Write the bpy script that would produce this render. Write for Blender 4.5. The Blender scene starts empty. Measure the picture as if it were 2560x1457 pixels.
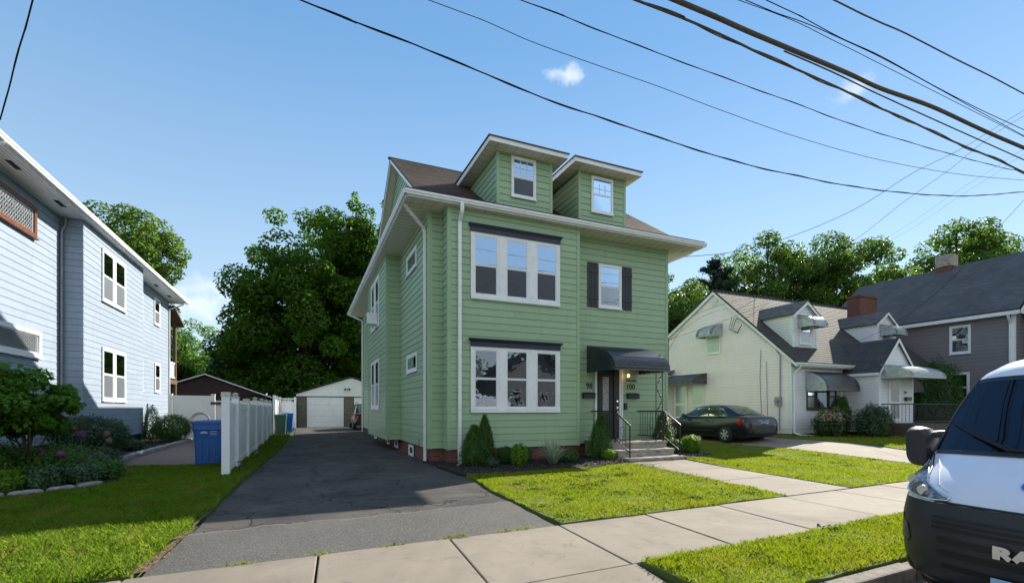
import bpy, math, random
import numpy as np
from mathutils import Vector, Matrix
random.seed(7)
S = bpy.context.scene
C = S.collection
R = math.radians
# ---------------------------------------------------------------- camera
cam = bpy.data.objects.new('camera', bpy.data.cameras.new('camera'))
C.objects.link(cam)
cam.data.sensor_width = 36.0
cam.data.lens = 1185/2560*36
cam.data.shift_y = (1020-728.5)/2560
cam.data.clip_start = .05
cam.data.clip_end = 3000
cam.location = (0, 0, 1.6)
cam.rotation_euler = (R(90), 0, -math.atan(517/1185))
S.camera = cam
S.render.resolution_x = 1024
S.render.resolution_y = 582
# ---------------------------------------------------------------- light
SUNV = Vector((1.0, .434, .66)).normalized()
SUN_EL = math.asin(SUNV.z)
SUN_AZ = math.atan2(SUNV.x, SUNV.y)
S.view_settings.view_transform = 'Standard'
S.view_settings.look = 'None'
S.view_settings.gamma = 1
S.view_settings.exposure = 1.2
w = bpy.data.worlds.new('World'); S.world = w; w.use_nodes = True
nt = w.node_tree; nt.nodes.clear()
out = nt.nodes.new('ShaderNodeOutputWorld')
bg = nt.nodes.new('ShaderNodeBackground'); bg.inputs[1].default_value = .115
sky = nt.nodes.new('ShaderNodeTexSky'); sky.sky_type = 'NISHITA'; sky.sun_disc = False
sky.sun_elevation = SUN_EL; sky.sun_rotation = SUN_AZ
sky.air_density = 1.0; sky.dust_density = 0.0; sky.ozone_density = 1.6; sky.altitude = 50
tc = nt.nodes.new('ShaderNodeTexCoord')
def wn(t, **k):
    n = nt.nodes.new(t)
    for a, b in k.items(): setattr(n, a, b)
    return n
nz = wn('ShaderNodeTexNoise'); nz.inputs['Scale'].default_value = 17; nz.inputs['Detail'].default_value = 7; nz.inputs['Roughness'].default_value = .62
nt.links.new(tc.outputs['Generated'], nz.inputs['Vector'])
sp_ = wn('ShaderNodeSeparateXYZ'); nt.links.new(tc.outputs['Generated'], sp_.inputs[0])
cr = wn('ShaderNodeValToRGB'); nt.links.new(sp_.outputs[2], cr.inputs[0])
GS = 3.65
els = [(0.0, (.68, .82, .90)), (.17, (.57, .755, .885)), (.35, (.385, .61, .855)), (.60, (.170, .42, .77)), (1.0, (.07, .25, .60))]
while len(cr.color_ramp.elements) < len(els): cr.color_ramp.elements.new(.5)
for e, (p_, c_) in zip(cr.color_ramp.elements, els): e.position = p_; e.color = (*c_, 1)
gsc = wn('ShaderNodeVectorMath', operation='SCALE'); gsc.inputs['Scale'].default_value = GS; nt.links.new(cr.outputs[0], gsc.inputs[0])
mx0 = wn('ShaderNodeMix', data_type='RGBA'); mx0.inputs[0].default_value = .74; nt.links.new(sky.outputs[0], mx0.inputs[6]); nt.links.new(gsc.outputs[0], mx0.inputs[7])
hz = wn('ShaderNodeMapRange'); hz.interpolation_type = 'SMOOTHSTEP'; hz.inputs[1].default_value = .15; hz.inputs[2].default_value = -.6; hz.inputs[4].default_value = .55   # sky whitened behind the camera, added fill light for the shaded front
nt.links.new(sp_.outputs[1], hz.inputs[0])
mxh = wn('ShaderNodeMix', data_type='RGBA'); nt.links.new(hz.outputs[0], mxh.inputs[0]); nt.links.new(mx0.outputs[2], mxh.inputs[6]); mxh.inputs[7].default_value = (4.3, 4.5, 4.6, 1)
prev = mxh.outputs[2]
for (dx, dy, dz, rad, sx, amt) in CLOUDS if 'CLOUDS' in globals() else [
        (.5040, .8727, .7060,   .055, 2.6, .6), (1.057, .63, .671, .045, 1.8, .45), (-.23, 1.27, .235, .13, 1.9, .5), (.0, 0, 0, 0, 1, 0)]:
    if rad == 0: continue
    d = Vector((dx, dy, dz)).normalized()
    sub = wn('ShaderNodeVectorMath', operation='SUBTRACT'); sub.inputs[1].default_value = d
    nt.links.new(tc.outputs['Generated'], sub.inputs[0])
    scl = wn('ShaderNodeVectorMath', operation='MULTIPLY'); scl.inputs[1].default_value = (1, 1, sx)
    nt.links.new(sub.outputs[0], scl.inputs[0])
    ln = wn('ShaderNodeVectorMath', operation='LENGTH'); nt.links.new(scl.outputs[0], ln.inputs[0])
    mr = wn('ShaderNodeMapRange'); mr.inputs[1].default_value = 0; mr.inputs[2].default_value = rad; mr.inputs[3].default_value = 1; mr.inputs[4].default_value = 0
    nt.links.new(ln.outputs['Value'], mr.inputs[0])
    m1 = wn('ShaderNodeMath', operation='MULTIPLY_ADD'); m1.inputs[1].default_value = 1.0; m1.inputs[2].default_value = -.5
    nt.links.new(nz.outputs[0], m1.inputs[0])
    m2 = wn('ShaderNodeMath', operation='MULTIPLY_ADD'); m2.inputs[1].default_value = 2.2
    nt.links.new(m1.outputs[0], m2.inputs[0]); nt.links.new(mr.outputs[0], m2.inputs[2])
    m3 = wn('ShaderNodeMapRange'); m3.interpolation_type = 'SMOOTHSTEP'; m3.inputs[1].default_value = .35; m3.inputs[2].default_value = 1.0; m3.inputs[4].default_value = amt
    nt.links.new(m2.outputs[0], m3.inputs[0])
    m4 = wn('ShaderNodeMath', operation='MULTIPLY'); nt.links.new(m3.outputs[0], m4.inputs[0])
    gt = wn('ShaderNodeMath', operation='GREATER_THAN'); gt.inputs[1].default_value = .001
    nt.links.new(mr.outputs[0], gt.inputs[0]); nt.links.new(gt.outputs[0], m4.inputs[1])
    mx = wn('ShaderNodeMix', data_type='RGBA'); nt.links.new(m4.outputs[0], mx.inputs[0]); nt.links.new(prev, mx.inputs[6])
    mx.inputs[7].default_value = (4.6, 4.7, 5.0, 1)
    prev = mx.outputs[2]
nt.links.new(prev, bg.inputs[0]); nt.links.new(bg.outputs[0], out.inputs[0])
sl = bpy.data.lights.new('sun', 'SUN'); sl.energy = 4.3; sl.angle = R(.5); sl.color = (1, .93, .80)
so = bpy.data.objects.new('sun', sl); C.objects.link(so)
so.rotation_euler = (-SUNV).to_track_quat('-Z', 'Y').to_euler()
so.location = (30, 10, 30)
# ---------------------------------------------------------------- helpers
def ss(t):
    t = max(0.0, min(1.0, t)); return t*t*(3-2*t)
def gz(x, y):
    a = .32*ss((x-13.5)/5)*ss((y-6.5)/5)
    b = .24*ss((y-22)/12)
    return max(a, b)
WL = {}
def tag(o, label=None, cat=None, group=None, kind=None):
    if label: o['label'] = label
    if cat: o['category'] = cat
    if group: o['group'] = group
    if kind: o['kind'] = kind
    return o
def thing(name, label, cat, loc=(0, 0, 0), group=None):
    o = bpy.data.objects.new(name, None); C.objects.link(o); o.location = loc
    o.empty_display_size = .2
    WL[o.name] = Vector(loc)
    return tag(o, label, cat, group)
def copy_tree(o, parent=None, loc=None, rz=None):
    c = o.copy(); C.objects.link(c)
    if parent: c.parent = parent
    if loc is not None: c.location = loc; WL[c.name] = Vector(loc)
    if rz is not None: c.rotation_euler = (0, 0, rz)
    for ch in list(o.children):
        copy_tree(ch, c)
    return c
class MB:
    def __init__(s): s.v = []; s.f = []; s.m = []; s.sm = []
    def add(s, vs, fs, m=0, smooth=False):
        b = len(s.v); s.v.extend([tuple(p) for p in vs])
        for f in fs:
            s.f.append(tuple(b+i for i in f)); s.m.append(m); s.sm.append(smooth)
        return s
    def box(s, x0, x1, y0, y1, z0, z1, m=0):
        vs = [(x, y, z) for z in (z0, z1) for y in (y0, y1) for x in (x0, x1)]
        return s.add(vs, [(0, 2, 3, 1), (4, 5, 7, 6), (0, 1, 5, 4), (2, 6, 7, 3), (0, 4, 6, 2), (1, 3, 7, 5)], m)
    def poly(s, pts, m=0): return s.add(pts, [tuple(range(len(pts)))], m)
    def prism(s, pts, z0, z1, m=0):      # pts (x,y) ccw
        n = len(pts); vs = [(p[0], p[1], z0) for p in pts]+[(p[0], p[1], z1) for p in pts]
        fs = [tuple(reversed(range(n))), tuple(range(n, 2*n))]+[(i, (i+1) % n, n+(i+1) % n, n+i) for i in range(n)]
        return s.add(vs, fs, m)
    def slab(s, pts, t, m=0):            # 3d polygon, thickness t along -normal
        P = [Vector(p) for p in pts]; n = Vector((0, 0, 0))
        for i in range(len(P)):
            a, b = P[i], P[(i+1) % len(P)]; n += a.cross(b)
        n.normalize(); Q = [p-n*t for p in P]; k = len(P)
        return s.add([*P, *Q], [tuple(range(k)), tuple(reversed(range(k, 2*k)))]+[(i, k+i, k+(i+1) % k, (i+1) % k) for i in range(k)], m)
    def tube(s, path, r, seg=6, m=0, caps=True, smooth=True):
        P = [Vector(p) for p in path]; n = len(P); vs = []
        rr = r if isinstance(r, (list, tuple)) else [r]*n
        prevn = None
        for i, p in enumerate(P):
            t = (P[min(i+1, n-1)]-P[max(i-1, 0)]).normalized()
            ref = Vector((0, 0, 1)) if abs(t.z) < .95 else Vector((1, 0, 0))
            if prevn is None: a = t.cross(ref).normalized()
            else:
                a = (prevn-t*prevn.dot(t))
                a = a.normalized() if a.length > 1e-6 else t.cross(ref).normalized()
            prevn = a; b = t.cross(a)
            for k in range(seg):
                an = 2*math.pi*k/seg
                vs.append(p+(a*math.cos(an)+b*math.sin(an))*rr[i])
        fs = [(i*seg+k, i*seg+(k+1) % seg, (i+1)*seg+(k+1) % seg, (i+1)*seg+k) for i in range(n-1) for k in range(seg)]
        s.add(vs, fs, m, smooth)
        if caps:
            s.add(vs[:seg], [tuple(reversed(range(seg)))], m); s.add(vs[-seg:], [tuple(range(seg))], m)
        return s
    def rtube(s, path, w, d, m=0):       # rectangular duct along a path lying in a vertical plane
        P = [Vector(p) for p in path]; n = len(P); vs = []
        for i, p in enumerate(P):
            t = (P[min(i+1, n-1)]-P[max(i-1, 0)]).normalized()
            if abs(t.z) > .99: a = Vector((1, 0, 0)) if not getattr(s, 'ax', None) else s.ax
            else: a = t.cross(Vector((0, 0, 1))).normalized() if not getattr(s, 'ax', None) else s.ax
            b = t.cross(a).normalized()
            for (k, l) in ((-1, -1), (1, -1), (1, 1), (-1, 1)): vs.append(p+a*k*w/2+b*l*d/2)
        fs = [(i*4+k, i*4+(k+1) % 4, (i+1)*4+(k+1) % 4, (i+1)*4+k) for i in range(n-1) for k in range(4)]
        fs += [(3, 2, 1, 0), tuple((n-1)*4+k for k in range(4))]
        return s.add(vs, fs, m)
    def lathe(s, c, prof, seg=12, m=0, smooth=True):   # prof [(r,z)]
        vs = [(c[0]+r*math.cos(2*math.pi*k/seg), c[1]+r*math.sin(2*math.pi*k/seg), c[2]+z) for r, z in prof for k in range(seg)]
        n = len(prof)
        s.add(vs, [(i*seg+k, i*seg+(k+1) % seg, (i+1)*seg+(k+1) % seg, (i+1)*seg+k) for i in range(n-1) for k in range(seg)], m, smooth)
        s.add(vs[:seg], [tuple(reversed(range(seg)))], m); s.add(vs[-seg:], [tuple(range(seg))], m)
        return s
    def grid(s, rows, m=0, smooth=True, close=False):
        nr = len(rows); nc = len(rows[0]); vs = [p for r in rows for p in r]
        fs = [(i*nc+j, i*nc+(j+1) % nc, (i+1)*nc+(j+1) % nc, (i+1)*nc+j) for i in range(nr-1) for j in range(nc if close else nc-1)]
        return s.add(vs, fs, m, smooth)
    def ob(s, F, u0, u1, n0, n1, z0, z1, m=0):   # oriented box in wall frame F=(origin,u,n)
        o, u, n = F
        vs = [tuple(o+u*a+n*b+Vector((0, 0, z))) for z in (z0, z1) for b in (n0, n1) for a in (u0, u1)]
        return s.add(vs, [(0, 2, 3, 1), (4, 5, 7, 6), (0, 1, 5, 4), (2, 6, 7, 3), (0, 4, 6, 2), (1, 3, 7, 5)], m)
    def build(s, name, mats, parent=None, origin=None, bevel=0, fixn=False):
        if not isinstance(mats, (list, tuple)): mats = [mats]
        if parent is not None:
            org = WL[parent.name]
        else:
            org = Vector(origin) if origin is not None else Vector((0, 0, 0))
        me = bpy.data.meshes.new(name)
        me.from_pydata([(x-org[0], y-org[1], z-org[2]) for x, y, z in s.v], [], s.f)
        for mt in mats: me.materials.append(mt)
        me.polygons.foreach_set('material_index', s.m); me.polygons.foreach_set('use_smooth', s.sm)
        me.update()
        o = bpy.data.objects.new(name, me); C.objects.link(o)
        if parent is not None: o.parent = parent
        else: o.location = org
        WL[o.name] = org
        if bevel:
            b = o.modifiers.new('b', 'BEVEL'); b.width = bevel; b.segments = 2; b.limit_method = 'ANGLE'
        return o
def frame(p, n):     # wall frame: u to the viewer's right when looking at the wall from outside
    n = Vector((n[0], n[1], 0)).normalized(); u = Vector((-n.y, n.x, 0))
    return (Vector((p[0], p[1], 0)), u, n)
def clap(mb, p0, p1, z0, z1, e, span=None, m=0, lip=.018, shm=None):
    # p0->p1 with outside on the right hand side
    a = Vector((p0[0], p0[1], 0)); b = Vector((p1[0], p1[1], 0)); L = (b-a).length; u = (b-a)/L; n = Vector((u.y, -u.x, 0))
    z = z0
    while z < z1-1e-3:
        t = min(z+e, z1)
        s0 = span(z) if span else (0, L); s1 = span(t) if span else (0, L)
        lt = .003
        A = a+u*s0[0]+n*lip; B = a+u*s0[1]+n*lip; Cc = a+u*s1[1]+n*lt; D = a+u*s1[0]+n*lt
        A2 = a+u*s0[0]+n*.003; B2 = a+u*s0[1]+n*.003
        mb.add([(A.x, A.y, z), (B.x, B.y, z), (Cc.x, Cc.y, t), (D.x, D.y, t), (A2.x, A2.y, z), (B2.x, B2.y, z)],
               [(0, 1, 2, 3), (0, 3, 4), (1, 5, 2)], m)
        mb.add([(A2.x, A2.y, z+.0), (B2.x, B2.y, z+.0), (B.x, B.y, z), (A.x, A.y, z)], [(0, 1, 2, 3)], m if shm is None else shm)  # underside takes a dark colour to deepen its shade
        if shm is not None and z > z0:      # painted shadow strip under the lip
            mb.add([(A2.x+n.x*.002, A2.y+n.y*.002, z-.007), (B2.x+n.x*.002, B2.y+n.y*.002, z-.007), (B2.x+n.x*.002, B2.y+n.y*.002, z), (A2.x+n.x*.002, A2.y+n.y*.002, z)], [(0, 1, 2, 3)], shm)
        z = t
def courses(mb, A, B, C_, D, e=.16, st=.016, m=0):
    # overlapping shingle courses on the plane A(bottom left) B(bottom right) C(top right) D(top left)
    A, B, C_, D = map(Vector, (A, B, C_, D)); n = (B-A).cross(D-A).normalized()
    if n.z < 0: n = -n
    L = ((D-A).length+(C_-B).length)/2; k = max(1, int(L/e))
    for i in range(k):
        t0, t1 = i/k, (i+1)/k
        a, b = A.lerp(D, t0), B.lerp(C_, t0); c, d = B.lerp(C_, t1), A.lerp(D, t1)
        mb.add([a+n*st, b+n*st, c+n*.002, d+n*.002, a-n*.01, b-n*.01], [(0, 1, 2, 3), (4, 5, 1, 0), (0, 3, 4), (1, 5, 2)], m)
# ---------------------------------------------------------------- materials
def lin(c): return tuple(((x/255)/12.92 if x/255 <= .04045 else ((x/255+.055)/1.055)**2.4) for x in c)
class NT:
    def __init__(s, name):
        s.mat = bpy.data.materials.new(name); s.mat.use_nodes = True; s.t = s.mat.node_tree
        s.b = s.t.nodes['Principled BSDF']; s.o = s.t.nodes['Material Output']
        s.tc = s.t.nodes.new('ShaderNodeTexCoord'); s.geo = s.t.nodes.new('ShaderNodeNewGeometry')
    def n(s, t, ins=None, **k):
        x = s.t.nodes.new(t)
        for a, b in k.items(): setattr(x, a, b)
        for a, b in (ins or {}).items():
            if hasattr(b, 'is_linked') or isinstance(b, bpy.types.NodeSocket): s.t.links.new(b, x.inputs[a])
            else: x.inputs[a].default_value = b
        return x
    def l(s, a, b): s.t.links.new(a, b)
    def noise(s, scale, detail=4, rough=.55, vec=None, dist=0):
        return s.n('ShaderNodeTexNoise', {'Vector': vec if vec is not None else s.geo.outputs['Position'], 'Scale': scale, 'Detail': detail, 'Roughness': rough, 'Distortion': dist}).outputs[0]
    def ramp(s, fac, a, b, lo=0, hi=1, clamp=True):
        return s.n('ShaderNodeMapRange', {0: fac, 1: a, 2: b, 3: lo, 4: hi}).outputs[0]
    def mix(s, f, a, b, blend='MIX'):
        x = s.n('ShaderNodeMix', {0: f}, data_type='RGBA', blend_type=blend)
        for i, c in ((6, a), (7, b)):
            if isinstance(c, bpy.types.NodeSocket): s.l(c, x.inputs[i])
            else: x.inputs[i].default_value = (*c[:3], 1)
        return x.outputs[2]
    def math(s, op, a, b=0.0, c=0.0):
        return s.n('ShaderNodeMath', {0: a, 1: b, 2: c}, operation=op).outputs[0]
    def bump(s, h, strength=.3, dist=.01):
        b = s.n('ShaderNodeBump', {'Height': h, 'Strength': strength, 'Distance': dist}); s.l(b.outputs[0], s.b.inputs['Normal']); return b
    def set(s, **k):
        for a, b in k.items():
            i = s.b.inputs[a.replace('_', ' ')]
            if isinstance(b, bpy.types.NodeSocket): s.l(b, i)
            else: i.default_value = (*b, 1) if isinstance(b, tuple) and len(b) == 3 else b
        return s
def plain(name, col, rough=.6, metal=0, var=.12, scale=3, bump=.05, bscale=60, spec=.5, dirt=None):
    t = NT(name); n = t.noise(scale, 5, .6)
    c1 = tuple(x*(1-var) for x in col); c2 = tuple(min(1, x*(1+var)) for x in col)
    c = t.mix(t.ramp(n, .3, .7), c1, c2)
    if dirt:
        c = t.mix(t.ramp(t.noise(dirt[1], 6, .7), .52, .75, 0, dirt[2]), c, dirt[0])
    t.set(Base_Color=c, Roughness=rough, Metallic=metal); t.b.inputs['Specular IOR Level'].default_value = spec
    if bump: t.bump(t.noise(bscale, 3), bump, .01)
    return t.mat
def siding(name, col, e, z0, seam=3.7, var=.05, rough=.5, stain=None, off=0.0):
    t = NT(name); p = t.geo.outputs['Position']
    sp = t.n('ShaderNodeSeparateXYZ', {0: p}); row = t.math('FLOOR', t.math('DIVIDE', t.math('SUBTRACT', sp.outputs[2], z0-.001), e))
    xy = t.math('ADD', sp.outputs[0], sp.outputs[1])
    hsh = t.math('FRACT', t.math('MULTIPLY', row, .618))
    sx = t.math('ADD', t.math('DIVIDE', xy, seam), t.math('MULTIPLY', hsh, 5.3))
    cell = t.math('FLOOR', sx); fr = t.math('FRACT', sx)
    wv = t.n('ShaderNodeCombineXYZ', {0: row, 1: cell}); wnn = t.n('ShaderNodeTexWhiteNoise', {'Vector': wv.outputs[0]}).outputs[0]
    c = t.mix(wnn, tuple(x*(1-var) for x in col), tuple(min(1, x*(1+var)) for x in col))
    n = t.noise(1.3, 6, .65); c = t.mix(t.ramp(n, .35, .75, 0, .22), c, tuple(x*.72+.02 for x in col))
    # streaks
    mp = t.n('ShaderNodeMapping', {'Vector': p, 'Scale': (9, 9, .5)}); st = t.noise(1.6, 5, .6, mp.outputs[0])
    c = t.mix(t.ramp(st, .52, .8, 0, .32), c, stain or tuple(x*.6 for x in col))
    seamm = t.math('LESS_THAN', fr, .004/seam*1.5)
    c = t.mix(t.math('MULTIPLY', seamm, .6), c, tuple(x*.35 for x in col))
    t.set(Base_Color=c, Roughness=rough); t.bump(t.math('ADD', t.math('MULTIPLY', t.noise(1.7, 2), 1.6), t.math('MULTIPLY', t.noise(25, 4), .15)), .35, .02)
    return t.mat
def shingle(name, c1, c2, axis='x', sc=1.0, kz=1.35, bumps=.8):
    t = NT(name); sp = t.n('ShaderNodeSeparateXYZ', {0: t.geo.outputs['Position']})
    a, b = (0, 1) if axis == 'x' else (1, 0)
    v = t.n('ShaderNodeCombineXYZ', {0: sp.outputs[a], 1: t.math('MULTIPLY', sp.outputs[2], kz*1.0)})
    br = t.n('ShaderNodeTexBrick', {'Vector': v.outputs[0], 'Color1': (*c1, 1), 'Color2': (*c2, 1), 'Mortar': (*[x*.35 for x in c1], 1), 'Scale': 1, 'Mortar Size': .008, 'Mortar Smooth': .3, 'Bias': -.1, 'Brick Width': .33*sc, 'Row Height': .11*sc})
    n = t.noise(14, 6, .7); n2 = t.noise(.7, 4)
    c = t.mix(t.ramp(n, .3, .75, 0, .5), br.outputs[0], tuple(x*1.7 for x in c2)); c = t.mix(t.ramp(n2, .4, .7, 0, .4), c, tuple(x*.6 for x in c1))
    t.set(Base_Color=c, Roughness=.85)
    h = t.math('SUBTRACT', t.math('MULTIPLY', n, .4), br.outputs[1]); t.bump(h, bumps, .02)
    return t.mat
def brick(name, c1, c2, mort, bw=.22, rh=.075, ms=.008, rough=.85, bumps=.6):
    t = NT(name); sp = t.n('ShaderNodeSeparateXYZ', {0: t.geo.outputs['Position']})
    v = t.n('ShaderNodeCombineXYZ', {0: t.math('ADD', sp.outputs[0], sp.outputs[1]), 1: sp.outputs[2]})
    br = t.n('ShaderNodeTexBrick', {'Vector': v.outputs[0], 'Color1': (*c1, 1), 'Color2': (*c2, 1), 'Mortar': (*mort, 1), 'Scale': 1, 'Mortar Size': ms, 'Mortar Smooth': .2, 'Brick Width': bw, 'Row Height': rh})
    n = t.noise(9, 6, .65); c = t.mix(t.ramp(n, .4, .8, 0, .4), br.outputs[0], tuple(x*.45 for x in c1))
    t.set(Base_Color=c, Roughness=rough); t.bump(t.math('SUBTRACT', t.math('MULTIPLY', n, .3), br.outputs[1]), bumps, .01)
    return t.mat
def leafmat(name, c1, c2, trans=.5, rough=.45, mid=None):
    t = NT(name); r = t.geo.outputs['Random Per Island']; n = t.noise(.55, 3)
    c = t.mix(t.ramp(r, 0, 1), c1, c2); c = t.mix(t.ramp(n, .35, .7, 0, .45), c, mid or tuple(x*.62 for x in c1))
    t.set(Base_Color=c, Roughness=rough); t.b.inputs['Specular IOR Level'].default_value = .35
    tr = t.n('ShaderNodeBsdfTranslucent'); cc = t.mix(.5, c, tuple(min(1, x*1.9) for x in c2)); t.l(cc, tr.inputs[0])
    ms = t.n('ShaderNodeMixShader', {0: trans}); t.l(t.b.outputs[0], ms.inputs[1]); t.l(tr.outputs[0], ms.inputs[2]); t.l(ms.outputs[0], t.o.inputs[0])
    return t.mat
def glassmat(name, tint, refl, dark=(.01, .012, .015), rough=.02, clear=.6, wav=.0):
    t = NT(name); g = t.n('ShaderNodeBsdfGlossy', {'Color': (*tint, 1), 'Roughness': rough})
    if wav:
        b = t.n('ShaderNodeBump', {'Height': t.noise(2.2, 2), 'Strength': wav, 'Distance': .05}); t.l(b.outputs[0], g.inputs['Normal'])
    tr = t.n('ShaderNodeBsdfTransparent', {'Color': (.93, .95, .95, 1)}); df = t.n('ShaderNodeBsdfDiffuse', {'Color': (*dark, 1)})
    a = t.n('ShaderNodeMixShader', {0: clear, 1: df.outputs[0], 2: tr.outputs[0]})
    lw = t.n('ShaderNodeLayerWeight', {'Blend': .35}); f = t.math('MINIMUM', t.math('ADD', t.math('MULTIPLY', lw.outputs[0], .8), refl), 1.0)
    m = t.n('ShaderNodeMixShader', {0: f, 1: a.outputs[0], 2: g.outputs[0]}); t.l(m.outputs[0], t.o.inputs[0])
    return t.mat
M = {}
M['green'] = siding('green aluminium siding', lin((148, 174, 138)), .2035, .43, 3.7, .05, .42)
M['greentrim'] = plain('green corner trim', lin((146, 172, 136)), .45, var=.05)
M['white'] = plain('white painted trim', (.78, .79, .80), .42, var=.05, dirt=((.42, .40, .36), 5, .28))
M['whitemetal'] = plain('white enamelled metal', (.76, .77, .78), .35, var=.05, dirt=((.4, .38, .34), 4, .35))
M['vinyl'] = plain('white vinyl', (.72, .74, .78), .4, var=.04, dirt=((.42, .43, .38), 3, .3))
M['cream'] = plain('cream soffit', (.66, .62, .52), .55, var=.06, dirt=((.40, .35, .26), 3, .35))
M['navy'] = plain('navy painted metal', (.012, .018, .038), .45, var=.2, dirt=((.05, .06, .08), 8, .25))
M['shutter'] = plain('dark slate shutter paint', (.016, .020, .029), .5, var=.2)
M['awning'] = plain('dark navy awning metal', (.010, .015, .030), .20, var=.3, spec=.9, dirt=((.12, .12, .12), 10, .5))
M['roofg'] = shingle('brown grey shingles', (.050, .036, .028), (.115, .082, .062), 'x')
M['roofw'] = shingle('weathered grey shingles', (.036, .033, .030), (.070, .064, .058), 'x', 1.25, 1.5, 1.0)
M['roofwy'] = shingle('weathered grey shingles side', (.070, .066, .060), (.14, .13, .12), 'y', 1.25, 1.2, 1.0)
M['roofd'] = shingle('charcoal shingles', (.068, .066, .068), (.118, .115, .116), 'y', 1.0)
M['roofdx'] = shingle('dark shingles', (.025, .025, .028), (.05, .05, .055), 'x', 1.0)
M['brick'] = brick('red brick', (.19, .065, .042), (.125, .045, .03), (.16, .13, .11))
M['brickch'] = brick('chimney brick', (.21, .07, .045), (.13, .045, .03), (.12, .10, .09))
M['block'] = brick('concrete block', (.17, .145, .12), (.13, .115, .10), (.085, .075, .065), .40, .20, .012)
M['brownbrick'] = brick('dark brown brick', (.055, .026, .024), (.035, .018, .018), (.045, .03, .028), .22, .075, .006)
M['concrete'] = plain('worn concrete', (.34, .30, .25), .85, var=.3, scale=7, bump=.7, bscale=60, dirt=((.08, .07, .06), 4.5, .9))
M['iron'] = plain('black wrought iron', (.012, .012, .014), .35, var=.3, spec=.6)
M['doorp'] = plain('black painted door', (.012, .013, .018), .4, var=.3)
M['leaded'] = plain('pale leaded glass', (.25, .26, .28), .15, var=.8, scale=22)
M['blind'] = plain('white blind slats', (.50, .51, .53), .5, var=.04)
M['curtain'] = plain('tan curtain', (.50, .42, .31), .8, var=.25, scale=6)
M['darkroom'] = plain('dark room', (.012, .013, .015), .8, var=.3)
M['glassblue'] = glassmat('sky reflecting glass', (.50, .72, 1.0), .50, clear=.5, wav=.02)
M['glass'] = glassmat('window glass', (.80, .90, 1.0), .13, clear=.55, wav=.12)
M['joint'] = plain('green siding painted shadow', (.035, .055, .03), .8)  # dark colour painted under the green boards to strengthen their shadow lines
M['screen'] = glassmat('insect screen', (.5, .55, .6), .03, (.045, .048, .055), .4, .55)
M['shade'] = plain('roller shade', (.26, .27, .20), .7, var=.08)
M['brass'] = plain('brass', (.5, .36, .12), .25, 1)
M['chrome'] = plain('chrome', (.75, .76, .78), .08, 1, var=.03, bump=0)
M['bulb'] = NT('lit bulb').set(Base_Color=(1, .6, .3), Emission_Color=(1., .55, .25), Emission_Strength=6).mat
M['lhside'] = siding('pale blue grey shingle siding', (.262, .322, .405), .205, .52, 1.22, .05, .6)
M['wsiding'] = siding('white vinyl siding', (.76, .76, .76), .135, .7, 4.2, .03, .45)
M['wsidecream'] = siding('ivory vinyl siding', (.93, .80, .82), .135, .7, 4.2, .03, .45)
M['gsiding'] = siding('grey brown siding', (.20, .182, .185), .19, 0, 3.2, .04, .6)
M['gsblue'] = siding('blue grey siding', (.17, .19, .22), .19, 0, 3.2, .04, .6)
M['rustwood'] = plain('varnished brown wood', (.15, .048, .02), .4, var=.5, scale=14)
M['porchwood'] = plain('weathered dark wood', (.10, .06, .04), .7, var=.4, scale=9)
M['rub'] = plain('black rubber', (.014, .014, .015), .75)
M['blackplastic'] = plain('black textured plastic', (.024, .026, .030), .5, var=.15, bump=.15, bscale=300)
M['mulch'] = plain('dark mulch', (.020, .014, .012), .95, var=.7, scale=25, bump=1.0, bscale=45)
M['granite'] = plain('granite edging stone', (.26, .25, .25), .85, var=.3, scale=12, bump=.6, bscale=40)
M['wire'] = plain('black cable', (.012, .012, .016), .9, spec=.05, bump=0)
M['cable'] = plain('sunlit toned cable', (.095, .080, .070), .85, spec=.15, bump=0)  # lighter than the black wires because sunlight is put into the colour
M['lapshadew'] = plain('white siding painted shadow', (.42, .42, .44), .8)  # painted shadow line under the white house boards
M['lapshadeb'] = plain('blue siding painted shadow', (.07, .075, .09), .8)  # shade painted below each blue house board
M['lapshadeg'] = plain('grey siding painted shadow', (.07, .062, .064), .8)  # grey house boards, shadow line put into the colour
M['bark'] = plain('tree bark', (.055, .042, .032), .9, var=.4, scale=8, bump=.8, bscale=12)
M['copper'] = plain('grey conduit metal', (.30, .31, .33), .45, .3)
M['glassc'] = glassmat('clear plastic', (.9,.95,1), .1, clear=.8)
M['alum'] = plain('weathered white aluminium', (.42, .45, .47), .32, .25, var=.2, scale=8, dirt=((.08, .075, .065), 9, .75))
M['alumd'] = plain('sooty aluminium', (.10, .095, .09), .32, .35, var=.4, scale=7, dirt=((.03, .03, .03), 8, .7))
M['tanf'] = plain('tan painted foundation', (.20, .16, .125), .85, var=.2, bump=.3)
M['brownconc'] = plain('brown stained concrete', (.095, .07, .055), .85, var=.3, bump=.3)
M['roofdy'] = shingle('dark porch shingles', (.035, .036, .040), (.07, .07, .075), 'y', 1.2)
M['fhw'] = siding('far pale siding', (.42, .47, .52), .25, .5, 4)
M['vinylw'] = plain('warm white vinyl', (.74, .73, .68), .45, var=.04, dirt=((.45, .42, .34), 3, .3))
M['capm'] = plain('mossy cream post cap', (.50, .50, .38), .6, var=.3, scale=18, dirt=((.10, .11, .05), 12, .8))

M['dryleaf'] = plain('dry leaf', (.16, .10, .045), .8, var=.6, scale=30, bump=0)
M['clover'] = plain('white clover', (.5, .5, .42), .8, bump=0)
M['weed'] = plain('weed leaves', (.05, .11, .018), .9, var=.5, scale=8, bump=0, spec=.05)
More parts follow.
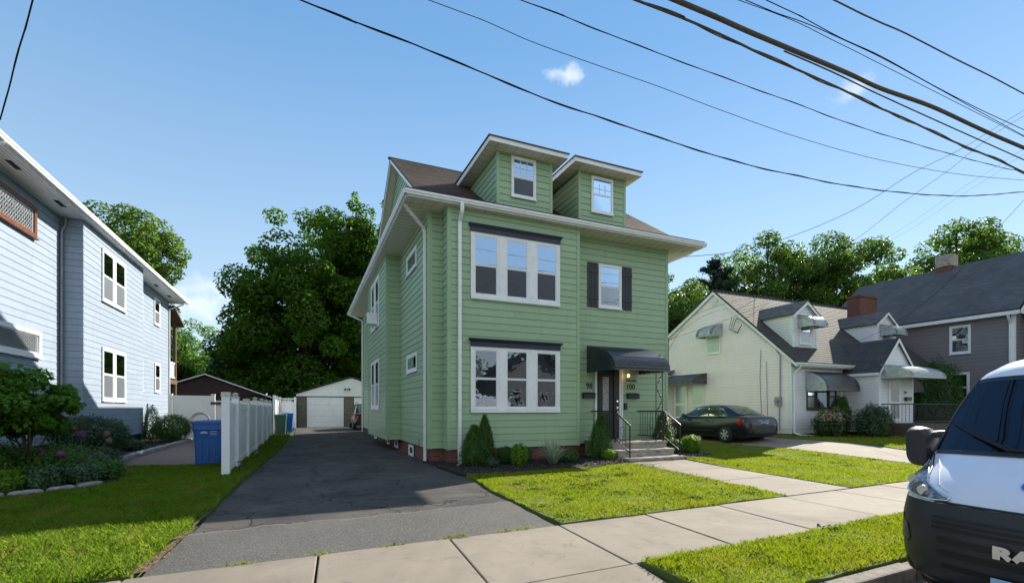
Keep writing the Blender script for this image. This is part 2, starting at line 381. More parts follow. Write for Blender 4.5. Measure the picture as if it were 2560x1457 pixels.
# ---------------------------------------------------------------- ground, paving
def clip_cell(poly, x0, x1, y0, y1):
    def cl(P, f, inter):
        o = []
        for i in range(len(P)):
            a, b = P[i], P[(i+1) % len(P)]
            fa, fb = f(a), f(b)
            if fa >= 0: o.append(a)
            if (fa >= 0) != (fb >= 0):
                t = fa/(fa-fb); o.append((a[0]+(b[0]-a[0])*t, a[1]+(b[1]-a[1])*t))
        return o
    for f in (lambda p: p[0]-x0, lambda p: x1-p[0], lambda p: p[1]-y0, lambda p: y1-p[1]):
        poly = cl(poly, f, None)
        if len(poly) < 3: return []
    return poly
def sheet(name, poly, mt, dz, step=1.5, skirt=0, rough=0, kind='structure', label=None, cat=None):
    mb = MB(); xs = [p[0] for p in poly]; ys = [p[1] for p in poly]
    x = math.floor(min(xs)/step)*step
    idx = {}
    def vid(p):
        k = (round(p[0], 3), round(p[1], 3))
        if k not in idx: idx[k] = len(mb.v); mb.v.append((p[0], p[1], gz(*p)+dz))
        return idx[k]
    while x < max(xs):
        y = math.floor(min(ys)/step)*step
        while y < max(ys):
            c = clip_cell(poly, x, x+step, y, y+step)
            if len(c) >= 3:
                f = []
                for p in c:
                    i = vid(p)
                    if i not in f: f.append(i)
                if len(f) >= 3: mb.f.append(tuple(f)); mb.m.append(0); mb.sm.append(True)
            y += step
        x += step
    if skirt:
        n = len(poly)
        for i in range(n):
            a, b = poly[i], poly[(i+1) % n]; k = max(1, int(math.dist(a, b)/step))
            for j in range(k):
                p = [a[q]+(b[q]-a[q])*j/k for q in (0, 1)]; r = [a[q]+(b[q]-a[q])*(j+1)/k for q in (0, 1)]
                mb.add([(*p, gz(*p)+dz), (*p, gz(*p)+dz-skirt), (*r, gz(*r)+dz-skirt), (*r, gz(*r)+dz)], [(0, 1, 2, 3)])
    o = mb.build(name, mt); tag(o, label, cat, kind=kind); return o
def wob(poly, amp, seg=.35, seed=1):
    rnd = random.Random(seed); o = []
    for i in range(len(poly)):
        a, b = poly[i], poly[(i+1) % len(poly)]; k = max(1, int(math.dist(a, b)/seg))
        for j in range(k):
            t = j/k; q = 0 if j == 0 else amp
            o.append((a[0]+(b[0]-a[0])*t+rnd.uniform(-q, q), a[1]+(b[1]-a[1])*t+rnd.uniform(-q, q)))
    return o
def soilmat():
    t = NT('lawn soil and thatch'); n = t.noise(3, 6, .6); n2 = t.noise(60, 4)
    c = t.mix(t.ramp(n, .35, .65), (.07, .11, .015), (.11, .15, .022)); c = t.mix(t.ramp(n2, .45, .7, 0, .7), c, (.05, .045, .02))
    t.set(Base_Color=c, Roughness=.95); t.bump(n2, .6, .02); return t.mat
M['soil'] = soilmat()
def asphaltmat():
    t = NT('driveway asphalt'); p = t.geo.outputs['Position']
    sp = t.n('ShaderNodeSeparateXYZ', {0: p})
    fine = t.n('ShaderNodeTexVoronoi', {'Vector': p, 'Scale': 95}); n = t.noise(1.1, 6, .6); ns = t.noise(180, 3, .7)
    old = t.mix(t.ramp(n, .3, .7), (.036, .033, .032), (.075, .066, .060))
    old = t.mix(t.ramp(t.noise(.8, 5, .7, dist=.6), .48, .68, 0, .7), old, (.115, .098, .082)); old = t.mix(t.ramp(t.noise(.45, 6, .65, dist=1.2), .52, .62, 0, .6), old, (.022, .021, .022))
    old = t.mix(t.ramp(fine.outputs[1], .6, 1, 0, .6), old, (.13, .12, .11))
    new = t.mix(t.ramp(n, .3, .7), (.062, .057, .051), (.088, .081, .073))
    new = t.mix(t.ramp(fine.outputs[1], .5, 1, 0, .75), new, (.22, .21, .20))
    # seam between the newer strip by the sidewalk and the older drive
    wv = t.math('MULTIPLY_ADD', t.noise(1.6, 3), .5, -.25)
    edge = t.math('ADD', t.math('ADD', sp.outputs[1], t.math('MULTIPLY', sp.outputs[0], -.06)), wv)
    isnew = t.math('LESS_THAN', edge, 7.25)
    c = t.mix(isnew, old, new)
    # edge band
    bd = t.math('ABSOLUTE', t.math('SUBTRACT', edge, 7.25)); c = t.mix(t.ramp(bd, 0, .035, .7, 0), c, (.20, .17, .14))
    # cracks
    dv = t.n('ShaderNodeVectorMath', {0: p, 1: t.n('ShaderNodeVectorMath', {0: t.n('ShaderNodeTexNoise', {'Vector': p, 'Scale': 2.2, 'Detail': 5}).outputs[1], 1: (.55, .55, .55)}, operation='MULTIPLY').outputs[0]}, operation='ADD').outputs[0]
    v1 = t.n('ShaderNodeTexVoronoi', {'Vector': dv, 'Scale': .55}, feature='DISTANCE_TO_EDGE').outputs[0]
    v2 = t.n('ShaderNodeTexVoronoi', {'Vector': dv, 'Scale': 2.6}, feature='DISTANCE_TO_EDGE').outputs[0]
    k1 = t.ramp(v1, .003, .008, 1, 0); zone = t.ramp(t.noise(.7, 2), .5, .58)
    k2 = t.math('MULTIPLY', t.ramp(v2, .008, .022, 1, 0), zone)
    k = t.math('MULTIPLY', t.math('MAXIMUM', k1, k2), t.math('SUBTRACT', 1, isnew))
    c = t.mix(k, c, (.008, .008, .008))
    t.set(Base_Color=c, Roughness=.88); t.b.inputs['Specular IOR Level'].default_value = .35
    h = t.math('SUBTRACT', t.math('ADD', t.math('MULTIPLY', fine.outputs[0], .5), t.math('MULTIPLY', ns, .5)), t.math('MULTIPLY', k, 2)); t.bump(h, .55, .012)
    return t.mat
M['asphalt'] = asphaltmat()
def walkmat(name='sidewalk concrete', base=(.27, .228, .178)):
    t = NT(name); n = t.noise(.9, 6, .62); f = t.noise(160, 3, .7)
    c = t.mix(t.ramp(n, .3, .72), tuple(x*.86 for x in base), tuple(x*1.12 for x in base))
    mp = t.n('ShaderNodeMapping', {'Vector': t.geo.outputs['Position'], 'Rotation': (0, 0, .4), 'Scale': (.5, 3.2, 1)})
    c = t.mix(t.ramp(t.noise(.9, 5, .6, mp.outputs[0]), .55, .75, 0, .38), c, (.15, .13, .115))
    c = t.mix(t.ramp(t.noise(7, 5, .7), .60, .78, 0, .4), c, (.16, .14, .12))
    c = t.mix(t.ramp(f, .58, .75, 0, .5), c, (.42, .39, .34)); c = t.mix(t.ramp(f, .25, .42, .45, 0), c, (.15, .13, .11))
    c = t.mix(t.math('MULTIPLY', t.geo.outputs['Random Per Island'], .3), c, (.17, .15, .13))
    c = t.mix(t.ramp(t.noise(.35, 4, .7, dist=.8), .44, .64, 0, .6), c, (.145, .125, .105)); c = t.mix(t.ramp(t.noise(2.6, 6, .75, dist=1.5), .56, .66, 0, .45), c, (.12, .10, .085)); c = t.mix(t.ramp(t.noise(38, 2, .5), .70, .76, 0, .6), c, (.07, .06, .05))
    t.set(Base_Color=c, Roughness=.85); t.b.inputs['Specular IOR Level'].default_value = .3; t.bump(t.math('ADD', f, t.math('MULTIPLY', n, .6)), .35, .008); return t.mat
M['walk'] = walkmat()
M['road'] = plain('road asphalt', (.13, .125, .115), .9, var=.3, scale=30, bump=.5, bscale=160, dirt=((.16, .14, .11), 2, .6))
def pavermat():
    t = NT('brick pavers'); sp = t.n('ShaderNodeSeparateXYZ', {0: t.geo.outputs['Position']})
    v = t.n('ShaderNodeCombineXYZ', {0: sp.outputs[0], 1: sp.outputs[1]})
    br = t.n('ShaderNodeTexBrick', {'Vector': v.outputs[0], 'Color1': (.17, .115, .095, 1), 'Color2': (.13, .10, .09, 1), 'Mortar': (.05, .045, .04, 1), 'Scale': 1, 'Mortar Size': .006, 'Brick Width': .2, 'Row Height': .1})
    c = t.mix(t.ramp(t.noise(4, 5), .35, .7, 0, .4), br.outputs[0], (.10, .085, .08)); t.set(Base_Color=c, Roughness=.85); t.bump(br.outputs[1], -.4, .008); return t.mat
M['paver'] = pavermat()
M['baresoil'] = plain('bare brown soil', (.12, .085, .045), .95, var=.4, scale=14, bump=.8, bscale=60)
M['curbm'] = plain('gritty old curb concrete', (.17, .15, .125), .9, var=.35, scale=9, bump=.8, bscale=50, dirt=((.06, .05, .04), 3, .8))
def Yb(x): return 5.61+.038*(x-2)
def Yf(x): return Yb(x)-1.70
def Yc(x): return Yf(x)-1.14
# base ground to the horizon (one sheet)
mb = MB(); xs = [-1500, -300, -80, -30]+[-12+i*1.5 for i in range(36)]+[60, 120, 300, 1500]; ys = [-1500, -200, -40, -12]
ys += [2.0, 4.9]+[5.6+i*1.5 for i in range(26)]+[60, 120, 300, 1500]
rows = []
for y in ys: rows.append([(x, y, (gz(x, y)-.03) if y > 5.0 else -.28) for x in xs])
mb.grid(rows)
M['far'] = plain('far grass and earth', (.05, .075, .025), .95, var=.4, scale=.4, bump=.3, bscale=8)
tag(mb.build('ground', M['far']), kind='structure')
# road
mb = MB(); rows = []
for x in [-200, -60, -20, -8, -2, 4, 10, 18, 30, 60, 200]:
    rows.append([(x, -9, -.15), (x, -4, -.09), (x, Yc(x)-.17, -.13)])
mb.grid(rows); tag(mb.build('road', M['road']), kind='structure')
# curb
mb = MB()
x = 3.14; rnd = random.Random(3)
while x < 60:
    L = 1.1+rnd.random()*.5; a = x+.008; b = x+L-.008; h = rnd.uniform(-.012, .012)
    pts = [(a, Yc(a)-.17+h*.5), (b, Yc(b)-.17), (b, Yc(b)+.0), (a, Yc(a)+.0)]
    mb.prism(pts, -.3, .006+h); x += L
x = -1.75
while x > -40:
    a = x-1.4; b = x-.01; mb.prism([(a, Yc(a)-.17), (b, Yc(b)-.17), (b, Yc(b)), (a, Yc(a))], -.3, .0); x -= 1.41
tag(mb.build('curb', M['curbm'], bevel=.02), kind='structure')
# apron between walk and road
mb = MB()
for (a, b) in ((-1.72, .72), (.735, 3.10)):
    mb.add([(a, Yf(a)-.015, .012), (b, Yf(b)-.015, .012), (b+.02, Yc(b)-.17, -.12), (a-(.3 if a < -1 else 0), Yc(a)-.17, -.12),
            (a, Yf(a)-.015, -.2), (b, Yf(b)-.015, -.2), (b+.02, Yc(b)-.17, -.3), (a-(.3 if a < -1 else 0), Yc(a)-.17, -.3)],
           [(3, 2, 1, 0), (0, 1, 5, 4), (1, 2, 6, 5), (2, 3, 7, 6), (3, 0, 4, 7)])
tag(mb.build('driveway_apron', M['walk']), kind='structure')
# sidewalk slabs
mb = MB(); J = [-20.0, -18.5, -17, -15.5, -14, -12.5, -11, -9.5, -8, -6.4, -4.8, -3.2, -1.55, .13, 1.61, 3.16, 4.66, 6.18, 7.85, 9.36]
while J[-1] < 60: J.append(J[-1]+1.52)
for a, b in zip(J[:-1], J[1:]):
    g = .011; h = .016+random.uniform(-.004, .004); sk = -.10
    mb.prism([(a+g+sk, Yf(a)), (b-g+sk, Yf(b)), (b-g, Yb(b)), (a+g, Yb(a))], -.12, h)
tag(mb.build('sidewalk', M['walk'], bevel=.012), kind='structure')
mb = MB(); mb.poly([(-60, Yf(-60), -.035), (60, Yf(60), -.035), (60, Yb(60), -.035), (-60, Yb(-60), -.035)])
M['dirt'] = plain('joint dirt', (.025, .022, .016), .95)
tag(mb.build('sidewalk_bed', M['dirt']), kind='structure')
# driveway
DRV = [(-1.42, Yb(-1.4)+.012), (3.13, Yb(3.1)+.012), (3.2, 7.0), (3.2, 8.2), (3.36, 9.6), (3.30, 10.6), (3.25, 12.2), (3.33, 13.6), (3.33, 30.6), (9, 31), (9, 36), (-.6, 36), (-.5, 26), (-.9, 18), (-1.2, 12), (-1.32, 8)]
sheet('driveway', wob(DRV, .03, .3, 5), M['asphalt'], 0, 1.0)
mb = MB(); mb.prism([(-.55, 33.6), (8, 33.6), (8, 36), (-.55, 36)], .1, .262); tag(mb.build('garage_apron', M['concrete']), kind='structure')
# front walk
FW = [(8.02, Yb(8)+.012), (9.93, Yb(9.9)+.012), (10.30, 9.2), (10.85, 11.9), (8.7, 11.9), (8.45, 9.2)]
mb = MB()
def lerp(a, b, t): return tuple(a[i]+(b[i]-a[i])*t for i in range(len(a)))
L_ = [FW[0], FW[5], FW[4]]; R_ = [FW[1], FW[2], FW[3]]
def al(P, t): return lerp(P[0], P[1], t*2) if t < .5 else lerp(P[1], P[2], t*2-1)
ts = [0, .27, .53, .78, 1]
for a, b in zip(ts[:-1], ts[1:]):
    g = .004; mb.prism([al(L_, a+g), al(R_, a+g), al(R_, b), al(L_, b)], -.1, .02)
tag(mb.build('front_walk', M['walk'], bevel=.01), kind='structure')
# neighbouring driveway
ND = [(15.75, Yb(15.7)+.012), (18.2, Yb(18.2)+.012), (18.6, 14), (18.7, 27), (15.6, 27), (15.75, 14)]
sheet('concrete_driveway', ND, M['walk'], .008, 1.0)
# patio and mulch beds
PAT = [(-4.75, 15.5), (-1.82, 15.45), (-1.82, 28.3), (-5.05, 28.3), (-5.1, 20), (-4.95, 17.4)]
sheet('patio', PAT, M['paver'], .012, 2)
BED = [(-12, 11.3), (-7, 11.15), (-5.2, 11.2), (-4.5, 11.45), (-4.05, 12.0), (-3.75, 12.6), (-3.9, 13.6), (-4.4, 14.8), (-4.85, 15.9), (-5.1, 17.5), (-5.2, 21), (-5.1, 26), (-7.2, 33), (-12, 33)]
sheet('garden_bed', BED, M['mulch'], .05, 1, skirt=.08)
FB = [(3.42, 10.9), (3.85, 10.55), (8.0, 10.85), (8.68, 11.2), (8.68, 13.3), (3.2, 13.9), (3.35, 12.2)]
sheet('mulch_bed', wob(FB, .03, .3, 2), M['mulch'], .045, .5, skirt=.06)
FB2 = [(10.9, 11.5), (11.9, 11.75), (12.9, 12.3), (13.3, 13.2), (12.0, 13.6), (10.9, 13.4)]
sheet('mulch_bed', FB2, M['mulch'], .045, .5, skirt=.06)
# mulch chips on top
def leafmesh(name, P, N, Sz, mt, parent=None, aspect=.55, fold=.18, rng=None, kind=None, origin=None, quads=True, twist=None):
    """many small leaf-shaped quads: P centres, N normals, Sz lengths"""
    rng = rng or np.random.default_rng(1); n = len(P)
    N = N/np.maximum(np.linalg.norm(N, axis=1, keepdims=True), 1e-6)
    T = rng.normal(size=(n, 3)) if twist is None else twist+rng.normal(size=(n, 3))*.25
    T -= N*(T*N).sum(1, keepdims=True); T /= np.maximum(np.linalg.norm(T, axis=1, keepdims=True), 1e-6)
    B = np.cross(N, T); s = Sz[:, None]
    v = np.empty((n, 4, 3)); v[:, 0] = P-T*s*.5; v[:, 2] = P+T*s*.5-N*s*fold*.5
    v[:, 1] = P+B*s*aspect*.5+N*s*fold; v[:, 3] = P-B*s*aspect*.5+N*s*fold
    org = np.array(WL[parent.name]) if parent is not None else np.array(origin if origin is not None else (0, 0, 0))
    v = (v-org).reshape(-1, 3)
    me = bpy.data.meshes.new(name); me.vertices.add(4*n); me.vertices.foreach_set('co', v.astype(np.float32).ravel())
    me.loops.add(4*n); me.polygons.add(n); me.polygons.foreach_set('loop_start', np.arange(n, dtype=np.int32)*4)
    me.loops.foreach_set('vertex_index', np.arange(4*n, dtype=np.int32)); me.update(calc_edges=True)
    me.materials.append(mt); o = bpy.data.objects.new(name, me); C.objects.link(o)
    if parent is not None: o.parent = parent
    else: o.location = org.tolist()
    WL[o.name] = Vector(org.tolist()); return o
def inpoly(X, Y, poly):
    ins = np.zeros(len(X), bool); n = len(poly); j = n-1
    for i in range(n):
        xi, yi = poly[i]; xj, yj = poly[j]
        with np.errstate(divide='ignore', invalid='ignore'):
            c = ((yi > Y) != (yj > Y)) & (X < (xj-xi)*(Y-yi)/(yj-yi+1e-12)+xi)
        ins ^= c; j = i
    return ins
def scatter(poly, dens, rng):
    xs = [p[0] for p in poly]; ys = [p[1] for p in poly]; A = (max(xs)-min(xs))*(max(ys)-min(ys)); n = int(A*dens)
    X = rng.uniform(min(xs), max(xs), n); Y = rng.uniform(min(ys), max(ys), n); k = inpoly(X, Y, poly); return X[k], Y[k]
vgz = np.vectorize(gz)
rng = np.random.default_rng(11)
M['chip'] = plain('mulch chips', (.028, .019, .015), .8, var=.8, scale=60, bump=0)
M['stonechip'] = plain('grey stone chips', (.20, .18, .16), .8, var=.7, scale=50, bump=0)
for poly, dn, mt, nm in ((FB, 260, 'chip', 'mulch_chips'), (FB2, 420, 'stonechip', 'mulch_chips'), (BED, 60, 'chip', 'mulch_chips'), ([(7.0, 11.0), (8.6, 11.15), (8.6, 12.0), (7.3, 11.7)], 420, 'stonechip', 'stone_chips')):
    X, Y = scatter(poly, dn, rng); n = len(X); P = np.stack([X, Y, vgz(X, Y)+.06+rng.uniform(0, .012, n)], 1)
    N = rng.normal(size=(n, 3))*.5+[0, 0, 1]
    tag(leafmesh(nm, P, N, rng.uniform(.02, .07, n), M[mt], rng=rng, fold=.1), 'small chips covering the planting bed', 'mulch', kind='stuff')
# lawns
LL = [(-1.50, Yb(-1.4)+.02), (-14, Yb(-14)), (-14, 11.2), (-7, 11.1), (-5.2, 11.1), (-4.4, 11.35), (-3.95, 11.95), (-3.65, 12.55), (-3.8, 13.6), (-4.3, 14.8), (-4.7, 15.45), (-1.84, 15.42), (-1.80, 28.5), (-.75, 28.5), (-1.0, 18), (-1.30, 12), (-1.40, 8)]
LC = [(3.22, Yb(3.2)+.03), (7.98, Yb(8)+.03), (8.40, 9.2), (8.62, 11.15), (8.0, 10.88), (3.85, 10.58), (3.5, 10.75), (3.42, 9.6), (3.28, 8.2), (3.28, 7)]
LR = [(9.97, Yb(10)+.03), (15.72, Yb(15.7)+.03), (15.72, 14), (15.6, 26), (12.1, 26), (12.1, 13.7), (13.25, 13.2), (12.9, 12.2), (11.9, 11.7), (10.9, 11.4), (10.34, 9.2)]
LS = [(3.16, Yf(3.2)-.02), (3.18, 3.35), (3.24, Yc(3.2)+.02), (30, Yc(30)+.02), (30, Yf(30)-.03)]
LW = [(18.25, Yb(18.2)+.03), (60, Yb(60)+.03), (60, 14), (29, 14.2), (20, 14.6), (20, 24), (18.75, 24), (18.65, 14)]
LAWN = [('lawn', LL), ('lawn', LC), ('lawn', LR), ('grass_verge', LS), ('lawn', LW), ('grass_verge', [(-1.76, Yf(-1.8)-.02), (-1.76, Yc(-1.8)+.02), (-40, Yc(-40)+.02), (-40, Yf(-40)-.02)][::-1])]
for i, (nm, p) in enumerate(LAWN): sheet(nm, wob(p, .025, .25, 20+i), M['soil'], .028, 1.0, skirt=.30 if nm == 'grass_verge' else .06)
sheet('bare_soil', wob([(-1.66, 5.52), (-1.40, 5.60), (-1.33, 8.4), (-1.38, 8.0), (-1.46, 7.0), (-1.54, 6.2)], .012, .15, 9), M['baresoil'], .0305, .5)
def grassmat(name, a, b, dry):
    t = NT(name); r = t.geo.outputs['Random Per Island']; c = t.mix(r, a, b)
    n = t.noise(.9, 5, .62); c = t.mix(t.ramp(n, .40, .68, 0, .75), c, dry); c = t.mix(t.ramp(t.noise(5.5, 5, .7), .36, .52, .75, 0), c, tuple(x*.38 for x in a)); c = t.mix(t.ramp(t.noise(1.9, 4, .6), .55, .68, 0, .75), c, (.27, .22, .07))
    c = t.mix(t.math('GREATER_THAN', t.math('FRACT', t.math('MULTIPLY', r, 37.7)), .955), c, (.32, .27, .14))
    t.set(Base_Color=c, Roughness=.6); t.b.inputs['Specular IOR Level'].default_value = .15
    tr = t.n('ShaderNodeBsdfTranslucent'); t.l(t.mix(.4, c, (.45, .60, .02)), tr.inputs[0])
    ms = t.n('ShaderNodeMixShader', {0: .52}); t.l(t.b.outputs[0], ms.inputs[1]); t.l(tr.outputs[0], ms.inputs[2]); t.l(ms.outputs[0], t.o.inputs[0]); return t.mat
M['grassL'] = grassmat('long green lawn blades', (.065, .155, .010), (.135, .27, .018), (.17, .24, .03))
M['grassC'] = grassmat('yellow green lawn blades', (.15, .215, .006), (.27, .335, .009), (.33, .29, .028))
def blades(name, poly, dens, hmin, hmax, wid, mt, label, seed, dz=.02):
    rng = np.random.default_rng(seed); X, Y = scatter(poly, dens, rng)
    # thin out with distance
    d = np.hypot(X, Y); keep = rng.uniform(size=len(X)) < np.clip((9.0/np.maximum(d, 1))**1.3, .12, 1); X = X[keep]; Y = Y[keep]; n = len(X); d = d[keep]
    sc = np.clip(d/8.0, 1, 2.3)**.9
    z = vgz(X, Y)+dz; h = rng.uniform(hmin, hmax, n)*(1+.35*np.sin(X*2.3+Y*1.7)*np.sin(Y*2.9-X)); a = rng.uniform(0, 2*np.pi, n)
    u = np.stack([np.cos(a), np.sin(a), 0*a], 1)*(wid*sc*rng.uniform(.7, 1.3, n))[:, None]
    ln = rng.normal(size=(n, 2))*.45; base = np.stack([X, Y, z], 1)
    mid = base+np.stack([ln[:, 0]*h*.35, ln[:, 1]*h*.35, h*.6], 1); tip = base+np.stack([ln[:, 0]*h, ln[:, 1]*h, h*rng.uniform(.75, 1.05, n)], 1)
    v = np.stack([base-u*.5, base+u*.5, mid+u*.4, tip, mid-u*.4], 1).reshape(-1, 3)
    me = bpy.data.meshes.new(name); me.vertices.add(5*n); me.vertices.foreach_set('co', v.astype(np.float32).ravel())
    me.loops.add(5*n); me.polygons.add(n); me.polygons.foreach_set('loop_start', np.arange(n, dtype=np.int32)*5)
    me.loops.foreach_set('vertex_index', np.arange(5*n, dtype=np.int32)); me.update(calc_edges=True); me.materials.append(mt)
    o = bpy.data.objects.new(name, me); C.objects.link(o); tag(o, label, 'grass', kind='stuff'); print(name, n); return o
LLv = [(-1.50, Yb(-1.4)+.0), (-10, Yb(-10)), (-10, 11.1), (-7, 11.1), (-5.2, 11.1), (-4.4, 11.35), (-3.95, 11.95), (-3.65, 12.55), (-3.8, 13.6), (-4.3, 14.8), (-4.7, 15.45), (-1.84, 15.42), (-1.80, 28.3), (-.75, 28.3), (-1.0, 18), (-1.27, 12), (-1.36, 8.2), (-1.42, 7.0)]
LLn = [(x, y) for x, y in LLv]
blades('grass', wob(LLv, .05, .2, 31), 3600, .05, .10, .0075, M['grassL'], 'long green grass left of the driveway', 1)
blades('grass', wob(LC, .05, .2, 32), 3600, .028, .058, .0065, M['grassC'], 'short yellow green grass in front of the green house', 2)
blades('grass', wob(LR, .05, .2, 33), 3200, .028, .055, .0065, M['grassC'], 'short yellow green grass right of the front walk', 3)
blades('grass', wob([p if p[0] < 20 else (13, p[1]-.6) for p in LS], .04, .2, 34), 6000, .035, .07, .0055, M['grassC'], 'grass strip between sidewalk and curb', 4)
blades('grass', wob([(18.25, Yb(18)), (42, Yb(42)), (42, 14), (20.1, 14.4), (18.8, 14.4)], .04, .3, 35), 1500, .04, .08, .009, M['grassC'], 'grass in front of the white house', 5)

# weeds in the joint between driveway and sidewalk, clover and litter in the lawns
rng = np.random.default_rng(77); PX_ = []; 
for cx in (.15, .95, 1.6, 1.75, 2.35, 2.6, -.6, 4.4, 6.1):
    n = 70; PX_.append(np.stack([cx+rng.normal(size=n)*.07, Yb(cx)+.0+rng.normal(size=n)*.012, rng.uniform(.015, .045, n)], 1))
P = np.concatenate(PX_); tag(leafmesh('joint_weeds', P, rng.normal(size=(len(P), 3))+[0, 0, .3], rng.uniform(.02, .045, len(P)), M['grassC'], rng=rng, aspect=.3), 'small weeds growing in the joint between driveway and sidewalk', 'weeds', kind='stuff')
for poly, n, sz, mt, nm, lb, dz in ((LC, 900, .035, 'dryleaf', 'dry_leaves', 'small dry leaves and dead blades lying in the centre lawn', .05), (LR, 900, .035, 'dryleaf', 'dry_leaves', 'small dry leaves and dead blades lying in the right lawn', .05), (LR, 260, .022, 'clover', 'clover_flowers', 'tiny white clover flowers in the right lawn', .065), (LL, 500, .04, 'dryleaf', 'dry_leaves', 'small dry leaves lying in the left lawn', .07)):
    X, Y = scatter(poly, n/ max(1, (max(p[0] for p in poly)-min(p[0] for p in poly))*(max(p[1] for p in poly)-min(p[1] for p in poly))), rng); m = len(X)
    P = np.stack([X, Y, vgz(X, Y)+dz], 1); tag(leafmesh(nm, P, rng.normal(size=(m, 3))*.5+[0, 0, 1], rng.uniform(.6, 1.3, m)*sz, M[mt], rng=rng), lb, 'leaf litter', kind='stuff')
# broad leaved weeds clumped in the turf
PP = []; NN = []
for poly, k in ((LC, 46), (LR, 40), (LL, 30), (LS, 14)):
    q = [p if p[0] < 20 else (13, p[1]-.6) for p in poly]; X, Y = scatter(q, 8, rng)
    for x, y in list(zip(X, Y))[:k]:
        n = 60; r = rng.uniform(.06, .22); PP.append(np.stack([x+rng.normal(size=n)*r, y+rng.normal(size=n)*r, gz(x, y)+rng.uniform(.035, .07, n)], 1)); NN.append(rng.normal(size=(n, 3))*.4+[0, 0, 1])
P = np.concatenate(PP); tag(leafmesh('lawn_weeds', P, np.concatenate(NN), rng.uniform(.02, .045, len(P)), M['weed'], rng=rng, aspect=.8), 'low broad leaved weeds clumped in the turf', 'weeds', kind='stuff')

X, Y = scatter([(-1.62, 5.5), (-1.36, 5.62), (-1.30, 8.6), (-1.42, 8.6)], 900, rng); m = len(X)
tag(leafmesh('dry_edge_grass', np.stack([X, Y, .03+rng.uniform(0, .03, m)], 1), rng.normal(size=(m, 3)), rng.uniform(.02, .05, m), M['dryleaf'], rng=rng, aspect=.2), 'dry straw coloured grass along the driveway edge', 'grass', kind='stuff')
# ---------------------------------------------------------------- green house
def text_mesh(name, s, size, F, u, n, z, mt, parent=None, ext=.004, align='LEFT', bold=0, up=None, lab=None):
    cu = bpy.data.curves.new('t', 'FONT'); cu.body = s; cu.size = size; cu.extrude = ext; cu.align_x = align; cu.offset = bold; cu.resolution_u = 3
    to = bpy.data.objects.new('t', cu); C.objects.link(to)
    dg = bpy.context.evaluated_depsgraph_get(); me = bpy.data.meshes.new_from_object(to.evaluated_get(dg)); bpy.data.objects.remove(to)
    o, uu, nn = F; up = up or Vector((0, 0, 1))
    org = WL[parent.name] if parent is not None else Vector((0, 0, 0))
    base = o+uu*u+nn*n+Vector((0, 0, z))-org
    for v in me.vertices: v.co = base+uu*v.co.x+up*v.co.y+nn*v.co.z
    me.materials.clear(); me.materials.append(mt); me.name = name
    ob = bpy.data.objects.new(name, me); C.objects.link(ob)
    if parent is not None: ob.parent = parent
    WL[ob.name] = org; return ob
def window(parent, F, u0, u1, z0, z1, upper='glass', lower='screen', blind=1, grid=None, cas=.065, split=.5, trim='white', label=None, inner='darkroom', sashm='vinyl', sill=True, prot=.05, curtain=None):
    f = MB(); b = .019
    f.ob(F, u0, u0+cas, b, prot, z0, z1); f.ob(F, u1-cas, u1, b, prot, z0, z1)
    f.ob(F, u0+cas, u1-cas, b, prot, z1-cas, z1); f.ob(F, u0+cas, u1-cas, b, prot, z0, z0+cas)
    if sill: f.ob(F, u0-.02, u1+.02, b+.001, prot+.035, z0-.035, z0-.001)
    a0, a1, c0, c1 = u0+cas, u1-cas, z0+cas, z1-cas; zm = c0+(c1-c0)*(1-split) if split else None
    s = .032
    for (q0, q1, nn0, nn1) in (((zm, c1, .030, .040), (c0, zm, .024, .034)) if split else ((c0, c1, .028, .038),)):
        f.ob(F, a0+.001, a0+s, nn0, nn1, q0, q1, 1); f.ob(F, a1-s, a1-.001, nn0, nn1, q0, q1, 1)
        f.ob(F, a0+s, a1-s, nn0, nn1, q1-s, q1, 1); f.ob(F, a0+s, a1-s, nn0, nn1, q0, q0+s, 1)
    if grid:
        gx, gy, g0, g1 = grid
        for i in range(1, gx): x = a0+s+(a1-a0-2*s)*i/gx; f.ob(F, x-.009, x+.009, .036, .043, g0, g1, 1)
        for i in range(1, gy): z = g0+(g1-g0)*i/gy; f.ob(F, a0+s, a1-s, .0365, .0425, z-.009, z+.009, 1)
    f.ob(F, a0, a1, .017, .0205, c0, c1, 2)
    w = f.build('window', [M[trim], M[sashm], M[inner]], parent)
    if label: w['label'] = label
    if blind:
        bl = MB(); z = c0+.03
        while z < c1-.09:
            t = Vector(F[2])*.0065; A = F[0]+F[1]*(a0+.04)+F[2]*.0215+Vector((0, 0, z)); B = F[0]+F[1]*(a1-.04)+F[2]*.0215+Vector((0, 0, z))
            bl.add([A, B, B+t*.5+Vector((0, 0, .036)), A+t*.5+Vector((0, 0, .036))], [(0, 1, 2, 3)]); z += .062
        bl.ob(F, a0+.04, a1-.04, .0212, .027, c1-.085, c1-.045)
        bl.build('blind', M['blind'], w)
    if curtain:
        cm = MB(); k = 14; L = (a1-a0)*.5
        for (x0, x1) in ((a0, a0+L*.5), (a1-L*.5, a1)) if curtain == 'side' else ((a0, a1),):
            rows = []
            for zz in (c0+.01, c1-.01):
                rows.append([F[0]+F[1]*(x0+(x1-x0)*i/k)+F[2]*(.0235+.002*math.sin(i*2.2))+Vector((0, 0, zz)) for i in range(k+1)])
            cm.grid(rows)
        cm.build('curtain', M['curtain'] if curtain != 'shade' else M['shade'], w)
    p = MB()
    if split:
        p.ob(F, a0+s*.8, a1-s*.8, .0335, .0345, zm+s*.5, c1-s*.5, 0); p.ob(F, a0+s*.8, a1-s*.8, .029, .030, c0+s*.5, zm-s*.5, 1)
    else: p.ob(F, a0+s*.8, a1-s*.8, .033, .034, c0+s*.5, c1-s*.5, 0)
    p.build('pane', [M[upper], M[lower]], w)
    return w
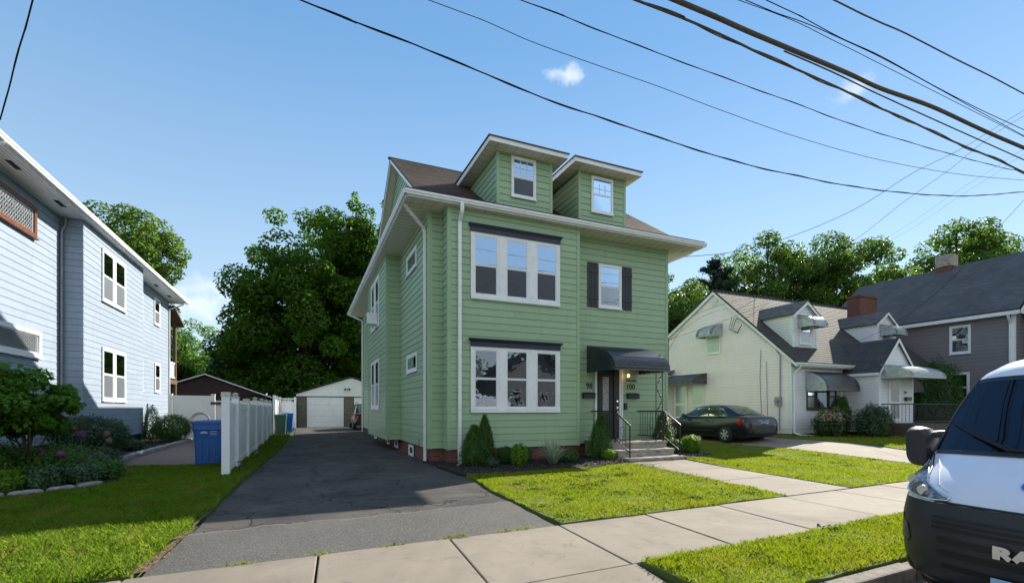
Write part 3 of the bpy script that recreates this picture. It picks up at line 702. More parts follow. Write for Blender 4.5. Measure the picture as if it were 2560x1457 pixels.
def gutter(parent, x0, x1, y, z, axis='x', d=.11, side=-1, name='gutter'):
    # K-style profile extruded along x (at y, opening up) or along y
    pr = [(0, 0), (.075, 0), (.085, .04), (.11, .07), (.11, .12), (.10, .12), (.10, .075), (.072, .045), (.065, .012), (0.008, .012), (.008, .12), (0, .12)]
    mb = MB(); n = len(pr); vs = []
    for s_ in (x0, x1):
        for a, b in pr: vs.append((s_, y+side*a, z+b) if axis == 'x' else (y+side*a, s_, z+b))
    mb.add(vs, [(i, (i+1) % n, n+(i+1) % n, n+i) for i in range(n)]+[tuple(range(n)), tuple(reversed(range(n, 2*n)))])
    return mb.build(name, M['whitemetal'], parent)
GH = thing('green_house', 'two storey green clapboard house with twin roof dormers and black door awning', 'house', (7.6, 21, 0))
FP = [(3.7, 13.0), (8.0, 13.0), (8.0, 13.5), (12.03, 13.5), (12.03, 30.5), (3.28, 30.5), (3.28, 23.2), (2.75, 23.2), (2.75, 18.0), (3.28, 18.0), (3.28, 13.56), (3.7, 13.56)]
mb = MB(); mb.prism(FP, .44, 7.305)
for i in range(len(FP)): clap(mb, FP[i], FP[(i+1) % len(FP)], .43, 7.305, .2035, shm=2)
for i, p in enumerate(FP):     # corner boards
    a = FP[i-1]; b = FP[(i+1) % len(FP)]
    v1 = Vector((p[0]-a[0], p[1]-a[1])).normalized(); v2 = Vector((b[0]-p[0], b[1]-p[1])).normalized()
    if v1.cross(v2) > 0:   # convex
        w_ = .07; mb.box(min(p[0], p[0]-v1.x*w_+v2.x*w_)-.022, max(p[0], p[0]-v1.x*w_+v2.x*w_)+.022, min(p[1], p[1]-v1.y*w_+v2.y*w_)-.022, max(p[1], p[1]-v1.y*w_+v2.y*w_)+.022, .42, 7.302, 1)
# gable wall
def gspan(z):
    # left gable at X=3.4, facing -X, from Y back (u=0 at Y=25) to front
    y0 = 13.2+(z-7.5)*((19.08-13.2)/(11.3-7.5)); y1 = 24.9-(z-7.5)*((24.9-19.08)/(11.3-7.5)); return (25-y1, 25-y0)
clap(mb, (3.42, 25), (3.42, 13), 7.55, 11.15, .2035, gspan, shm=2)
clap(mb, (12.5, 13), (12.5, 25), 7.45, 11.15, .2035, lambda z: (25-13-gspan(z)[1], 25-13-gspan(z)[0]), shm=2)
mb.prism([(3.43, 14), (12.49, 14), (12.49, 24), (3.43, 24)], 7.31, 8.0)
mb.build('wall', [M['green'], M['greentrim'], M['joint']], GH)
mb = MB(); FF = [(3.74, 13.06), (7.96, 13.06), (7.96, 13.56), (11.98, 13.56), (11.98, 30.45), (3.34, 30.45), (3.34, 13.62), (3.74, 13.62)]
mb.prism(FF, -.15, .44); mb.build('foundation', M['brick'], GH)
for (y0, y1, z0, z1) in ((15.75, 16.45, .0, .36), (18.6, 19.3, .06, .38), (20.6, 21.2, .06, .38), (24.6, 25.3, .06, .38)):
    window(GH, frame((3.322, 0), (-1, 0)), -y1, -y0, z0, z1, split=None, blind=0, sill=False, cas=.05)
# soffit and fascia
mb = MB()
mb.box(2.52, 13.0, 12.80, 13.55, 7.306, 7.318); mb.box(2.52, 3.5, 13.55, 31.0, 7.306, 7.318); mb.box(11.95, 13.0, 13.55, 31.0, 7.306, 7.318); mb.box(3.5, 11.95, 30.4, 31.0, 7.306, 7.318)
g = 13.2
i = 0
while g < 30.8:
    mb.box(2.55, 3.27 if (g < 18 or g > 23.2) else 2.74, g, g+.006, 7.298, 7.3055, 1); g += .24
g = 2.7
while g < 12.9:
    mb.box(g, g+.006, 12.82, 13.0 if 3.7 < g < 8 else 13.49, 7.298, 7.3055, 1); g += .30
M['groove'] = plain('soffit groove', (.33, .30, .24), .7)
mb.build('soffit', [M['cream'], M['groove']], GH)
mb = MB(); mb.box(2.5, 13.03, 12.775, 12.80, 7.30, 7.48); mb.box(2.495, 2.52, 12.80, 31.0, 7.30, 7.48); mb.box(13.0, 13.025, 12.80, 31.0, 7.30, 7.48); mb.box(2.5, 13.02, 31.0, 31.025, 7.30, 7.48)
# rake boards
def rake(mb, x, pts, w=.16, t=.03, m=0):
    for (a, b) in zip(pts[:-1], pts[1:]):
        mb.add([(x, a[0], a[1]), (x, b[0], b[1]), (x, b[0], b[1]-w), (x, a[0], a[1]-w), (x+t, a[0], a[1]), (x+t, b[0], b[1]), (x+t, b[0], b[1]-w), (x+t, a[0], a[1]-w)],
               [(0, 1, 2, 3), (7, 6, 5, 4), (0, 4, 5, 1), (3, 2, 6, 7), (0, 3, 7, 4), (1, 5, 6, 2)], m)
PRF = [(12.75, 7.50), (14.2, 8.13), (19.08, 11.47), (24.9, 7.62)]
rake(mb, 3.08, [(14.15, 8.08), (19.08, 11.45), (24.9, 7.60)]); rake(mb, 12.98, PRF)
mb.build('fascia', M['white'], GH)
for x0, x1 in ((3.10, 3.42), (12.5, 12.98)):
    mb = MB()
    for a, b in (((14.0, 7.90), (19.08, 11.36)), ((19.08, 11.36), (24.9, 7.50))):
        mb.add([(x0, a[0], a[1]), (x1, a[0], a[1]), (x1, b[0], b[1]), (x0, b[0], b[1])], [(0, 1, 2, 3)])
    mb.build('rake_soffit', M['cream'], GH)
mb = MB()
for a, b in zip(PRF[:-1], PRF[1:]):
    xa = 2.46 if a[0] < 13 else 3.06
    if a[0] < 13:
        mb.slab([(2.46, 12.72, 7.50), (13.05, 12.72, 7.50), (13.05, 14.2, 8.13), (3.2, 14.2, 8.13)], .035)
    else: mb.slab([(3.06, a[0], a[1]), (13.05, a[0], a[1]), (13.05, b[0], b[1]), (3.06, b[0], b[1])], .035)
mb.slab([(2.46, 31.05, 7.50), (2.46, 12.72, 7.50), (3.45, 13.9, 7.98), (3.45, 30.2, 7.98)], .03)   # pent roof along the side
mb.slab([(3.45, 24.7, 7.78), (12.2, 24.7, 7.78), (12.2, 30.2, 7.98), (3.45, 30.2, 7.98)], .03)
mb.slab([(13.05, 31.05, 7.5), (2.46, 31.05, 7.5), (3.45, 30.2, 7.98), (12.2, 30.2, 7.98)], .03)
mb.slab([(13.05, 24.0, 7.5), (13.05, 31.05, 7.5), (12.2, 30.2, 7.98), (12.2, 24.7, 7.78)], .03)
mb.box(3.0, 13.05, 19.02, 19.16, 11.44, 11.485)
courses(mb, (2.48, 12.73, 7.502), (13.04, 12.73, 7.502), (13.04, 14.2, 8.132), (3.2, 14.2, 8.132), .15, .014)
courses(mb, (3.07, 14.2, 8.132), (13.04, 14.2, 8.132), (13.04, 19.05, 11.46), (3.07, 19.05, 11.46), .15, .014)
mb.build('roof', M['roofg'], GH)
gutter(GH, 2.42, 13.1, 12.774, 7.335, 'x'); gutter(GH, 12.7, 31.05, 2.494, 7.335, 'y')
# dormers
for di, (x0, x1, wx0, wx1) in enumerate(((5.36, 7.24, 5.82, 6.66), (8.26, 10.10, 8.72, 9.58))):
    yd = 13.42; ye = 16.6; zt = 9.44
    mb = MB(); mb.prism([(x0, yd), (x1, yd), (x1, ye), (x0, ye)], 7.6, zt-.01)
    clap(mb, (x0, yd), (x1, yd), 7.75, zt, .2035, shm=2)
    clap(mb, (x0, ye), (x0, yd), 7.75, zt, .2035, shm=2); clap(mb, (x1, yd), (x1, ye), 7.75, zt, .2035, shm=2)
    mb.box(x0-.022, x0+.075, yd-.022, yd+.07, 7.74, zt-.002, 1); mb.box(x1-.075, x1+.022, yd-.022, yd+.07, 7.74, zt-.002, 1)
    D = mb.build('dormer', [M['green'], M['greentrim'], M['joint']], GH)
    mb = MB(); o1, o2 = .42, .34
    a0, a1, b0, b1 = x0-o1, x1+o2, yd-.47, ye
    mb.box(a0+.02, a1-.02, b0+.02, b1, zt+.001, zt+.012, 1)
    k = a0+.3
    while k < a1: mb.box(k, k+.006, b0+.03, yd-.03, zt-.006, zt+.0005, 3); k += .3
    k = yd-.2
    while k < b1-.5: mb.box(a0+.03, x0-.03, k, k+.006, zt-.006, zt+.0005, 3); k += .3
    mb.box(a0, a1, b0, b0+.018, zt-.01, zt+.15, 0); mb.box(a0, a0+.018, b0+.018, b1, zt-.01, zt+.15, 0); mb.box(a1-.018, a1, b0+.018, b1, zt-.01, zt+.15, 0)
    A = [(a0-.04, b0-.04, zt+.15), (a1+.04, b0-.04, zt+.15), (a1+.04, b1+.1, zt+.20), (a0-.04, b1+.1, zt+.20)]
    xm = (a0+a1)/2; rz_ = zt+.42
    mb.slab([A[0], A[1], (xm, b0+1.3, rz_)], .03, 2); mb.slab([A[1], A[2], (xm, b1+.9, rz_), (xm, b0+1.3, rz_)], .03, 2); mb.slab([A[3], A[0], (xm, b0+1.3, rz_), (xm, b1+.9, rz_)], .03, 2)
    mb.build('dormer_roof', [M['white'], M['cream'], M['roofg'], M['groove']], D)
    window(GH, frame((0, yd), (0, -1)), wx0, wx1, 8.13, 9.37 if di == 0 else 9.33, 'glassblue', 'screen' if di == 0 else 'glassblue', blind=0, grid=(3, 2, 8.82, 9.26) if di == 0 else (3, 2, 8.75, 9.10), cas=.06, inner='darkroom')
# triple windows with metal hoods
for (z0, z1, up, lo, hz) in ((1.50, 3.38, 'glass', 'glass', 3.38), (4.78, 6.68, 'glassblue', 'screen', 6.68)):
    F = frame((0, 13.0), (0, -1))
    for (a, b) in ((4.42, 5.24), (5.42, 6.22), (6.42, 7.22)): window(GH, F, a, b, z0+.06, z1-.02, up, lo, cas=.06, sill=False)
    mb = MB(); mb.ob(F, 4.36, 4.42, .019, .062, z0, z1); mb.ob(F, 7.22, 7.28, .019, .062, z0, z1); mb.ob(F, 4.42, 7.22, .019, .062, z1-.02, z1+.0)
    mb.ob(F, 5.24, 5.42, .019, .058, z0+.05, z1-.02); mb.ob(F, 6.22, 6.42, .019, .058, z0+.05, z1-.02); mb.ob(F, 4.36, 7.28, .019, .085, z0-.03, z0+.05)
    mb.build('window_surround', M['white'], GH, bevel=.004)
    mb = MB(); mb.ob(F, 4.36, 7.29, .019, .075, hz+.002, hz+.15)
    mb.add([F[0]+F[1]*u+F[2]*n+Vector((0, 0, z)) for u, n, z in ((4.36, .075, hz+.13), (7.29, .075, hz+.13), (7.35, .13, hz+.215), (4.30, .13, hz+.215), (4.30, .019, hz+.215), (7.35, .019, hz+.215), (4.36, .019, hz+.13), (7.29, .019, hz+.13), (7.35, .13, hz+.235), (4.30, .13, hz+.235), (4.30, .019, hz+.24), (7.35, .019, hz+.24))],
           [(0, 1, 2, 3), (6, 0, 3, 4), (1, 7, 5, 2), (3, 2, 8, 9), (9, 8, 11, 10), (4, 3, 9, 10), (2, 5, 11, 8)])
    mb.build('window_hood', M['navy'], GH)
# window with shutters over the door
F = frame((0, 13.5), (0, -1)); window(GH, F, 9.06, 9.99, 5.0, 6.46, 'glassblue', 'glass', blind=1, cas=.07)
for (a, b) in ((8.62, 9.03), (10.02, 10.43)):
    mb = MB(); n = 3; w_ = (b-a)/n
    for i in range(n): mb.ob(F, a+i*w_+.004, a+(i+1)*w_-.004, .019, .040, 4.98, 6.48)
    for z in (5.25, 6.15): mb.ob(F, a+.005, b-.005, .041, .060, z, z+.10)
    mb.build('shutter', M['shutter'], GH, bevel=.003)
# side windows
F = frame((3.28, 0), (-1, 0))
window(GH, F, -16.62, -15.05, 6.14, 6.80, split=None, blind=0, cas=.09, upper='glass', inner='darkroom', curtain='full'); window(GH, F, -16.62, -15.0, 2.80, 3.40, split=None, blind=0, cas=.09, curtain='full')
F = frame((2.75, 0), (-1, 0))
for (z0, z1) in ((1.58, 3.62), (4.95, 7.0)):
    window(GH, F, -20.75, -19.65, z0, z1, blind=0, cas=.10); window(GH, F, -22.0, -20.95, z0, z1, blind=0, cas=.10)
F = frame((3.28, 0), (-1, 0))
window(GH, F, -27.4, -26.4, 4.95, 6.3, blind=0, cas=.1); window(GH, F, -27.4, -26.4, 1.6, 3.1, blind=0, cas=.1)
F = frame((3.42, 0), (-1, 0)); window(GH, F, -18.9, -17.9, 8.15, 9.6, 'glass', 'glass', blind=0, cas=.09); window(GH, F, -20.2, -19.2, 8.15, 9.6, 'glass', 'glass', blind=0, cas=.09)
# downspouts
def spout(path, w=.075, d=.06, ax=None, mt='whitemetal', parent=GH):
    mb = MB(); mb.ax = ax; P = []
    for i, p in enumerate(path):        # soften elbows
        if 0 < i < len(path)-1:
            p = Vector(p); a = (Vector(path[i-1])-p).normalized()*.05; b = (Vector(path[i+1])-p).normalized()*.05
            P += [p+a, p+(a+b)*.25, p+b]
        else: P.append(Vector(p))
    mb.rtube(P, w, d); return mb.build('downspout', M[mt], parent)
spout([(4.02, 12.70, 7.36), (4.02, 12.70, 7.12), (4.02, 12.93, 6.9), (4.02, 12.93, .16), (3.98, 12.72, .04), (3.80, 12.42, -.0)], .095, .08, Vector((1, 0, 0)))
spout([(2.55, 13.35, 7.33), (2.62, 13.4, 7.24), (3.20, 13.80, 6.86), (3.22, 13.80, 6.7), (3.22, 13.80, .06)], .085, .07, Vector((0, 1, 0)))
spout([(2.50, 30.6, 7.33), (2.6, 30.5, 7.22), (3.20, 30.3, 6.95), (3.20, 30.3, .2), (3.05, 30.1, .1)], .085, .07, Vector((0, 1, 0)))
spout([(12.9, 13.0, 7.33), (12.8, 13.2, 7.2), (12.12, 13.65, 6.9), (12.12, 13.65, .2)], .085, .07, Vector((0, 1, 0)))
# door
F = frame((0, 13.5), (0, -1))
mb = MB(); mb.ob(F, 8.90, 8.97, .019, .075, .55, 2.92); mb.ob(F, 9.88, 9.95, .019, .075, .55, 2.92); mb.ob(F, 9.98, 10.04, .019, .06, .55, 2.92); mb.ob(F, 8.90, 10.04, .019, .075, 2.92, 3.02)
mb.build('door_frame', M['white'], GH)
mb = MB(); mb.ob(F, 8.97, 9.88, .019, .045, .55, 2.92)
for (a, b, z0, z1) in ((9.03, 9.17, .7, 2.85), (9.50, 9.62, .7, 2.85), (9.17, 9.50, 2.7, 2.85), (9.17, 9.50, 1.30, 1.42), (9.17, 9.50, .7, .82)): mb.ob(F, a, b, .046, .056, z0, z1)
mb.ob(F, 9.64, 9.68, .046, .085, .57, 2.92); mb.ob(F, 9.70, 9.86, .046, .06, .6, 2.88)
D = mb.build('door', M['doorp'], GH)
mb = MB(); mb.ob(F, 9.21, 9.46, .047, .052, 1.46, 2.66); mb.build('door_glass', M['leaded'], D)
mb = MB()
for z in (1.62, 1.84): mb.tube([F[0]+F[1]*9.78+F[2]*.06+Vector((0, 0, z)), F[0]+F[1]*9.78+F[2]*.10+Vector((0, 0, z))], .035, 10)
mb.tube([F[0]+F[1]*9.78+F[2]*n+Vector((0, 0, z)) for n, z in ((.07, 1.55), (.12, 1.5), (.12, 1.28), (.07, 1.22))], .012, 6)
mb.build('door_handle', M['chrome'], D)
# canopy
def awning(parent, F, u0, u1, ztop, zbot, dep, mt, rib=.07, name='awning', stripes=False, mt2=None, ramp_=.010, sidez=None):
    """rounded metal canopy: curve from the wall, horizontal ribs, side cheeks with scalloped hem"""
    mb = MB(); n = 22; prof = []
    for i in range(n+1):
        t = i/n; a = t*math.pi/2
        # superellipse-like: gentle slope then rounding over
        x = dep*math.sin(a)**.95; z = zbot+(ztop-zbot)*(math.cos(a)**.75)
        z = zbot+(ztop-zbot)*((1-t)*.45+.55*math.cos(a)**.8) if t < 1 else zbot
        prof.append((x, z))
    fine = []
    for i in range(n):
        for k in range(3):
            t = k/3; x = prof[i][0]+(prof[i+1][0]-prof[i][0])*t; z = prof[i][1]+(prof[i+1][1]-prof[i][1])*t; fine.append((x, z))
    fine.append(prof[-1]); L = 0; rows = []
    for i, (x, z) in enumerate(fine):
        if i: L += math.hypot(x-fine[i-1][0], z-fine[i-1][1])
        nx, nz_ = (.5, .85) if i < len(fine)*.7 else (1, .2)
        o = ramp_*math.cos(L/rib*2*math.pi)
        rows.append([F[0]+F[1]*u+F[2]*(x+.02+o*nx)+Vector((0, 0, z+o*nz_)) for u in (u0, u1)])
    mb.grid(rows, 0, True)
    hem = []
    k = int((u1-u0)/.09)
    top = [F[0]+F[1]*(u0+(u1-u0)*i/(k*2))+F[2]*(dep+.02)+Vector((0, 0, zbot+.002)) for i in range(k*2+1)]
    bot = [p-Vector((0, 0, .035+(.022 if i % 2 else 0))) for i, p in enumerate(top)]
    mb.grid([top, bot], 0, False)
    for u in (u0, u1):        # cheeks
        poly = [F[0]+F[1]*u+F[2]*(x+.02)+Vector((0, 0, z)) for x, z in prof]
        kk = 14; base = []
        sz = sidez if sidez is not None else zbot
        for i in range(kk+1):
            t = 1-i/kk; base.append(F[0]+F[1]*u+F[2]*(dep*t+.02)+Vector((0, 0, zbot+(sz-zbot)*(1-t)-.035-(.02 if i % 2 else 0))))
        mb.add([*poly, *base], [tuple(range(len(poly)+len(base)))], 1)
        rr = int((ztop-zbot)/.09)
        for q in range(1, rr+1):          # horizontal seams on the cheeks
            z = zbot+(ztop-zbot)*q/(rr+1); xe = max([x for x, zz in prof if zz >= z] or [0])
            s_ = -.006 if u == u0 else .006
            if xe > .06: mb.add([F[0]+F[1]*(u+s_*k_)+F[2]*(x)+Vector((0, 0, z+h)) for k_, x, h in ((0, .02, -.014), (0, xe, -.014), (1, xe, 0), (1, .02, 0), (0, .02, .004), (0, xe, .004))], [(0, 1, 2, 3), (3, 2, 5, 4)], 1)
    if stripes:
        for us in (u0+.03, u0+.13, u1-.16, u1-.06):
            rows = []
            for i, (x, z) in enumerate(prof): rows.append([F[0]+F[1]*u+F[2]*(x+.02+(.018 if i > 3 else .008))+Vector((0, 0, z+.016)) for u in (us, us+.035)])
            mb.grid(rows, 2, True)
    return mb.build(name, [M[mt], M[mt2 or mt], M['awning']], parent)
awning(GH, frame((0, 13.5), (0, -1)), 8.60, 10.72, 3.66, 2.82, 1.58, 'awning', .085, name='canopy', ramp_=.016)
mb = MB(); mb.lathe((10.16, 13.3, 2.70), [(.0, .06), (.03, .05), (.04, 0), (.02, -.03), (0, -.03)], 10); mb.build('porch_lamp', M['bulb'], GH)
mb = MB()   # iron canopy column
for x in (10.36, 10.62): mb.tube([(x, 12.14, .54), (x, 12.14, 2.84)], .017, 4)
z = .6; s_ = 1
while z < 2.7:
    mb.tube([(10.37, 12.14, z) if s_ > 0 else (10.61, 12.14, z), (10.61, 12.14, z+.42) if s_ > 0 else (10.37, 12.14, z+.42)], .012, 4)
    for k in range(2):
        c = (10.49+(.05 if k else -.05)*s_, 12.14, z+.21+(.08 if k else -.08)); mb.tube([(c[0]+.035*math.cos(a*.7), c[1], c[2]+.035*math.sin(a*.7)) for a in range(8)], .011, 4)
    z += .42; s_ = -s_
mb.build('canopy_column', M['iron'], GH)
F = frame((0, 13.5), (0, -1))
for u in (8.42, 10.22):
    mb = MB(); mb.ob(F, u, u+.46 if u < 9 else u+.48, .02, .13, 1.93, 2.07); mb.add([F[0]+F[1]*a+F[2]*n+Vector((0, 0, z)) for a, n, z in ((u-.01, .02, 2.13), (u+.49, .02, 2.13), (u+.49, .145, 2.07), (u-.01, .145, 2.07))], [(0, 1, 2, 3)])
    mb.build('mailbox', M['navy'], GH, bevel=.01)
text_mesh('house_number', '98', .26, F, 8.57, .022, 2.26, M['iron'], GH, .006, bold=.004)
text_mesh('house_number', '100', .26, F, 10.19, .022, 2.26, M['iron'], GH, .006, bold=.004)
mb = MB(); mb.ob(F, 10.10, 10.20, .02, .09, 1.55, 1.78); mb.build('doorbell_box', M['iron'], GH)
text_mesh('nameplate', 'Nicoles', .15, F, 10.19, .022, 2.52, M['iron'], GH, .006)
mb = MB(); mb.box(2.2, 2.62, 20.2, 21.1, 4.98, 5.42); 
AC = None
mb = MB(); mb.box(2.28, 2.70, 19.85, 20.55, 5.02, 5.46)
for i in range(9): mb.box(2.272, 2.28, 19.9, 20.5, 5.06+i*.04, 5.08+i*.04, 1)
tag(mb.build('air_conditioner', [M['whitemetal'], M['iron']], origin=(2.5, 20.2, 5.02), bevel=.01), 'white window air conditioner hanging from the upper side window of the green house', 'air conditioner')
mb = MB(); mb.box(3.19, 3.26, 14.72, 14.95, .48, .62); mb.build('vent_box', M['greentrim'], GH)
# thin cable across the facade above the canopy
mb = MB(); mb.tube([(8.1+i*.49, 13.45, 4.02-.14*math.sin(math.pi*i/8)-.04*i/8) for i in range(9)], .006, 4); mb.build('facade_cable', M['whitemetal'], GH)
# front steps
FS = thing('front_steps', 'worn concrete steps with black iron railings below the green house door', 'steps', (9.7, 12.2, 0))
for (y0, y1, z0, z1, a, b) in ((11.30, 11.74, -.1, .13, 8.66, 10.80), (11.70, 12.12, -.1, .335, 8.56, 10.74), (12.08, 13.47, -.1, .55, 8.50, 10.78)):
    mb = MB(); mb.box(a+.02, b-.02, y0+.025, y1, z0, z1-.07); mb.box(a, b, y0, y1+.0, z1-.069, z1); mb.build('step' if y1 < 13 else 'landing', M['concrete'], FS, bevel=.012)
def scroll(mb, c, axis, h, m=0):
    for s1 in (-1, 1):
        for s2 in (-1, 1):
            P = []
            for i in range(14):
                a = i/13*4.4; r = .055*(1-i/16); P.append((c[0]+(axis[0]*(s1*(.012+.05-r*math.cos(a)))), c[1]+(axis[1]*(s1*(.012+.05-r*math.cos(a)))), c[2]+s2*(.03+h*.5*(1-i/13)*.5+r*math.sin(a))))
            mb.tube(P, .008, 4, m)
for (x, fl) in ((8.76, 1), (10.66, 0)):
    mb = MB(); top = [(x, 13.44, 1.50), (x, 12.12, 1.50), (x, 11.38, 1.08)]; bot = [(x, 13.44, .68), (x, 12.12, .68), (x, 11.42, .30)]
    mb.tube(top, .026, 6, 1); mb.tube(bot, .017, 5, 1)
    for (y, zb) in ((12.12, .55), (11.40, .13)):
        zt = 1.5 if y > 12 else 1.08; mb.tube([(x, y, zb), (x, y, zt+.0)], .022, 5)
    y = 13.3
    while y > 11.5:
        if abs(y-12.12) > .05:
            if y > 12.12: z0, z1 = .68, 1.5
            else: t = (12.12-y)/.74; z0, z1 = .68-t*.4, 1.5-t*.42
            mb.tube([(x, y, z0), (x, y, z1)], .010, 4)
        y -= .13
    scroll(mb, (x, 12.72, 1.09), (0, 1), .5); scroll(mb, (x, 11.75, .9), (0, 1), .4)
    mb.build('railing', [M['iron'], M['iron']], FS)
# ---------------------------------------------------------------- left blue grey house
LH = thing('blue_house', 'pale blue grey two storey house with back porch left of the driveway', 'house', (-11, 24, 0))
FP = [(-14.5, 8.5), (-7.0, 8.5), (-7.0, 19.17), (-6.44, 19.17), (-6.44, 25.2), (-7.0, 25.2), (-7.0, 32.0), (-14.5, 32.0)]
mb = MB(); mb.prism(FP, .54, 7.56)
for i in range(len(FP)): clap(mb, FP[i], FP[(i+1) % len(FP)], .53, 7.56, .205, lip=.014, shm=1)
mb.build('wall', [M['lhside'], M['lapshadeb']], LH)
mb = MB(); mb.prism([(x+.05 if x < -10 else x-.06, y+(.05 if y < 20 else -.05)) for x, y in FP], -.2, .55); mb.build('foundation', M['darkroom'], LH)
mb = MB(); mb.box(-14.5, -6.24, 7.9, 32.5, 7.565, 7.58)
for y in (15.3, 17.7, 27.8, 30.2): mb.box(-6.62 if y < 19 else -6.7, -6.5 if y < 19 else -6.58, y, y+.5, 7.558, 7.5645, 1)
k = -6.9
while k < -6.27: mb.box(k, k+.004, 8, 32.4, 7.559, 7.5648, 2); k += .09
mb.build('soffit', [M['white'], M['darkroom'], M['groove']], LH)
mb = MB(); mb.box(-6.24, -6.22, 7.9, 32.5, 7.55, 7.70); mb.box(-15, -6.24, 32.5, 32.52, 7.55, 7.72); mb.build('fascia', M['white'], LH)
mb = MB(); mb.slab([(-6.18, 7.85, 7.71), (-6.18, 32.6, 7.71), (-11, 32.6, 8.70), (-11, 7.85, 8.70)], .05); mb.slab([(-11, 32.6, 8.70), (-16, 32.6, 7.73), (-16, 7.85, 7.73), (-11, 7.85, 8.70)], .05); mb.build('roof', M['roofdx'], LH)
clip0 = None
for i in range(58):     # snow guard clips along the eave
    y = 12.5+i*.34+random.uniform(-.06, .06); z = 7.755
    if clip0 is None:
        mb = MB(); mb.tube([(-6.20, 0, z-.02), (-6.24, .04, z+.045), (-6.29, .08, z)], .014, 4); clip0 = mb.build('gutter_clip', M['whitemetal'], LH); base_y = clip0.location.y; clip0.location.y = base_y+y
    else:
        c = clip0.copy(); C.objects.link(c); c.location.y = base_y+y; WL[c.name] = WL[clip0.name]
gutter(LH, 7.9, 32.5, -6.218, 7.575, 'y', side=1)
spout([(-6.16, 32.2, 7.6), (-6.3, 32.0, 7.45), (-6.95, 31.9, 7.1), (-6.95, 31.9, .3)], .07, .06, Vector((0, 1, 0)), 'whitemetal', LH)
mb = MB(); mb.tube([(-6.85, 19.10, 7.52), (-6.85, 19.10, 7.3), (-6.93, 19.07, 7.1), (-6.93, 19.07, .2)], .035, 8); mb.build('downspout', M['copper'], LH)
mb = MB(); mb.tube([(-6.2, 14.3, 7.55), (-6.4, 14.2, 7.42), (-7.0, 14.0, 7.38)], .07, 10); mb.build('downspout', M['whitemetal'], LH)
F1 = frame((-6.44, 0), (1, 0)); F2 = frame((-7.0, 0), (1, 0))
for (z0, z1) in ((1.86, 3.72), (5.32, 7.14)):
    for (a, b) in ((20.62, 21.72), (21.80, 22.92)):
        window(LH, F1, a, b, z0, z1, blind=0, cas=.09, inner='darkroom', curtain='shade' if z0 > 5 else 'side', lower='screen')
window(LH, F2, 26.3, 27.25, 2.42, 3.86, blind=0, cas=.08, curtain='side'); window(LH, F2, 29.2, 30.15, 2.42, 3.90, blind=0, cas=.08)
window(LH, F2, 26.3, 27.25, 5.80, 7.24, blind=0, cas=.08); window(LH, F2, 29.1, 30.1, 5.85, 7.22, blind=0, cas=.08, curtain='full')
# leaded strip windows
def leaded(F, u0, u1, z0, z1, trim, inner):
    w = window(LH, F, u0, u1, z0, z1, split=None, blind=0, cas=.12, trim=trim, inner=inner, prot=.08, upper='glass')
    mb = MB(); n = int((u1-u0-.3)/.11)
    for i in range(n+1):
        x = u0+.15+i*.11
        for s in (-1, 1): mb.tube([F[0]+F[1]*(x+s*.045*math.sin(k*math.pi/2*1.0+0))+F[2]*.037+Vector((0, 0, z0+.15+(z1-z0-.3)*k/10)) for k in range(11)], .006, 4)
    mb.build('lead_lattice', M['copper'], w)
leaded(F2, 13.9, 17.60, 6.36, 7.24, 'rustwood', 'curtain'); leaded(F2, 13.9, 17.85, 3.02, 3.78, 'white', 'curtain')
# rear porch
mb = MB()
for z in (3.25,): mb.box(-9.5, -7.02, 32.05, 34.0, z-.25, z)
mb.slab([(-6.7, 32.0, 7.35), (-6.7, 34.3, 6.6), (-9.5, 34.3, 6.6), (-9.5, 32.0, 7.35)], .14)
for x in (-7.12, -9.4): mb.box(x-.08, x+.08, 33.75, 33.95, -.1, 6.65)
mb.build('porch_frame', M['porchwood'], LH)
mb = MB(); mb.box(-7.15, -7.07, 32.1, 33.74, 4.2, 4.28); mb.box(-7.15, -7.07, 32.1, 33.74, 3.35, 3.42)
y = 32.15
while y < 33.7: mb.box(-7.13, -7.09, y, y+.06, 3.42, 4.2); y += .13
mb.build('porch_railing', M['vinyl'], LH)
# ---------------------------------------------------------------- white cape house
WH = thing('white_house', 'white one and a half storey cape house with two roof dormers and metal awnings', 'house', (25.5, 18.5, .3))
FP = [(20, 14.5), (31, 14.5), (31, 22.3), (20, 22.3)]
SHW = 3
def wspan(z):
    # left gable facing -X: p0=(20,22.3)->(20,14.5) u along -Y ; profile: front eave (14.5,3.75) ridge (18.82,7.75) knee (20.15,7.0) back (22.3,5.85)
    yf = 14.5 if z < 3.75 else 14.5+(z-3.75)*(4.32/4.0)
    yb = 22.3 if z < 5.85 else (22.3-(z-5.85)*(2.15/1.15) if z < 7.0 else 20.15-(z-7.0)*(1.33/.75))
    return (22.3-yb, 22.3-yf)
mb = MB(); mb.prism([(20.01, 14.51), (30.99, 14.51), (30.99, 22.29), (20.01, 22.29)], .45, 3.76)
for x in (20.012, 30.98): mb.add([(x, 14.52, 3.7), (x, 18.82, 7.68), (x, 20.15, 6.95), (x, 22.28, 5.8), (x, 22.28, 3.7)], [(0, 1, 2, 3, 4)])
clap(mb, (20, 14.5), (31, 14.5), .68, 3.76, .135, lip=.014, shm=SHW)
clap(mb, (20, 22.3), (20, 14.5), .68, 7.7, .135, wspan, m=1, lip=.014, shm=SHW)
clap(mb, (31, 22.3), (20, 22.3), .68, 5.8, .135, lip=.014, shm=SHW)
mb.box(19.975, 20.09, 14.475, 14.59, .66, 3.74, 2)
mb.build('wall', [M['wsiding'], M['wsidecream'], M['whitemetal'], M['lapshadew']], WH)
mb = MB(); mb.box(20.05, 30.95, 14.56, 22.2, -.2, .68); mb.build('foundation', M['tanf'] if 'tanf' in M else M['concrete'], WH)
mb = MB()
mb.slab([(19.85, 14.15, 3.66), (31.2, 14.15, 3.66), (31.2, 18.82, 7.86), (19.85, 18.82, 7.86)], .06)
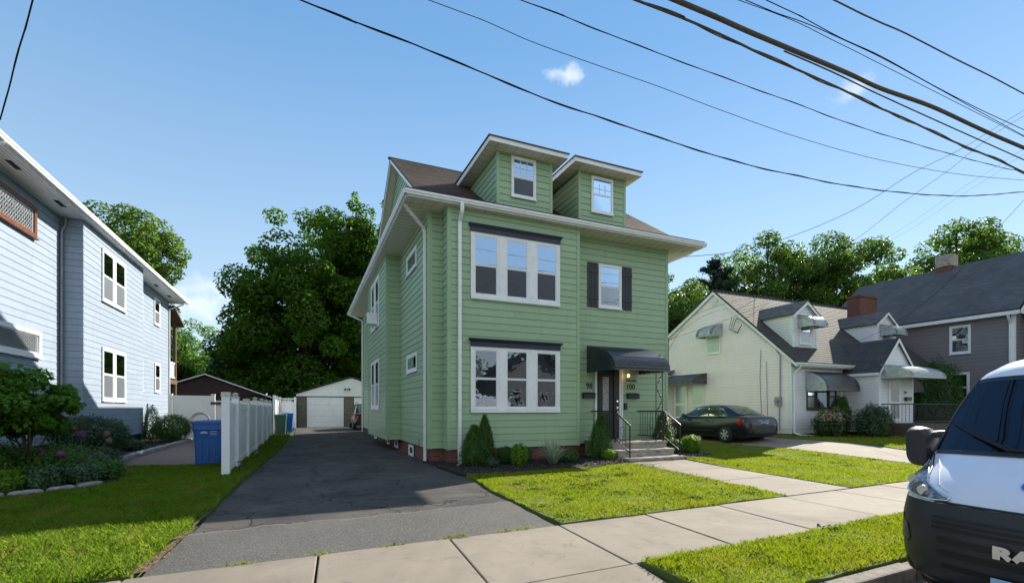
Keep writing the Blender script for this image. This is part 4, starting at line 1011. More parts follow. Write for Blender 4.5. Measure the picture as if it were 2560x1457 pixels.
mb.slab([(31.2, 18.82, 7.86), (31.2, 20.15, 7.10), (19.85, 20.15, 7.10), (19.85, 18.82, 7.86)][::-1], .06)
mb.slab([(19.85, 18.82, 7.86), (31.2, 18.82, 7.86), (31.2, 20.15, 7.10), (19.85, 20.15, 7.10)], .06)
mb.slab([(19.85, 20.15, 7.10), (31.2, 20.15, 7.10), (31.2, 22.5, 5.86), (19.85, 22.5, 5.86)], .06)
i = 19.9
while i < 31.1:
    mb.box(i, i+.20, 18.70, 18.94, 7.80, 7.875); i += .26
courses(mb, (19.86, 14.16, 3.67), (31.19, 14.16, 3.67), (31.19, 18.8, 7.865), (19.86, 18.8, 7.865), .17, .012)
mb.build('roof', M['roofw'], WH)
mb = MB(); rake(mb, 19.85, [(14.15, 3.61), (18.82, 7.80), (20.15, 7.04), (22.5, 5.80)], .17, .04); mb.box(19.9, 31.2, 14.16, 14.19, 3.45, 3.63); mb.build('fascia', M['whitemetal'], WH)
gutter(WH, 19.9, 23.9, 14.158, 3.50, 'x')
spout([(20.12, 14.1, 3.5), (20.12, 14.2, 3.35), (20.12, 14.44, 3.2), (20.12, 14.44, .5), (20.2, 14.2, .42), (20.7, 13.9, .36)], .08, .07, Vector((.8, .6, 0)), 'whitemetal', WH)
# dormers
for (x0, x1, yd, zb, zt, zp) in ((20.85, 22.60, 15.05, 4.36, 6.0, 6.60), (27.2, 28.95, 15.05, 4.36, 6.0, 6.60)):
    mb = MB(); mb.prism([(x0+.01, yd+.01), (x1-.01, yd+.01), (x1-.01, 17.6), (x0+.01, 17.6)], 4.3, zt)
    xm = (x0+x1)/2
    clap(mb, (x0, yd), (x1, yd), zb, zt, .135, lip=.014, shm=SHW)
    clap(mb, (x0, yd), (x1, yd), zt, zp, .135, lambda z: ((z-zt)/(zp-zt)*(x1-x0)/2, (x1-x0)-(z-zt)/(zp-zt)*(x1-x0)/2), lip=.014, shm=SHW)
    clap(mb, (x0, 17.4), (x0, yd), zb, zt, .135, lip=.014, shm=SHW); clap(mb, (x1, yd), (x1, 17.4), zb, zt, .135, lip=.014, shm=SHW)
    mb.box(x0-.02, x0+.13, yd-.02, yd+.13, zb, zt, 1); mb.box(x1-.13, x1+.02, yd-.02, yd+.13, zb, zt, 1)
    D = mb.build('dormer', [M['wsiding'], M['whitemetal'], M['whitemetal'], M['lapshadew']], WH)
    mb = MB(); yb = 18.2
    mb.slab([(x0-.12, yd-.14, zt-.06), (xm, yd-.14, zp+.06), (xm, yb, zp+.06), (x0-.12, yb, zt-.06)][::-1], .05); mb.slab([(xm, yd-.14, zp+.06), (x1+.12, yd-.14, zt-.06), (x1+.12, yb, zt-.06), (xm, yb, zp+.06)][::-1], .05)
    for s in (-1, 1): courses(mb, (xm+s*((x1-x0)/2+.12), yd-.14, zt-.055), (xm+s*((x1-x0)/2+.12), yb, zt-.055), (xm, yb, zp+.065), (xm, yd-.14, zp+.065), .15, .012)
    for s in (-1, 1): mb.add([(xm, yd-.155, zp+.03), (xm+s*((x1-x0)/2+.13), yd-.155, zt-.10), (xm+s*((x1-x0)/2+.13), yd-.155, zt-.22), (xm, yd-.155, zp-.11), (xm, yd-.13, zp+.03), (xm+s*((x1-x0)/2+.13), yd-.13, zt-.10), (xm+s*((x1-x0)/2+.13), yd-.13, zt-.22), (xm, yd-.13, zp-.11)], [(0, 1, 2, 3), (7, 6, 5, 4), (3, 2, 6, 7), (0, 4, 5, 1)], 1)
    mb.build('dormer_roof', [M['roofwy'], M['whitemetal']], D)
    F = frame((0, yd), (0, -1)); window(WH, F, xm-.42, xm+.42, 4.62, 5.75, blind=0, cas=.08, prot=.04)
    awning(WH, F, xm-.52, xm+.56, 5.98, 5.42, .72, 'alum', .06, stripes=True, mt2='alum')
# front window, side windows and awnings
F = frame((0, 14.5), (0, -1))
for a, b in ((21.0, 21.62), (21.66, 22.5), (22.54, 23.1)): window(WH, F, a, b, 1.55, 2.75, split=None if a == 21.66 else .5, blind=0, cas=.06, trim='porchwood', inner='darkroom', sashm='porchwood')
awning(WH, F, 20.95, 23.3, 3.28, 2.42, .95, 'alumd', .06, stripes=True, mt2='alum')
F = frame((20, 0), (-1, 0))
window(WH, F, -19.35, -18.4, 4.5, 5.5, blind=0, cas=.07, curtain='shade', upper='screen', lower='screen')
awning(WH, F, -19.45, -18.3, 6.02, 5.40, .70, 'alum', .06, stripes=True)
window(WH, F, -20.45, -19.5, 1.72, 2.98, blind=0, cas=.08, curtain='shade', upper='screen', lower='screen')
mb = MB(); mb.ob(F, -21.85, -20.75, .02, .06, .75, 3.02); 
D = mb.build('door', M['whitemetal'], WH); mb = MB(); mb.ob(F, -21.65, -20.95, .061, .066, 1.9, 2.9); mb.ob(F, -21.65, -20.95, .061, .066, 1.15, 1.75); mb.build('door_glass', M['screen'], D)
awning(WH, F, -21.95, -19.35, 3.50, 2.95, .95, 'alumd', .06, stripes=True)
mb = MB(); mb.prism([(19.2, 21.9), (20, 21.9), (20, 23.2), (19.2, 23.2)], .2, 3.5); mb.slab([(19.0, 21.8, 3.5), (20, 21.8, 3.85), (20, 23.3, 3.85), (19.0, 23.3, 3.5)], .06, 1); mb.build('side_entry', [M['wsidecream'], M['roofwy']], WH)
mb = MB()
for i in range(6): mb.ob(F, -19.05, -18.6, .02, .05, 7.0+i*.06, 7.04+i*.06)
mb.build('gable_vent', M['whitemetal'], WH)
mb = MB(); mb.ob(F, -15.22, -14.92, .03, .13, 1.72, 2.12); mb.tube([F[0]+F[1]*-15.1+F[2]*.13+Vector((0, 0, 1.95)), F[0]+F[1]*-15.1+F[2]*.22+Vector((0, 0, 1.95))], .09, 14)
mb.tube([(19.93, 15.02, .55), (19.93, 15.02, 1.72)], .03, 8); mb.tube([(19.93, 14.98, 2.12), (19.93, 14.98, 4.0), (19.93, 15.2, 4.35), (19.84, 17.1, 6.02), (19.84, 17.3, 6.1)], .028, 8)
mb.build('electric_meter', M['copper'], WH)
mb = MB(); mb.tube([(19.96, 15.95, .8), (19.95, 16.05, 3.0), (19.95, 16.0, 4.4)], .010, 4); mb.tube([(19.96, 15.65, .8), (19.95, 15.7, 3.8)], .010, 4); mb.build('wall_cable', M['wire'], WH)
# vestibule
X0, X1, Y0 = 23.65, 26.3, 12.95
mb = MB(); mb.prism([(X0+.01, Y0+.01), (X1-.01, Y0+.01), (X1-.01, 14.6), (X0+.01, 14.6)], .5, 3.33)
xm = (X0+X1)/2
clap(mb, (X0, 14.5), (X0, Y0), .62, 3.33, .135, lip=.014, shm=SHW); clap(mb, (X0, Y0), (X1, Y0), .62, 3.33, .135, lip=.014, shm=SHW); clap(mb, (X1, Y0), (X1, 14.5), .62, 3.33, .135, lip=.014, shm=SHW)
clap(mb, (X0, Y0), (X1, Y0), 3.33, 4.72, .135, lambda z: ((z-3.33)/1.39*(X1-X0)/2, (X1-X0)-(z-3.33)/1.39*(X1-X0)/2), lip=.014, shm=SHW)
mb.box(X0-.02, X0+.14, Y0-.02, Y0+.14, .6, 3.32, 1); mb.box(X1-.1, X1+.02, Y0-.02, Y0+.1, .6, 3.32, 1)
V = mb.build('vestibule', [M['wsiding'], M['whitemetal'], M['whitemetal'], M['lapshadew']], WH)
mb = MB()
mb.slab([(X0-.15, Y0-.12, 3.22), (X0-.15, 14.5, 3.22), (xm, 16.4, 4.82), (xm, Y0-.12, 4.82)][::-1], .05); mb.slab([(X1+.15, Y0-.12, 3.22), (xm, Y0-.12, 4.82), (xm, 16.4, 4.82), (X1+.15, 14.5, 3.22)][::-1], .05)
for s in (-1, 1): courses(mb, (xm+s*1.475, Y0-.12, 3.225), (xm+s*1.475, 14.5, 3.225), (xm, 16.4, 4.825), (xm, Y0-.12, 4.825), .17, .014)
for s in (-1, 1): mb.add([(xm, Y0-.14, 4.80), (xm+s*1.48, Y0-.14, 3.19), (xm+s*1.48, Y0-.14, 3.06), (xm, Y0-.14, 4.65), (xm, Y0-.11, 4.80), (xm+s*1.48, Y0-.11, 3.19), (xm+s*1.48, Y0-.11, 3.06), (xm, Y0-.11, 4.65)], [(0, 1, 2, 3), (7, 6, 5, 4), (3, 2, 6, 7), (0, 4, 5, 1)], 1)
mb.box(X0-.16, X0-.13, Y0-.1, 14.4, 3.08, 3.2, 1)
mb.build('vestibule_roof', [M['roofdy'] if 'roofdy' in M else M['roofd'], M['whitemetal']], V)
F = frame((0, Y0), (0, -1))
mb = MB(); mb.ob(F, 24.35, 25.28, .015, .05, .95, 2.98); D = mb.build('door', M['whitemetal'], WH); mb = MB(); mb.ob(F, 24.5, 25.12, .051, .056, 1.9, 2.85); mb.ob(F, 24.5, 25.12, .051, .056, 1.15, 1.8); mb.build('door_glass', M['leaded'], D)
awning(WH, F, 23.78, 26.55, 3.56, 2.98, 1.15, 'alum', .07, stripes=True, mt2='alum', name='canopy')
mb = MB(); mb.ob(F, 25.6, 26.0, .02, .12, 1.95, 2.12); mb.build('mailbox', M['iron'], WH); text_mesh('house_number', '104', .17, F, 25.55, .02, 2.28, M['iron'], WH)
F = frame((0, 14.5), (0, -1)); window(WH, F, 27.2, 28.6, 1.55, 2.75, blind=0, cas=.07); awning(WH, F, 27.0, 28.8, 3.28, 2.45, .85, 'alumd', .06, stripes=True, mt2='alum')
mb = MB(); mb.box(29.1, 30.7, 16.9, 17.6, 5.8, 7.98); mb.box(29.05, 30.75, 16.85, 17.65, 7.98, 8.1); mb.build('chimney', M['brickch'], WH)
# stoop with railing
WS = thing('front_stoop', 'low concrete stoop with black scrolled railing at the white house door', 'steps', (25.5, 12.2, .3))
mb = MB(); mb.box(23.7, 27.2, 11.6, 12.94, .2, .92); mb.box(27.2, 27.6, 11.6, 12.9, .2, .7); mb.box(27.6, 28.0, 11.6, 12.9, .2, .5); mb.build('landing', M['brownconc'], WS)
mb = MB()
for path in ([(23.8, 11.66, 1.78), (27.15, 11.66, 1.78), (28.7, 11.66, 1.20)], [(23.8, 11.66, 1.02), (27.15, 11.66, 1.02)], [(23.8, 12.9, 1.78), (23.8, 11.66, 1.78)], [(27.2, 12.85, 1.78), (28.7, 12.85, 1.2)]): mb.tube(path, .022, 5)
for x in [23.8+.14*i for i in range(25)]: mb.tube([(x, 11.66, .92), (x, 11.66, 1.78)], .009 if 0 < x-23.8 < 3.2 else .02, 4)
for i in range(9): mb.tube([(23.8, 11.7+i*.14, 1.0), (23.8, 11.7+i*.14, 1.78)], .009, 4)
for x, z in ((28.7, 1.2),): mb.tube([(x, 11.66, .3), (x, 11.66, z)], .02, 5)
for x in (24.6, 26.0): scroll(mb, (x, 11.64, 1.38), (1, 0), .5)
mb.build('railing', M['iron'], WS)
# ---------------------------------------------------------------- grey house on the right
GR = thing('grey_house', 'large grey brown clapboard house with long charcoal roof on the right', 'house', (36, 16, 0))
mb = MB(); mb.prism([(32, 11.5), (40, 11.5), (40, 21.0), (32, 21.0)], .2, 6.45)
clap(mb, (32, 21.0), (32, 11.5), .2, 6.45, .19, lip=.016, shm=3); clap(mb, (32, 11.5), (40, 11.5), .2, 6.45, .19, lip=.016, shm=3)
mb.box(31.97, 32.1, 11.47, 11.6, .2, 6.45, 1)
mb.prism([(32.9, 9.5), (40, 9.5), (40, 11.4), (32.9, 11.4)], 5.2, 6.3); clap(mb, (32.9, 11.5), (32.9, 9.5), 3.9, 6.3, .19, m=2, lip=.016, shm=3); clap(mb, (32.9, 9.5), (40, 9.5), 3.9, 6.3, .19, m=2, lip=.016, shm=3)
mb.prism([(33.6, 9.9), (40, 9.9), (40, 11.4), (33.6, 11.4)], .2, 3.9)
mb.build('wall', [M['gsiding'], M['whitemetal'], M['gsblue'], M['lapshadeg']], GR)
mb = MB(); mb.slab([(31.6, 11.2, 6.38), (36.0, 11.2, 10.1), (36.0, 20.9, 10.1), (31.6, 21.3, 6.38)][::-1], .08); mb.slab([(36.0, 11.2, 10.1), (40.4, 11.2, 6.38), (40.4, 21.3, 6.38), (36.0, 20.9, 10.1)][::-1], .08)
mb.slab([(32.6, 9.2, 6.25), (36.5, 9.2, 9.5), (36.5, 12, 9.5), (32.6, 12, 6.25)][::-1], .06)
courses(mb, (31.6, 21.3, 6.385), (31.6, 11.2, 6.385), (36.0, 11.2, 10.105), (36.0, 20.9, 10.105), .2, .014)
mb.build('roof', M['roofd'], GR)
mb = MB(); mb.box(31.58, 31.62, 11.2, 21.3, 6.18, 6.36); mb.box(31.62, 32.0, 11.2, 21.2, 6.28, 6.30); mb.box(31.62, 36, 11.17, 11.2, 6.2, 6.36); mb.box(32.6, 32.64, 9.1, 11.1, 6.05, 6.25); mb.box(32.7, 40, 9.4, 11.4, 3.6, 3.9); mb.build('fascia', M['white'], GR)
mb = MB(); mb.add([(36.0, 11.12, 10.05), (31.6, 11.12, 6.36), (31.6, 11.12, 6.15), (36.0, 11.12, 9.8)], [(0, 1, 2, 3)]); mb.build('bargeboard', M['white'], GR)
F = frame((32, 0), (-1, 0)); window(GR, F, -14.05, -13.15, 4.5, 6.0, blind=1, cas=.09, lower='glass'); window(GR, F, -14.1, -13.2, 1.9, 3.5, blind=1, cas=.09, lower='glass')
F = frame((32.9, 0), (-1, 0)); window(GR, F, -10.6, -9.8, 4.2, 5.6, blind=0, cas=.09)
spout([(31.6, 11.6, 6.2), (31.75, 11.6, 6.0), (31.94, 11.62, 5.8), (31.94, 11.62, .3)], .09, .07, Vector((0, 1, 0)), 'whitemetal', GR)
mb = MB(); mb.box(35.6, 36.3, 15.6, 16.3, 9.2, 10.75); mb.box(35.55, 36.35, 15.55, 16.35, 10.2, 10.9, 1); mb.build('chimney', [M['brickch'], M['concrete']], GR)
# ---------------------------------------------------------------- garages and far house
GA = thing('block_garage', 'grey block garage with white gable and two white roll up doors', 'garage', (3, 38, .24))
mb = MB(); mb.prism([(-.5, 36), (6.6, 36), (6.6, 42), (-.5, 42)], .1, 2.52); mb.build('wall', M['block'], GA)
mb = MB(); mb.box(-.58, 6.68, 35.93, 36.0, 2.45, 2.58)
mb.prism([(-.5, 36.02), (6.6, 36.02), (6.6, 41.9), (-.5, 41.9)], 2.52, 2.54)
clap(mb, (-.55, 35.97), (6.65, 35.97), 2.58, 3.75, .10, lambda z: ((z-2.58)/1.2*3.6, 7.2-(z-2.58)/1.2*3.6), m=1)
mb.build('gable', [M['whitemetal'], M['wsiding']], GA)
mb = MB(); mb.slab([(-.75, 35.8, 2.58), (3.05, 35.8, 3.84), (3.05, 42.2, 3.84), (-.75, 42.2, 2.58)][::-1], .05); mb.slab([(3.05, 35.8, 3.84), (6.85, 35.8, 2.58), (6.85, 42.2, 2.58), (3.05, 42.2, 3.84)][::-1], .05); mb.build('roof', M['roofdx'], GA)
for x0, x1 in ((.18, 2.46), (3.3, 5.6)):
    mb = MB(); mb.box(x0, x1, 35.96, 36.02, .27, 2.3)
    for i in range(5):
        for j in range(4):
            a = x0+.06+j*(x1-x0-.12)/4; mb.box(a+.05, a+(x1-x0-.12)/4-.05, 35.945, 35.961, .33+i*.395, .33+i*.395+.27)
        mb.box(x0, x1, 35.952, 35.961, .27+i*.395+.375, .27+i*.395+.385, 1)
    mb.build('garage_door', [M['whitemetal'], M['groove']], GA)
    mb = MB(); mb.box(x0-.06, x0-.001, 35.94, 35.99, .26, 2.36); mb.box(x1+.001, x1+.06, 35.94, 35.99, .26, 2.36); mb.box(x0-.001, x1+.001, 35.94, 35.99, 2.301, 2.36); mb.build('door_frame', M['white'], GA)
mb = MB(); mb.tube([(2.75, 35.95, 2.95), (2.75, 35.75, 2.95)], .05, 8); mb.tube([(2.62, 35.78, 2.99), (2.58, 35.66, 2.9)], .06, 8); mb.tube([(2.88, 35.78, 2.99), (2.92, 35.66, 2.9)], .06, 8); mb.build('floodlight', M['iron'], GA)
BG = thing('brown_garage', 'low dark brown brick garage with thin white roof edge behind the white gate', 'garage', (-6, 42, 0))
mb = MB(); mb.prism([(-10.6, 40), (-2.6, 40), (-2.6, 47), (-10.6, 47)], 0, 2.55)
mb.add([(-10.6, 40, 2.5), (-2.6, 40, 2.5), (-6.58, 40, 4.0)], [(0, 1, 2)]); mb.build('wall', M['brownbrick'], BG)
mb = MB(); mb.slab([(-11, 39.8, 2.42), (-6.58, 39.8, 4.06), (-6.58, 47.2, 4.06), (-11, 47.2, 2.42)][::-1], .04); mb.slab([(-6.58, 39.8, 4.06), (-2.3, 39.8, 2.42), (-2.3, 47.2, 2.42), (-6.58, 47.2, 4.06)][::-1], .04); mb.build('roof', M['roofdx'], BG)
mb = MB()
for s, xe in ((-1, -11.0), (1, -2.3)): mb.add([(-6.58, 39.78, 4.07), (xe, 39.78, 2.43), (xe, 39.78, 2.36), (-6.58, 39.78, 4.0)], [(0, 1, 2, 3)])
mb.build('roof_edge', M['white'], BG)
FH = thing('far_house', 'pale blue far house with flat roof peeking above the brown garage', 'house', (-9, 66, 0))
mb = MB(); mb.box(-14, -5.2, 62, 70, 0, 7.0); clap(mb, (-14, 61.99), (-5.2, 61.99), .5, 7.0, .25); mb.build('wall', M['fhw'] if 'fhw' in M else M['lhside'], FH)
mb = MB(); mb.box(-14.3, -4.9, 61.6, 70.3, 7.0, 7.3); mb.build('roof', M['whitemetal'], FH)
F = frame((0, 61.98), (0, -1)); window(FH, F, -7.4, -6.4, 4.6, 6.0, blind=0, cas=.12)
# ---------------------------------------------------------------- fences
FN = thing('vinyl_fence', 'white vinyl privacy fence running back along the driveway', 'fence', (-1.7, 20, 0))
PY_ = [12.93, 14.58, 17.2, 20.0, 22.9, 25.4, 28.2]
for i, y in enumerate(PY_):
    mb = MB(); x = -1.71; zt = 1.88 if i not in (2,) else 1.80
    mb.box(x-.085, x+.085, y-.08, y+.08, -.05, zt)
    p = mb.build('post', M['vinyl'], FN, bevel=.004)
    mb = MB(); mb.box(x-.10, x+.10, y-.095, y+.095, zt, zt+.03); 
    if i in (0, 2): mb.box(x-.09, x+.09, y-.085, y+.085, zt+.031, zt+.10)
    else:
        mb.box(x-.06, x+.06, y-.06, y+.06, zt+.031, zt+.09); mb.add([(x-.10, y-.10, zt+.091), (x+.10, y-.10, zt+.091), (x+.10, y+.10, zt+.091), (x-.10, y+.10, zt+.091), (x, y, zt+.14)], [(0, 3, 2, 1), (0, 1, 4), (1, 2, 4), (2, 3, 4), (3, 0, 4)])
    mb.build('post_cap', M['capm'], p)
for a, b in zip(PY_[:-1], PY_[1:]):
    y0, y1 = a+.081, b-.081; x = -1.71; mb = MB()
    mb.box(x-.025, x+.025, y0, y1, 1.56, 1.73); mb.box(x-.025, x+.025, y0, y1, .08, .22)
    y = y0+.01
    while y < y1-.02:
        e = min(y+.148, y1-.005); mb.box(x-.011, x+.011, y, e, .22, 1.56); y += .152
    mb.build('fence_panel', M['vinyl'], FN)
G2 = thing('vinyl_gate_fence', 'white vinyl fence and gate between the blue house and the long fence', 'fence', (-4.2, 28.4, 0))
for x in (-6.15, -4.32):
    mb = MB(); mb.box(x-.08, x+.08, 28.32, 28.48, -.05, 2.27); mb.box(x-.10, x+.10, 28.30, 28.50, 2.271, 2.32); mb.build('post', M['vinylw'], G2)
mb = MB(); x = -6.06
while x < -4.42: mb.box(x, min(x+.216, -4.405), 28.385, 28.41, .2, 2.1); x += .22
mb.box(-6.065, -4.405, 28.37, 28.425, 2.101, 2.24); mb.box(-6.065, -4.405, 28.37, 28.425, .06, .2); mb.build('fence_panel', M['vinylw'], G2)
mb = MB(); x = -4.21
while x < -1.85: mb.box(x, min(x+.216, -1.83), 28.385, 28.41, .2, 1.86); x += .22
mb.box(-4.215, -1.83, 28.37, 28.425, 1.861, 1.99); mb.box(-4.215, -1.83, 28.37, 28.425, .06, .2); g = mb.build('gate', M['vinylw'], G2)
mb = MB(); mb.box(-4.42, -3.98, 28.28, 28.368, 1.80, 1.92); mb.build('hinge', M['iron'], g)
B2 = thing('lattice_fence', 'white vinyl fence with lattice top beside the block garage', 'fence', (-1, 34.5, 0))
for x, y in ((-1.62, 30.2), (-1.62, 32.6), (-1.55, 35.0), (-.62, 35.0)):
    mb = MB(); mb.box(x-.07, x+.07, y-.07, y+.07, .1, 2.35); mb.build('post', M['vinyl'], B2)
mb = MB(); mb.box(-1.47, -.70, 34.98, 35.02, .3, 1.95); mb.box(-1.47, -.70, 34.96, 35.04, 2.2, 2.27); mb.box(-1.47, -.70, 34.96, 35.04, 1.951, 2.0)
for i in range(11):
    x = -1.5+i*.08
    for s in (-1, 1):
        a = (x, 35, 2.0); b = (x+s*.2, 35, 2.2)
        if -1.48 < b[0] < -.69: mb.tube([a, b], .009, 4)
for y0, y1 in ((30.28, 32.52), (32.68, 34.92)):
    y = y0
    while y < y1: mb.box(-1.63, -1.61, y, min(y+.15, y1), .2, 2.1); y += .155
mb.build('fence_panel', M['vinyl'], B2)
# ---------------------------------------------------------------- vegetation
M['leafbig'] = leafmat('maple leaves', (.045, .10, .010), (.10, .21, .016), .55)
M['leafdark'] = leafmat('dark leaves', (.022, .06, .012), (.05, .115, .018), .4)
M['leaflight'] = leafmat('light leaves', (.05, .13, .015), (.11, .22, .03), .55)
M['leafr'] = leafmat('sunlit olive leaves', (.05, .11, .014), (.12, .21, .026), .5)  # olive green leaf colours, mixed at random per leaf
M['needle'] = leafmat('blue green needles', (.022, .045, .028), (.045, .08, .045), .15)
M['arb'] = leafmat('arborvitae foliage', (.032, .095, .012), (.085, .185, .022), .3)
M['lime'] = leafmat('lime foliage', (.10, .22, .012), (.20, .34, .02), .45)
M['hedge'] = leafmat('glossy hedge leaves', (.035, .085, .030), (.075, .15, .055), .25, .3)
M['hyd'] = leafmat('broad soft leaves', (.05, .13, .014), (.11, .25, .025), .5, .5)
M['rhod'] = leafmat('leathery leaves', (.03, .065, .02), (.075, .12, .04), .3, .35)
M['blade'] = leafmat('variegated blades', (.12, .17, .08), (.55, .58, .42), .3)
M['flowery'] = leafmat('yellow pink blossom', (.45, .40, .10), (.60, .40, .38), .3)
M['purple'] = plain('purple flower heads', (.20, .10, .20), .8, var=.6, scale=80, bump=1, bscale=120)
M['tan'] = plain('dried flower heads', (.22, .18, .11), .8, var=.6, scale=80, bump=1, bscale=120)
M['stem'] = plain('green stems', (.09, .14, .05), .6, var=.3)
def blobcloud(c, rad, nb, per, br, rng, low=-.75, flat=.75, shell=.5, extra=()):
    """leaf positions: nb clumps spread through an ellipsoid, leaves on the skin of each clump"""
    P = []; N = []; cs = []
    k = 0
    while k < nb:
        d = rng.normal(size=3); d /= np.linalg.norm(d)
        if d[2] < low: continue
        f = shell+(1-shell)*rng.uniform()**.5 if rng.uniform() < .8 else rng.uniform(.1, shell)
        cs.append((np.array(c)+d*np.array(rad)*f*(.9+.2*rng.uniform()), br*rng.uniform(.55, 1.35))); k += 1
    for e in extra: cs.append((np.array(e[:3]), e[3]))
    for ctr, r in cs:
        m = int(per*(r/br)**2*rng.uniform(.6, 1.3)); d = rng.normal(size=(m, 3)); d /= np.linalg.norm(d, axis=1, keepdims=True)
        rr = r*rng.uniform(.45, 1.08, (m, 1))**.6
        P.append(ctr+d*rr*[1, 1, flat]); N.append(d*.6+[0, 0, .55]+rng.normal(size=(m, 3))*.45)
    return np.concatenate(P), np.concatenate(N), cs
def tree(label, base, c, rad, nb, per, br, leaf, mt, seed, trunk=.3, group=None, low=-.75, flat=.75, shell=.5, extra=(), limbs=26, name='tree', cat='tree', aspect=.6, lr=.06):
    rng = np.random.default_rng(seed); t = thing(name, label, cat, base, group)
    P, N, cs = blobcloud(c, rad, nb, per, br, rng, low, flat, shell, extra)
    leafmesh('crown', P, N, rng.uniform(.65, 1.25, len(P))*leaf, M[mt], t, rng=rng, aspect=aspect)
    mb = MB(); b = Vector(base); top = Vector((c[0], c[1], c[2]+rad[2]*.35)); fork = b.lerp(top, .22)
    bend = Vector((rng.normal()*trunk, rng.normal()*trunk, 0))
    path = [b-Vector((0, 0, .1)), b.lerp(top, .12)+bend*.4, b.lerp(top, .35)+bend, b.lerp(top, .65)+bend*.5, top]
    mb.tube(path, [trunk*1.25, trunk, trunk*.75, trunk*.45, trunk*.12], 8)
    idx = rng.permutation(len(cs))[:limbs]
    for i in idx:
        e = Vector(cs[i][0]); s = path[1].lerp(path[4], rng.uniform(.1, .75)*.8); mid = s.lerp(e, .5)+Vector((rng.normal()*.3, rng.normal()*.3, .25*(e-s).length*.3))
        mb.tube([s, s.lerp(mid, .6), mid, mid.lerp(e, .6), e], [lr*1.9, lr*1.5, lr, lr*.7, lr*.3], 5)
    mb.build('trunk', M['bark'], t); return t
GT = 'trees behind the houses'
tree('tall dense maple filling the gap behind the garages', (0, 47, 0), (.6, 47, 9.6), (6.7, 5.5, 8.7), 145, 430, 1.5, .34, 'leafbig', 1, .45, GT, low=-.95,
     extra=[(-5.3, 45, 6.5, 1.5), (-5.6, 46, 9, 1.2), (-4.6, 46, 4, 1.6), (3.6, 45.5, 17.6, 1.5), (3.2, 45.5, 16, 1.8), (4.6, 46, 18.6, 1.1), (0.2, 46, 18.4, 1.2), (-4, 45, 3, 1.8), (-1, 43.5, 3.5, 1.8), (1.5, 43.5, 3.2, 1.7), (-2.4, 46, 18.2, 1.0), (2, 46, 18.9, 1.2)], limbs=30, lr=.1)
tree('tall pointed maple beside the green house rear corner', (6.5, 48, 0), (6.3, 48, 12.2), (5.6, 5, 8.3), 105, 430, 1.35, .33, 'leafbig', 2, .35, GT, low=-.85,
     extra=[(4.2, 46, 20.3, .7), (4.2, 46, 21.2, .45), (7.2, 46, 21.0, .7), (7.25, 46, 22.0, .4), (8.8, 46, 20.2, .7), (8.9, 46, 21, .4)], limbs=26, lr=.1)
tree('sunlit young tree seen through the trunks beside the block garage', (7.5, 54, 0), (7, 54, 4.5), (4.5, 3, 4.0), 50, 260, 1.1, .26, 'leaflight', 3, .15, GT)
tree('pale green spreading tree above the far house', (-12.5, 60, 0), (-11.5, 59, 6.5), (5.2, 4, 4.2), 65, 300, 1.1, .26, 'leaflight', 4, .25, GT)
tree('dark tree behind the blue house back porch', (-14.5, 50, 0), (-13.5, 48, 5.2), (3.6, 3, 4.6), 45, 300, 1.1, .26, 'leafdark', 5, .25, GT)
tree('bright green round tree rising above the blue house roof', (-12.5, 46, 0), (-11.8, 44.5, 12.2), (2.9, 3.2, 4.5), 60, 360, 1.0, .26, 'leafr', 6, .35, GT)
tree('leafy tree close behind the right edge of the green house', (25.4, 27.5, 0), (25.0, 27.5, 7.6), (2.6, 2.6, 4.6), 70, 380, .8, .20, 'leafr', 7, .2, GT, low=-.9)
tree('dark rounded tree between the conifer and the green house', (33, 33, 0), (33, 33, 6.3), (3.4, 3, 3.6), 45, 360, 1.0, .22, 'leafdark', 8, .2, GT)
tree('wide airy tree behind the white house ridge, left half', (41.5, 33, 0), (40.3, 32, 11.0), (6.2, 5, 6.2), 150, 300, 1.15, .27, 'leafr', 9, .4, GT, flat=.72, shell=.45, low=-.8, limbs=60, lr=.1)
tree('wide airy tree behind the white house ridge, right half', (48, 30, 0), (47.5, 29, 10.8), (7.6, 5, 6.7), 175, 300, 1.2, .28, 'leafr', 10, .4, GT, flat=.72, shell=.45, low=-.8, limbs=75, lr=.1)
tree('tall airy tree behind the grey house roof', (66, 28, 0), (67.5, 27.5, 13.8), (8.6, 5, 7.6), 190, 300, 1.35, .34, 'leafr', 11, .5, GT, flat=.72, shell=.45, low=-.8, limbs=70, lr=.12,
     extra=[(58.5, 29, 13.2, 1.2), (60.3, 29, 14.2, 1.3)])
tree('low tree line tree behind the grey house gap', (54, 28, 0), (53.5, 28, 9), (4.5, 4, 4.5), 60, 200, 1.1, .3, 'leafr', 12, .3, GT)
tree('dense dark maple low behind the two garages', (-.5, 52, 0), (-1.5, 50, 4.5), (7.5, 3.5, 4.6), 90, 330, 1.3, .32, 'leafdark', 13, .3, GT, low=-1)
